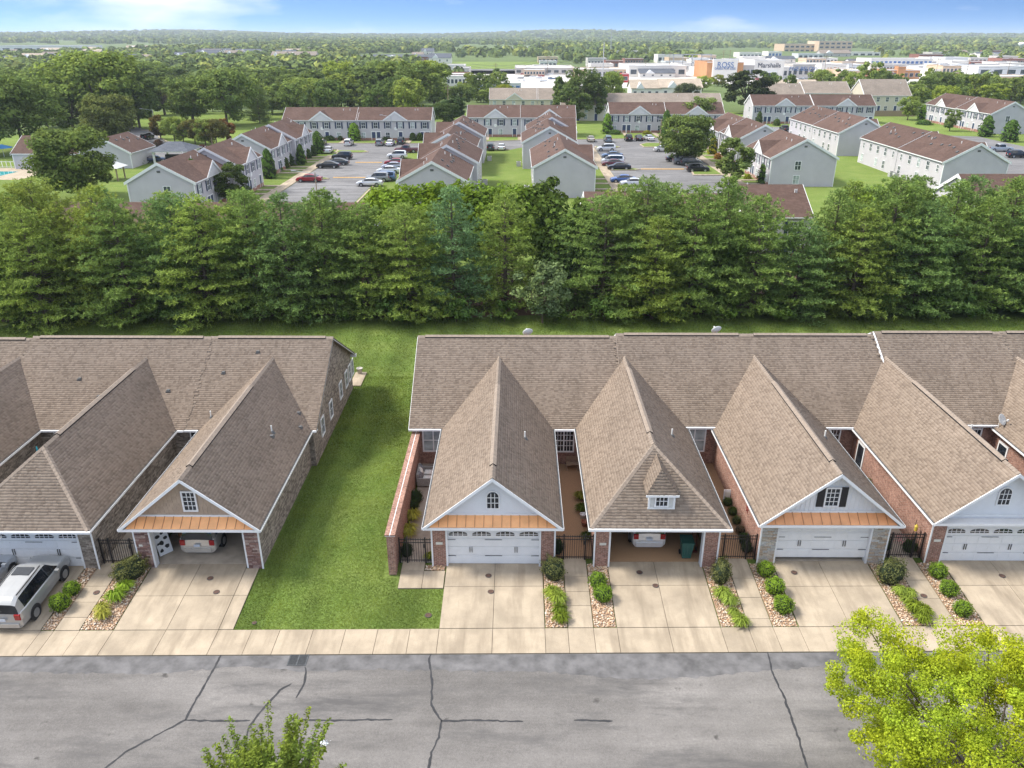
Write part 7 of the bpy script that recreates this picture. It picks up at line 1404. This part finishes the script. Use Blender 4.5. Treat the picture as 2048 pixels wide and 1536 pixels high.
sheet('meadow', [(-61.1, 707.5), (35.3, 708.2), (53.3, 1076.2), (-92.4, 1075.2)], M['turf'], -.02)
sheet('store_parking', [(-25.5, 447.0), (97.2, 447.8), (148.0, 687.5), (-38.9, 686.2)], M['flat_roof'], -.016)
sheet('store_parking', [(99.7, 486.8), (198.2, 487.5), (358.2, 890.2), (180.2, 889.0)], M['flat_roof'], -.015)
sheet('store_parking', [(177.3, 448.4), (273.4, 449.1), (557.6, 927.5), (361.6, 926.2)], M['flat_roof'], -.014)
sheet('far_road', [(-57.3, 620.1), (1.5, 620.5), (1.8, 719.2), (-66.3, 718.7)], M['lot_asphalt'], -.016)
ORD2 = ORD + ['twenty-first', 'twenty-second', 'twenty-third', 'twenty-fourth', 'twenty-fifth', 'twenty-sixth', 'twenty-seventh', 'twenty-eighth', 'twenty-ninth', 'thirtieth', 'thirty-first', 'thirty-second', 'thirty-third', 'thirty-fourth']
FCOL = [WHT, GRY, WHT, RED, BLK, BLU, WHT, DGR]; FCW = ['white', 'grey', 'white', 'red', 'black', 'blue', 'white', 'dark grey']
for i, (x, y) in enumerate([(1.0, 510.9), (1.8, 545.7), (3.7, 519.0), (4.3, 607.2), (6.4, 573.3), (7.4, 596.8), (9.9, 567.9), (10.8, 596.3), (13.5, 548.3), (14.1, 513.7), (15.5, 510.9), (16.0, 575.2), (21.2, 545.4), (21.5, 539.5), (23.0, 600.6), (24.7, 545.1), (27.2, 567.5), (33.3, 512.7), (37.0, 601.4), (38.6, 567.9), (42.9, 602.5), (43.5, 511.9), (46.1, 511.8), (48.1, 598.5), (48.3, 509.8), (52.1, 514.4), (52.8, 512.8), (54.8, 515.9), (55.7, 517.3), (55.8, 511.8), (62.1, 602.6), (62.6, 544.3), (65.2, 552.4), (66.9, 570.7), (150.4, 543.2), (151.1, 533.1), (151.6, 535.0), (164.4, 522.0), (171.0, 532.1), (179.3, 533.2), (179.7, 536.5), (184.8, 538.2), (185.3, 542.8), (186.6, 523.5), (189.9, 537.8), (190.3, 535.0), (196.2, 559.4), (203.2, 550.6), (207.7, 559.4), (220.4, 550.2)]):
    k = i % 8; b = place('parked_car', CARM['suv' if i % 3 else 'sedan'][0][0][1], None, (x, y, -.01), random.choice((0, pi/2, pi, -pi/2))); b.color = (*FCOL[k], 1)
    tag(b, 'tiny %s car, %s from the left on the %s' % (FCW[k], ORD2[i if i < 34 else i-34], 'yard before the grey box store' if i < 34 else 'lot before the lettered shops'), 'car', 'cars before the distant shops')

def gable_house(label, x, y, w, d, ze, zr, roof, wall='stucco_white', along='x', wins=3, group='houses in the distance', name='distant_house', z0=0.0):
    t = thing(name, (x, y, z0), label, 'house', group); x0, x1, y0, y1 = x-w/2, x+w/2, y, y+d; m = MB(); r = MB()
    if along == 'x':
        m.prism([(x0, y0, z0-.5), (x0, y1, z0-.5), (x0, y1, z0+ze), (x0, (y0+y1)/2, z0+zr-.2), (x0, y0, z0+ze)], (w, 0, 0)); r.prism([(x0-.5, y0-.5, z0+ze), (x1+.5, y0-.5, z0+ze), (x1+.5, (y0+y1)/2, z0+zr), (x0-.5, (y0+y1)/2, z0+zr)], (0, 0, .2)); r.prism([(x0-.5, (y0+y1)/2, z0+zr), (x1+.5, (y0+y1)/2, z0+zr), (x1+.5, y1+.5, z0+ze), (x0-.5, y1+.5, z0+ze)], (0, 0, .2))
        c = x0+w*.3; g = MB().prism([(c-w*.14, y0-.6, z0+ze), (c+w*.14, y0-.6, z0+ze), (c, y0-.6, z0+ze+(zr-ze)*.8)], (0, d*.4, 0)).obj('cross_gable', M['trim'], t)
    else:
        m.prism([(x0, y0, z0-.5), (x1, y0, z0-.5), (x1, y0, z0+ze), (x, y0, z0+zr-.2), (x0, y0, z0+ze)], (0, d, 0)); r.prism([(x0-.5, y0-.5, z0+ze), (x, y0-.5, z0+zr), (x, y1+.5, z0+zr), (x0-.5, y1+.5, z0+ze)], (0, 0, .2)); r.prism([(x, y0-.5, z0+zr), (x1+.5, y0-.5, z0+ze), (x1+.5, y1+.5, z0+ze), (x, y1+.5, z0+zr)], (0, 0, .2))
    m.obj('wall', M[wall], t); r.obj('roof', M[roof], t)
    for i in range(wins):
        xx = x0+w*(i+.5)/wins; f = MB().box(xx-.75, xx+.75, y0-.08, y0-.005, z0+ze*.35, z0+ze*.75).obj('window', M['trim'], t); MB().box(xx-.62, xx+.62, y0-.12, y0-.081, z0+ze*.38, z0+ze*.72).obj('pane', M['glass_far'], f)
gable_house('beige-roofed house row behind the right lot, left part', 57.0, 372.4, 12.9, 14, 3.9, 7.2, 'beige_roof', 'stucco_white', 'x', 4)
gable_house('beige-roofed house row behind the right lot, right part', 72.6, 372.6, 18.3, 14, 4.2, 7.6, 'beige_roof', 'stucco_white', 'x', 4)
gable_house('beige-roofed house left of the cream block, nearer', 125.4, 372.9, 19.0, 22, 3.8, 7.0, 'beige_roof', 'stucco_white', 'x', 4)
gable_house('hipped dark shelter before the cream superstore', 93.5, 566.6, 23.5, 14, 2.5, 5.1, 'slate_roof', 'stucco_white', 'x', 4)
gable_house('long red-brick apartments with white ends beyond the meadow', -124.9, 922.8, 67.0, 25, 5.1, 7.3, 'slate_roof', 'brick_far', 'x', 14)
gable_house('grey-roofed houses left of the red-brick apartments', -172.7, 941.5, 27.8, 20, 3.3, 6.0, 'slate_roof', 'stucco_white', 'x', 5)
gable_house('white-walled house among trees at the upper left', -503.3, 901.8, 24.6, 18, 4.8, 8.7, 'slate_roof', 'stucco_white', 'x', 4)
gable_house('grey-roofed house among trees left of the tall light green tree', -411.5, 902.4, 10.7, 18, 4.5, 8.2, 'slate_roof', 'stucco_white', 'x', 4)
gable_house('taupe-roofed house among trees right of the tall light green tree', -392.0, 885.0, 11.5, 18, 4.4, 8.0, 'taupe_roof', 'stucco_grey', 'x', 4)
gable_house('white-walled house among trees left on the skyline row', -387.5, 1216.1, 35.8, 18, 5.0, 9.1, 'slate_roof', 'stucco_white', 'x', 4)
gable_house('grey-roofed house among trees in the skyline row', -344.4, 1184.9, 24.4, 18, 4.5, 8.2, 'slate_roof', 'stucco_white', 'x', 4)
gable_house('taupe-roofed house among trees with long low roof in the skyline row', -258.8, 1003.1, 39.7, 18, 5.0, 9.1, 'taupe_roof', 'stucco_grey', 'x', 4)
gable_house('white-walled house among trees at the left of the skyline row', -439.3, 1284.1, 22.7, 18, 4.9, 8.9, 'slate_roof', 'stucco_white', 'x', 4)
gable_house('grey-roofed house among trees at the left edge', -512.1, 850.8, 20.2, 18, 4.0, 7.3, 'slate_roof', 'stucco_white', 'x', 4)
gable_house('taupe-roofed house among trees below the tan medical building', 421.0, 1131.8, 39.8, 18, 5.0, 9.0, 'taupe_roof', 'stucco_grey', 'x', 4)
gable_house('white-walled house among trees between lettered shops and medical building', 274.4, 889.6, 31.4, 18, 3.6, 6.6, 'slate_roof', 'stucco_white', 'x', 4)
gable_house('grey-roofed house among trees left of the white offices', 325.8, 797.0, 28.2, 18, 3.2, 5.9, 'slate_roof', 'stucco_white', 'x', 4)
gable_house('taupe-roofed house among trees right of the white offices', 628.0, 1223.2, 32.2, 18, 4.3, 7.8, 'taupe_roof', 'stucco_grey', 'x', 4)
gable_house('white-walled house among trees near the right edge', 613.6, 1106.0, 35.7, 18, 3.9, 7.0, 'slate_roof', 'stucco_white', 'x', 4)
gable_house('grey-roofed house among trees at the right edge above the white hall', 439.2, 758.2, 17.9, 18, 2.8, 5.1, 'slate_roof', 'stucco_white', 'x', 4)
gable_house('pale far house with slate roof, first counted from the left of the far woods', -411.3, 1122.8, 30.5, 16, 5.2, 9.5, 'slate_roof', 'stucco_white', 'x', 3)
gable_house('white far house with taupe roof, second counted from the left of the far woods', -421.0, 1162.9, 25.6, 16, 5.2, 9.5, 'taupe_roof', 'stucco_white', 'x', 3)
gable_house('grey far house with beige roof, third counted from the left of the far woods', -583.7, 1158.5, 26.2, 16, 5.2, 9.5, 'beige_roof', 'stucco_grey', 'x', 3)
gable_house('pale far house with slate roof, fourth counted from the left of the far woods', -322.4, 1624.1, 28.5, 16, 5.4, 9.8, 'slate_roof', 'stucco_white', 'x', 3)
gable_house('white far house with taupe roof, fifth counted from the left of the far woods', -530.9, 961.7, 22.8, 16, 5.2, 9.4, 'taupe_roof', 'stucco_white', 'x', 3)
gable_house('grey far house with beige roof, sixth counted from the left of the far woods', -503.6, 875.3, 24.4, 16, 5.2, 9.4, 'beige_roof', 'stucco_grey', 'x', 3)
gable_house('pale far house with slate roof, seventh counted from the left of the far woods', -293.0, 1083.4, 16.7, 16, 5.2, 9.5, 'slate_roof', 'stucco_white', 'x', 3)
gable_house('white far house with taupe roof, eighth counted from the left of the far woods', -680.3, 1144.8, 15.9, 16, 5.2, 9.5, 'taupe_roof', 'stucco_white', 'x', 3)
gable_house('grey far house with beige roof, ninth counted from the left of the far woods', -717.1, 1420.5, 19.1, 16, 5.3, 9.7, 'beige_roof', 'stucco_grey', 'x', 3)
gable_house('pale far house with slate roof, tenth counted from the left of the far woods', -439.9, 1219.2, 31.5, 16, 5.3, 9.6, 'slate_roof', 'stucco_white', 'x', 3)
gable_house('white far house with taupe roof, eleventh counted from the left of the far woods', -358.2, 1066.1, 22.0, 16, 5.2, 9.5, 'taupe_roof', 'stucco_white', 'x', 3)
gable_house('grey far house with beige roof, twelfth counted from the left of the far woods', -319.4, 1205.4, 20.8, 16, 5.3, 9.6, 'beige_roof', 'stucco_grey', 'x', 3)
gable_house('pale far house with slate roof, thirteenth counted from the left of the far woods', -80.3, 872.1, 22.6, 16, 5.2, 9.4, 'slate_roof', 'stucco_white', 'x', 3)
gable_house('white far house with taupe roof, fourteenth counted from the left of the far woods', -324.8, 1340.8, 22.1, 16, 5.3, 9.6, 'taupe_roof', 'stucco_white', 'x', 3)
gable_house('grey far house with beige roof, fifteenth counted from the left of the far woods', -744.4, 1659.0, 40.9, 16, 5.4, 9.8, 'beige_roof', 'stucco_grey', 'x', 3)
gable_house('pale far house with slate roof, sixteenth counted from the left of the far woods', -374.7, 942.9, 17.9, 16, 5.2, 9.4, 'slate_roof', 'stucco_white', 'x', 3)
gable_house('white far house with taupe roof, seventeenth counted from the left of the far woods', -111.8, 944.3, 12.3, 16, 5.2, 9.4, 'taupe_roof', 'stucco_white', 'x', 3)
gable_house('grey far house with beige roof, eighteenth counted from the left of the far woods', -449.1, 909.8, 18.4, 16, 5.2, 9.4, 'beige_roof', 'stucco_grey', 'x', 3)
gable_house('pale far house with slate roof, nineteenth counted from the left of the far woods', -134.0, 1260.4, 17.7, 16, 5.3, 9.6, 'slate_roof', 'stucco_white', 'x', 3)
gable_house('white far house with taupe roof, twentieth counted from the left of the far woods', -276.9, 981.0, 16.8, 16, 5.2, 9.4, 'taupe_roof', 'stucco_white', 'x', 3)
gable_house('grey far house with beige roof, twenty-first counted from the left of the far woods', -726.0, 1319.9, 36.6, 16, 5.3, 9.6, 'beige_roof', 'stucco_grey', 'x', 3)
gable_house('pale far house with slate roof, twenty-second counted from the left of the far woods', -343.8, 1587.8, 26.5, 16, 5.4, 9.8, 'slate_roof', 'stucco_white', 'x', 3)
gable_house('orange-roofed kiosk among the left trees', -252.2, 684.7, 10.6, 14, 2.4, 4.3, 'beige_roof', 'orange_wall', 'x', 2)
# ------------------------------------------------------------ poles, masts and wires
def pole(x, y, h, label, r=.12, arms=0, mat='wood', name='utility_pole', lamp=0.0, group='poles and lamps'):
    t = thing(name, (x, y, 0), label, 'pole', group); MB().tube((x, y, -.1), (x, y, h), r, r*.7, 8).obj('shaft', M[mat], t)
    for k in range(arms): MB().box(x-1.3, x+1.3, y-.06, y+.06, h-.7-k*.9, h-.55-k*.9).obj('crossarm', M[mat], t)
    if lamp: MB().tube((x, y, h-.2), (x+lamp, y, h+.25), .05, n=6).obj('arm', M['steel'], t); MB().box(x+lamp-.35, x+lamp+.35, y-.14, y+.14, h+.18, h+.34).obj('lamp_head', M['steel'], t)
    return t
pole(-104.8, 236.8, 5.9, 'street lamp by the curved approach road', mat='steel', lamp=-3.2, name='street_lamp')
pole(-76.2, 202.8, 5.4, 'wooden light pole behind the mail pavilion')
pole(-32.1, 127.0, 5.3, 'light pole at the near end of the left lot with lamp to the left', mat='wood', lamp=-3.4, name='street_lamp', r=0.1)
pole(35.6, 204.6, 6.3, 'light pole before the right lot row', mat='wood', lamp=-1.6, name='street_lamp')
pole(39.2, 147.7, 5.2, 'plain pole right of the right lot tree', r=0.11)
pole(-32.3, 210.2, 6.5, 'light pole behind the long left block', lamp=-2.5, mat='steel', name='street_lamp')
pole(53.6, 532.8, 22.1, 'tall pale pole before the tan shop row', mat='steel', r=0.35)
pole(132.6, 1219.7, 36.5, 'guyed radio mast on the centre skyline', mat='steel', r=0.7)
pole(-11.8, 451.6, 12.2, 'utility pole left of the white low building', arms=2, r=0.16)
pole(21.2, 604.0, 12.6, 'utility pole above the grey box store', arms=1, r=0.16)
pole(107.9, 604.7, 15.2, 'utility pole with crossarms at the substation', arms=2, r=0.16)
pole(88.7, 588.8, 10.3, 'utility pole left of the substation', arms=1, r=0.16)
pole(145.9, 604.9, 16.5, 'utility pole above the shop reading ROSS', arms=2, r=0.16)
pole(150.5, 605.0, 16.5, 'utility pole right above the shop reading ROSS', arms=1, r=0.16)
pole(176.5, 487.4, 15.5, 'utility pole right of the grey-tan shop', arms=2, r=0.16)
pole(210.3, 533.9, 12.9, 'utility pole left of the white offices', arms=1, r=0.16)
pole(198.8, 487.5, 13.4, 'utility pole at the left end of the white offices', arms=2, r=0.16)
pole(249.0, 504.3, 13.5, 'utility pole at the right end of the white offices', arms=1, r=0.16)
pole(283.1, 534.4, 12.3, 'utility pole left of the white hall', arms=2, r=0.16)
pole(309.0, 534.6, 13.2, 'utility pole before the white hall', arms=1, r=0.16)
pole(-87.2, 409.4, 15.2, 'utility pole behind the left woods', arms=2, r=0.16)
pole(-345.6, 821.1, 22.3, 'utility pole among the far left trees', arms=1, r=0.16)
pole(-315.4, 903.1, 22.0, 'utility pole on the left skyline', arms=2, r=0.16)
pole(-390.1, 851.7, 19.4, 'utility pole left of the skyline poles', arms=1, r=0.16)
pole(-25.0, 298.3, 9.3, 'utility pole left of the centre row', arms=2, r=0.16)
WP = [(-29.4, 545.1, 9.0), (21.2, 604.0, 11.9), (88.7, 588.8, 9.7), (145.9, 604.9, 13.9), (192.9, 533.7, 12.9), (263.4, 534.2, 12.3), (324.2, 534.7, 11.7)]
wt = thing('power_lines', (WP[0][0], WP[0][1], 0), 'overhead power lines strung in front of the shops', 'wires')
for k in range(3):
    for (a, b, c), (d, e, f) in zip(WP[:-1], WP[1:]):
        m = MB(); n = 8; q = [(lerp(a, d, i/n), lerp(b, e, i/n), lerp(c, f, i/n)-k*1.6-3.0*4*(i/n)*(1-i/n)) for i in range(n+1)]
        for u, v in zip(q[:-1], q[1:]): m.tube(u, v, .07, n=4, cap=False)
        m.obj('wire', M['grate'], wt)
wtw = thing('water_tower', (803.2, 1369.1, 0), 'white water tower at the right edge of the skyline', 'water tower')
MB().lathe(803.2, 1369.1, [(1.6, 0), (1.4, 10.9), (4.5, 12.7), (5.2, 15.0), (4.2, 17.1), (.6, 17.6)], 16).obj('tank', M['trim'], wtw, True)
sub_ = thing('substation_frame', (116.9, 638.9, 0), 'steel substation gantry behind the cream superstore', 'substation')
for k in range(5): x = 116.9 + k*7.0; MB().box(x-.3, x+.3, 638.9, 638.9+.6, 0, 13).obj('column', M['steel'], sub_)
MB().box(116.9-1, 116.9+29, 638.9, 638.9+.6, 12.6, 13.2).obj('beam', M['steel'], sub_)

# ------------------------------------------------------------ woods as far as the hills
def blob_forest(name, pts, label, colour, mat):
    """pts: x, y, z, radius, height; each crown a lumpy shell of leaf faces, all joined"""
    pts = np.array(pts); n = len(pts); k = 46
    d = rand_dirs(n*k).reshape(n, k, 3); d[:,:,2] = np.abs(d[:,:,2])*1.0-.15; rr = RNG.uniform(.72, 1.08, (n, k, 1))
    p = pts[:,None,:3] + d*rr*np.stack([pts[:,3], pts[:,3], pts[:,4]], -1)[:,None,:]
    nr = d*1.0 + rand_dirs(n*k).reshape(n, k, 3)*.35; nr /= np.linalg.norm(nr, axis=2, keepdims=True)
    L = (pts[:,3]*.42)[:,None]*RNG.uniform(.7, 1.25, (n, k)); V = leaf_quads(p.reshape(-1, 3), nr.reshape(-1, 3), L.ravel(), L.ravel()*.8)
    # dark solid heart so the ground does not shine through
    o = place(name, quads_mesh(name, V, mat)); o.color = (*colour, 1); tag(o, label, 'trees', kind='stuff'); return o
HILL = lambda x, y: 0.0
def hillz(x, y):
    a = np.clip((y-2600)/3400, 0, 1); b = np.clip((y-900)/1500, 0, 1)
    h = a**1.2*(30 + 11*np.sin(x/1400+1.2)+8*np.sin(x/520+.4)+4*np.sin(x/230)) + b*(5+4*np.sin(x/370+y/800))
    return h + np.clip((-x-900)/1200, 0, 1)*np.clip((y-900)/900, 0, 1)*16
hx = np.linspace(-5600, 5600, 90); hy = np.concatenate([np.linspace(900, 2600, 16), np.linspace(2800, 7600, 34)]); XX, YY = np.meshgrid(hx, hy); ZZ = hillz(XX, YY) - .3*(YY < 1000) + RNG.normal(0, 1.0, XX.shape)*np.clip((YY-1200)/3000, 0, 1)
V = np.stack([XX, YY, ZZ], -1).reshape(-1, 3); nx = len(hx); F = np.array([(j*nx+i, j*nx+i+1, (j+1)*nx+i+1, (j+1)*nx+i) for j in range(len(hy)-1) for i in range(nx-1)])
hills = tag(place('hills', npmesh('hills', V, F, M['land'], True)), kind='structure')
FORBID = [(-92.0, 47.0, 620.0, 1076.0), (-34.0, 85.0, 410.0, 639.0), (48.0, 184.0, 360.0, 856.0), (101.0, 365.0, 467.0, 908.0), (184.0, 447.0, 453.0, 891.0), (230.0, 498.0, 453.0, 827.0), (-224.0, -84.0, 853.0, 1286.0), (-1437.0, -624.0, 1214.0, 2317.0), (375.0, 759.0, 1221.0, 1941.0), (221.0, 501.0, 907.0, 1604.0), (-131.0, 30.0, 1405.0, 2113.0), (103.0, 481.0, 503.0, 798.0), (48, 66, 282, 402), (60, 85, 283, 403), (112, 139, 283, 403), (77, 110, 477, 597), (-172, -78, 833, 953), (-192, -153, 852, 972), (-520, -486, 812, 932), (-419, -404, 812, 932), (-400, -384, 795, 915), (-413, -362, 1126, 1246), (-362, -327, 1095, 1215), (-287, -231, 913, 1033), (-455, -423, 1194, 1314), (-526, -498, 761, 881), (393, 449, 1042, 1162), (252, 296, 800, 920), (306, 346, 707, 827), (605, 651, 1133, 1253), (589, 639, 1016, 1136), (427, 452, 668, 788), (-433, -390, 1033, 1153), (-439, -403, 1073, 1193), (-602, -565, 1068, 1188), (-342, -302, 1534, 1654), (-547, -515, 872, 992), (-521, -486, 785, 905), (-305, -281, 993, 1113), (-691, -669, 1055, 1175), (-730, -704, 1330, 1450), (-462, -418, 1129, 1249), (-374, -343, 976, 1096), (-334, -305, 1115, 1235), (-96, -64, 782, 902), (-340, -309, 1251, 1371), (-773, -716, 1569, 1689), (-387, -362, 853, 973), (-120, -103, 854, 974), (-462, -436, 820, 940), (-146, -122, 1170, 1290), (-289, -265, 891, 1011), (-752, -700, 1230, 1350), (-362, -325, 1498, 1618), (-260, -245, 595, 715), (-135, 150, 88, 262), (60, 180, 200, 330), (-20, 70, 230, 330)]
def ok_spot(x, y):
    for a, b, c, d in FORBID:
        if a < x < b and c < y < d: return False
    return True
bands = [(250, 420, 150, 5.0, 6.5), (420, 700, 420, 5.2, 6.5), (700, 1200, 900, 6, 7), (1200, 2200, 1500, 7.5, 8), (2200, 4200, 2300, 11, 9), (4200, 7400, 2600, 19, 11)]
singles = []; mass = {0: [], 1: [], 2: [], 3: []}
for bi, (ya, yb, n, r, h) in enumerate(bands):
    got = 0; tries = 0
    while got < n and tries < n*12:
        tries += 1; y = sqrt(random.uniform(ya*ya, yb*yb)); x = random.uniform(-.70, .70)*y
        dens = .5+.5*sin(x*.011+y*.004+1.7)*cos(y*.0075-x*.003)
        left = x < -.12*y
        p = (.95 if left else .16)*(.35+.65*dens) if y < 900 else (.8 if left else .26)*(.3+.7*dens) if y < 2200 else .9
        if random.random() > p or not ok_spot(x, y): continue
        got += 1; z = float(hillz(x, y)); q = (x, y, z + h*.35, r*random.uniform(.7, 1.3), h*random.uniform(.75, 1.3))
        if bi == 0: singles.append((x, y, random.uniform(8, 13)))
        else: mass[random.choice((0, 0, 1, 1, 2, 3))].append(q)
FARC = [(.20, .265, .08), (.145, .20, .07), (.29, .335, .095), (.115, .16, .07)]
FLAB = ['mid green wood stretching to the horizon', 'dark green wood stretching to the horizon', 'yellow-green treetops scattered through the far wood', 'darkest treetops scattered through the far wood']
for k in range(4): blob_forest('far_wood', mass[k], FLAB[k], FARC[k], M['far'])
FART = [tree_meshes(s, 10, r, .2, 26, 60, .46, .55) for s, r in ((101, 4.6), (102, 4.0), (103, 5.0))]
def dlabel(x, y, h, c):
    a = x/y; reg = next(w for lim, w in ((-.56, 'at the left edge'), (-.46, 'above the clubhouse'), (-.36, 'above the curved road'), (-.27, 'left of the long left block'), (-.19, 'behind the long left block, left half'), (-.11, 'behind the long left block, right half'), (-.03, 'left of the centre row'), (.06, 'behind the centre row'), (.16, 'right of the centre row'), (.27, 'behind the right lot row'), (.38, 'around the lettered shops'), (.47, 'left of the white offices'), (.56, 'behind the far right block'), (9, 'at the right edge')) if a < lim)
    return '%s %s tree, %s woods %s' % ('tall' if h > 14 else 'medium' if h > 12 else 'low', 'dark green' if c[0] < .12 else 'green' if c[0] < .16 else 'light green' if c[0] < .2 else 'lime green', 'nearer' if y < 335 else 'farther', reg)
LSEEN = {}
def uniq(l):
    n = LSEEN[l] = LSEEN.get(l, 0)+1
    return l if n == 1 else l + ', ' + ('another' if n == 2 else 'a %s' % 'third fourth fifth sixth seventh eighth ninth tenth'.split()[min(n-3, 7)])
for i, (x, y, h) in enumerate(singles):
    k = i % 3; c = random.choice(((.15, .215, .06), (.115, .17, .055), (.22, .28, .065), (.185, .245, .07)))
    plant_tree('distant_tree', FART[k], (x, y, -.2), h/10*random.uniform(.85, 1.1), c, uniq(dlabel(x, y, h, c)), 'tree', 'distant trees left' if x < -40 else 'distant trees right', szz=h/10)
# ------------------------------------------------------------ summer haze
hz = MB().box(-6500, 6500, -80, 7900, -3, 75).obj('haze', []); tag(hz, 'thin summer haze over the whole view', 'haze', kind='stuff')
mh_ = bpy.data.materials.new('haze_air'); mh_.use_nodes = True; nt = mh_.node_tree; nt.nodes.clear(); oo = nt.nodes.new('ShaderNodeOutputMaterial'); pv_ = nt.nodes.new('ShaderNodeVolumePrincipled'); pv_.inputs['Color'].default_value = (.82, .90, 1.0, 1); pv_.inputs['Density'].default_value = .00012; pv_.inputs['Anisotropy'].default_value = .2
nt.links.new(pv_.outputs[0], oo.inputs['Volume']); hz.data.materials.append(mh_)

bpy.context.view_layer.update()
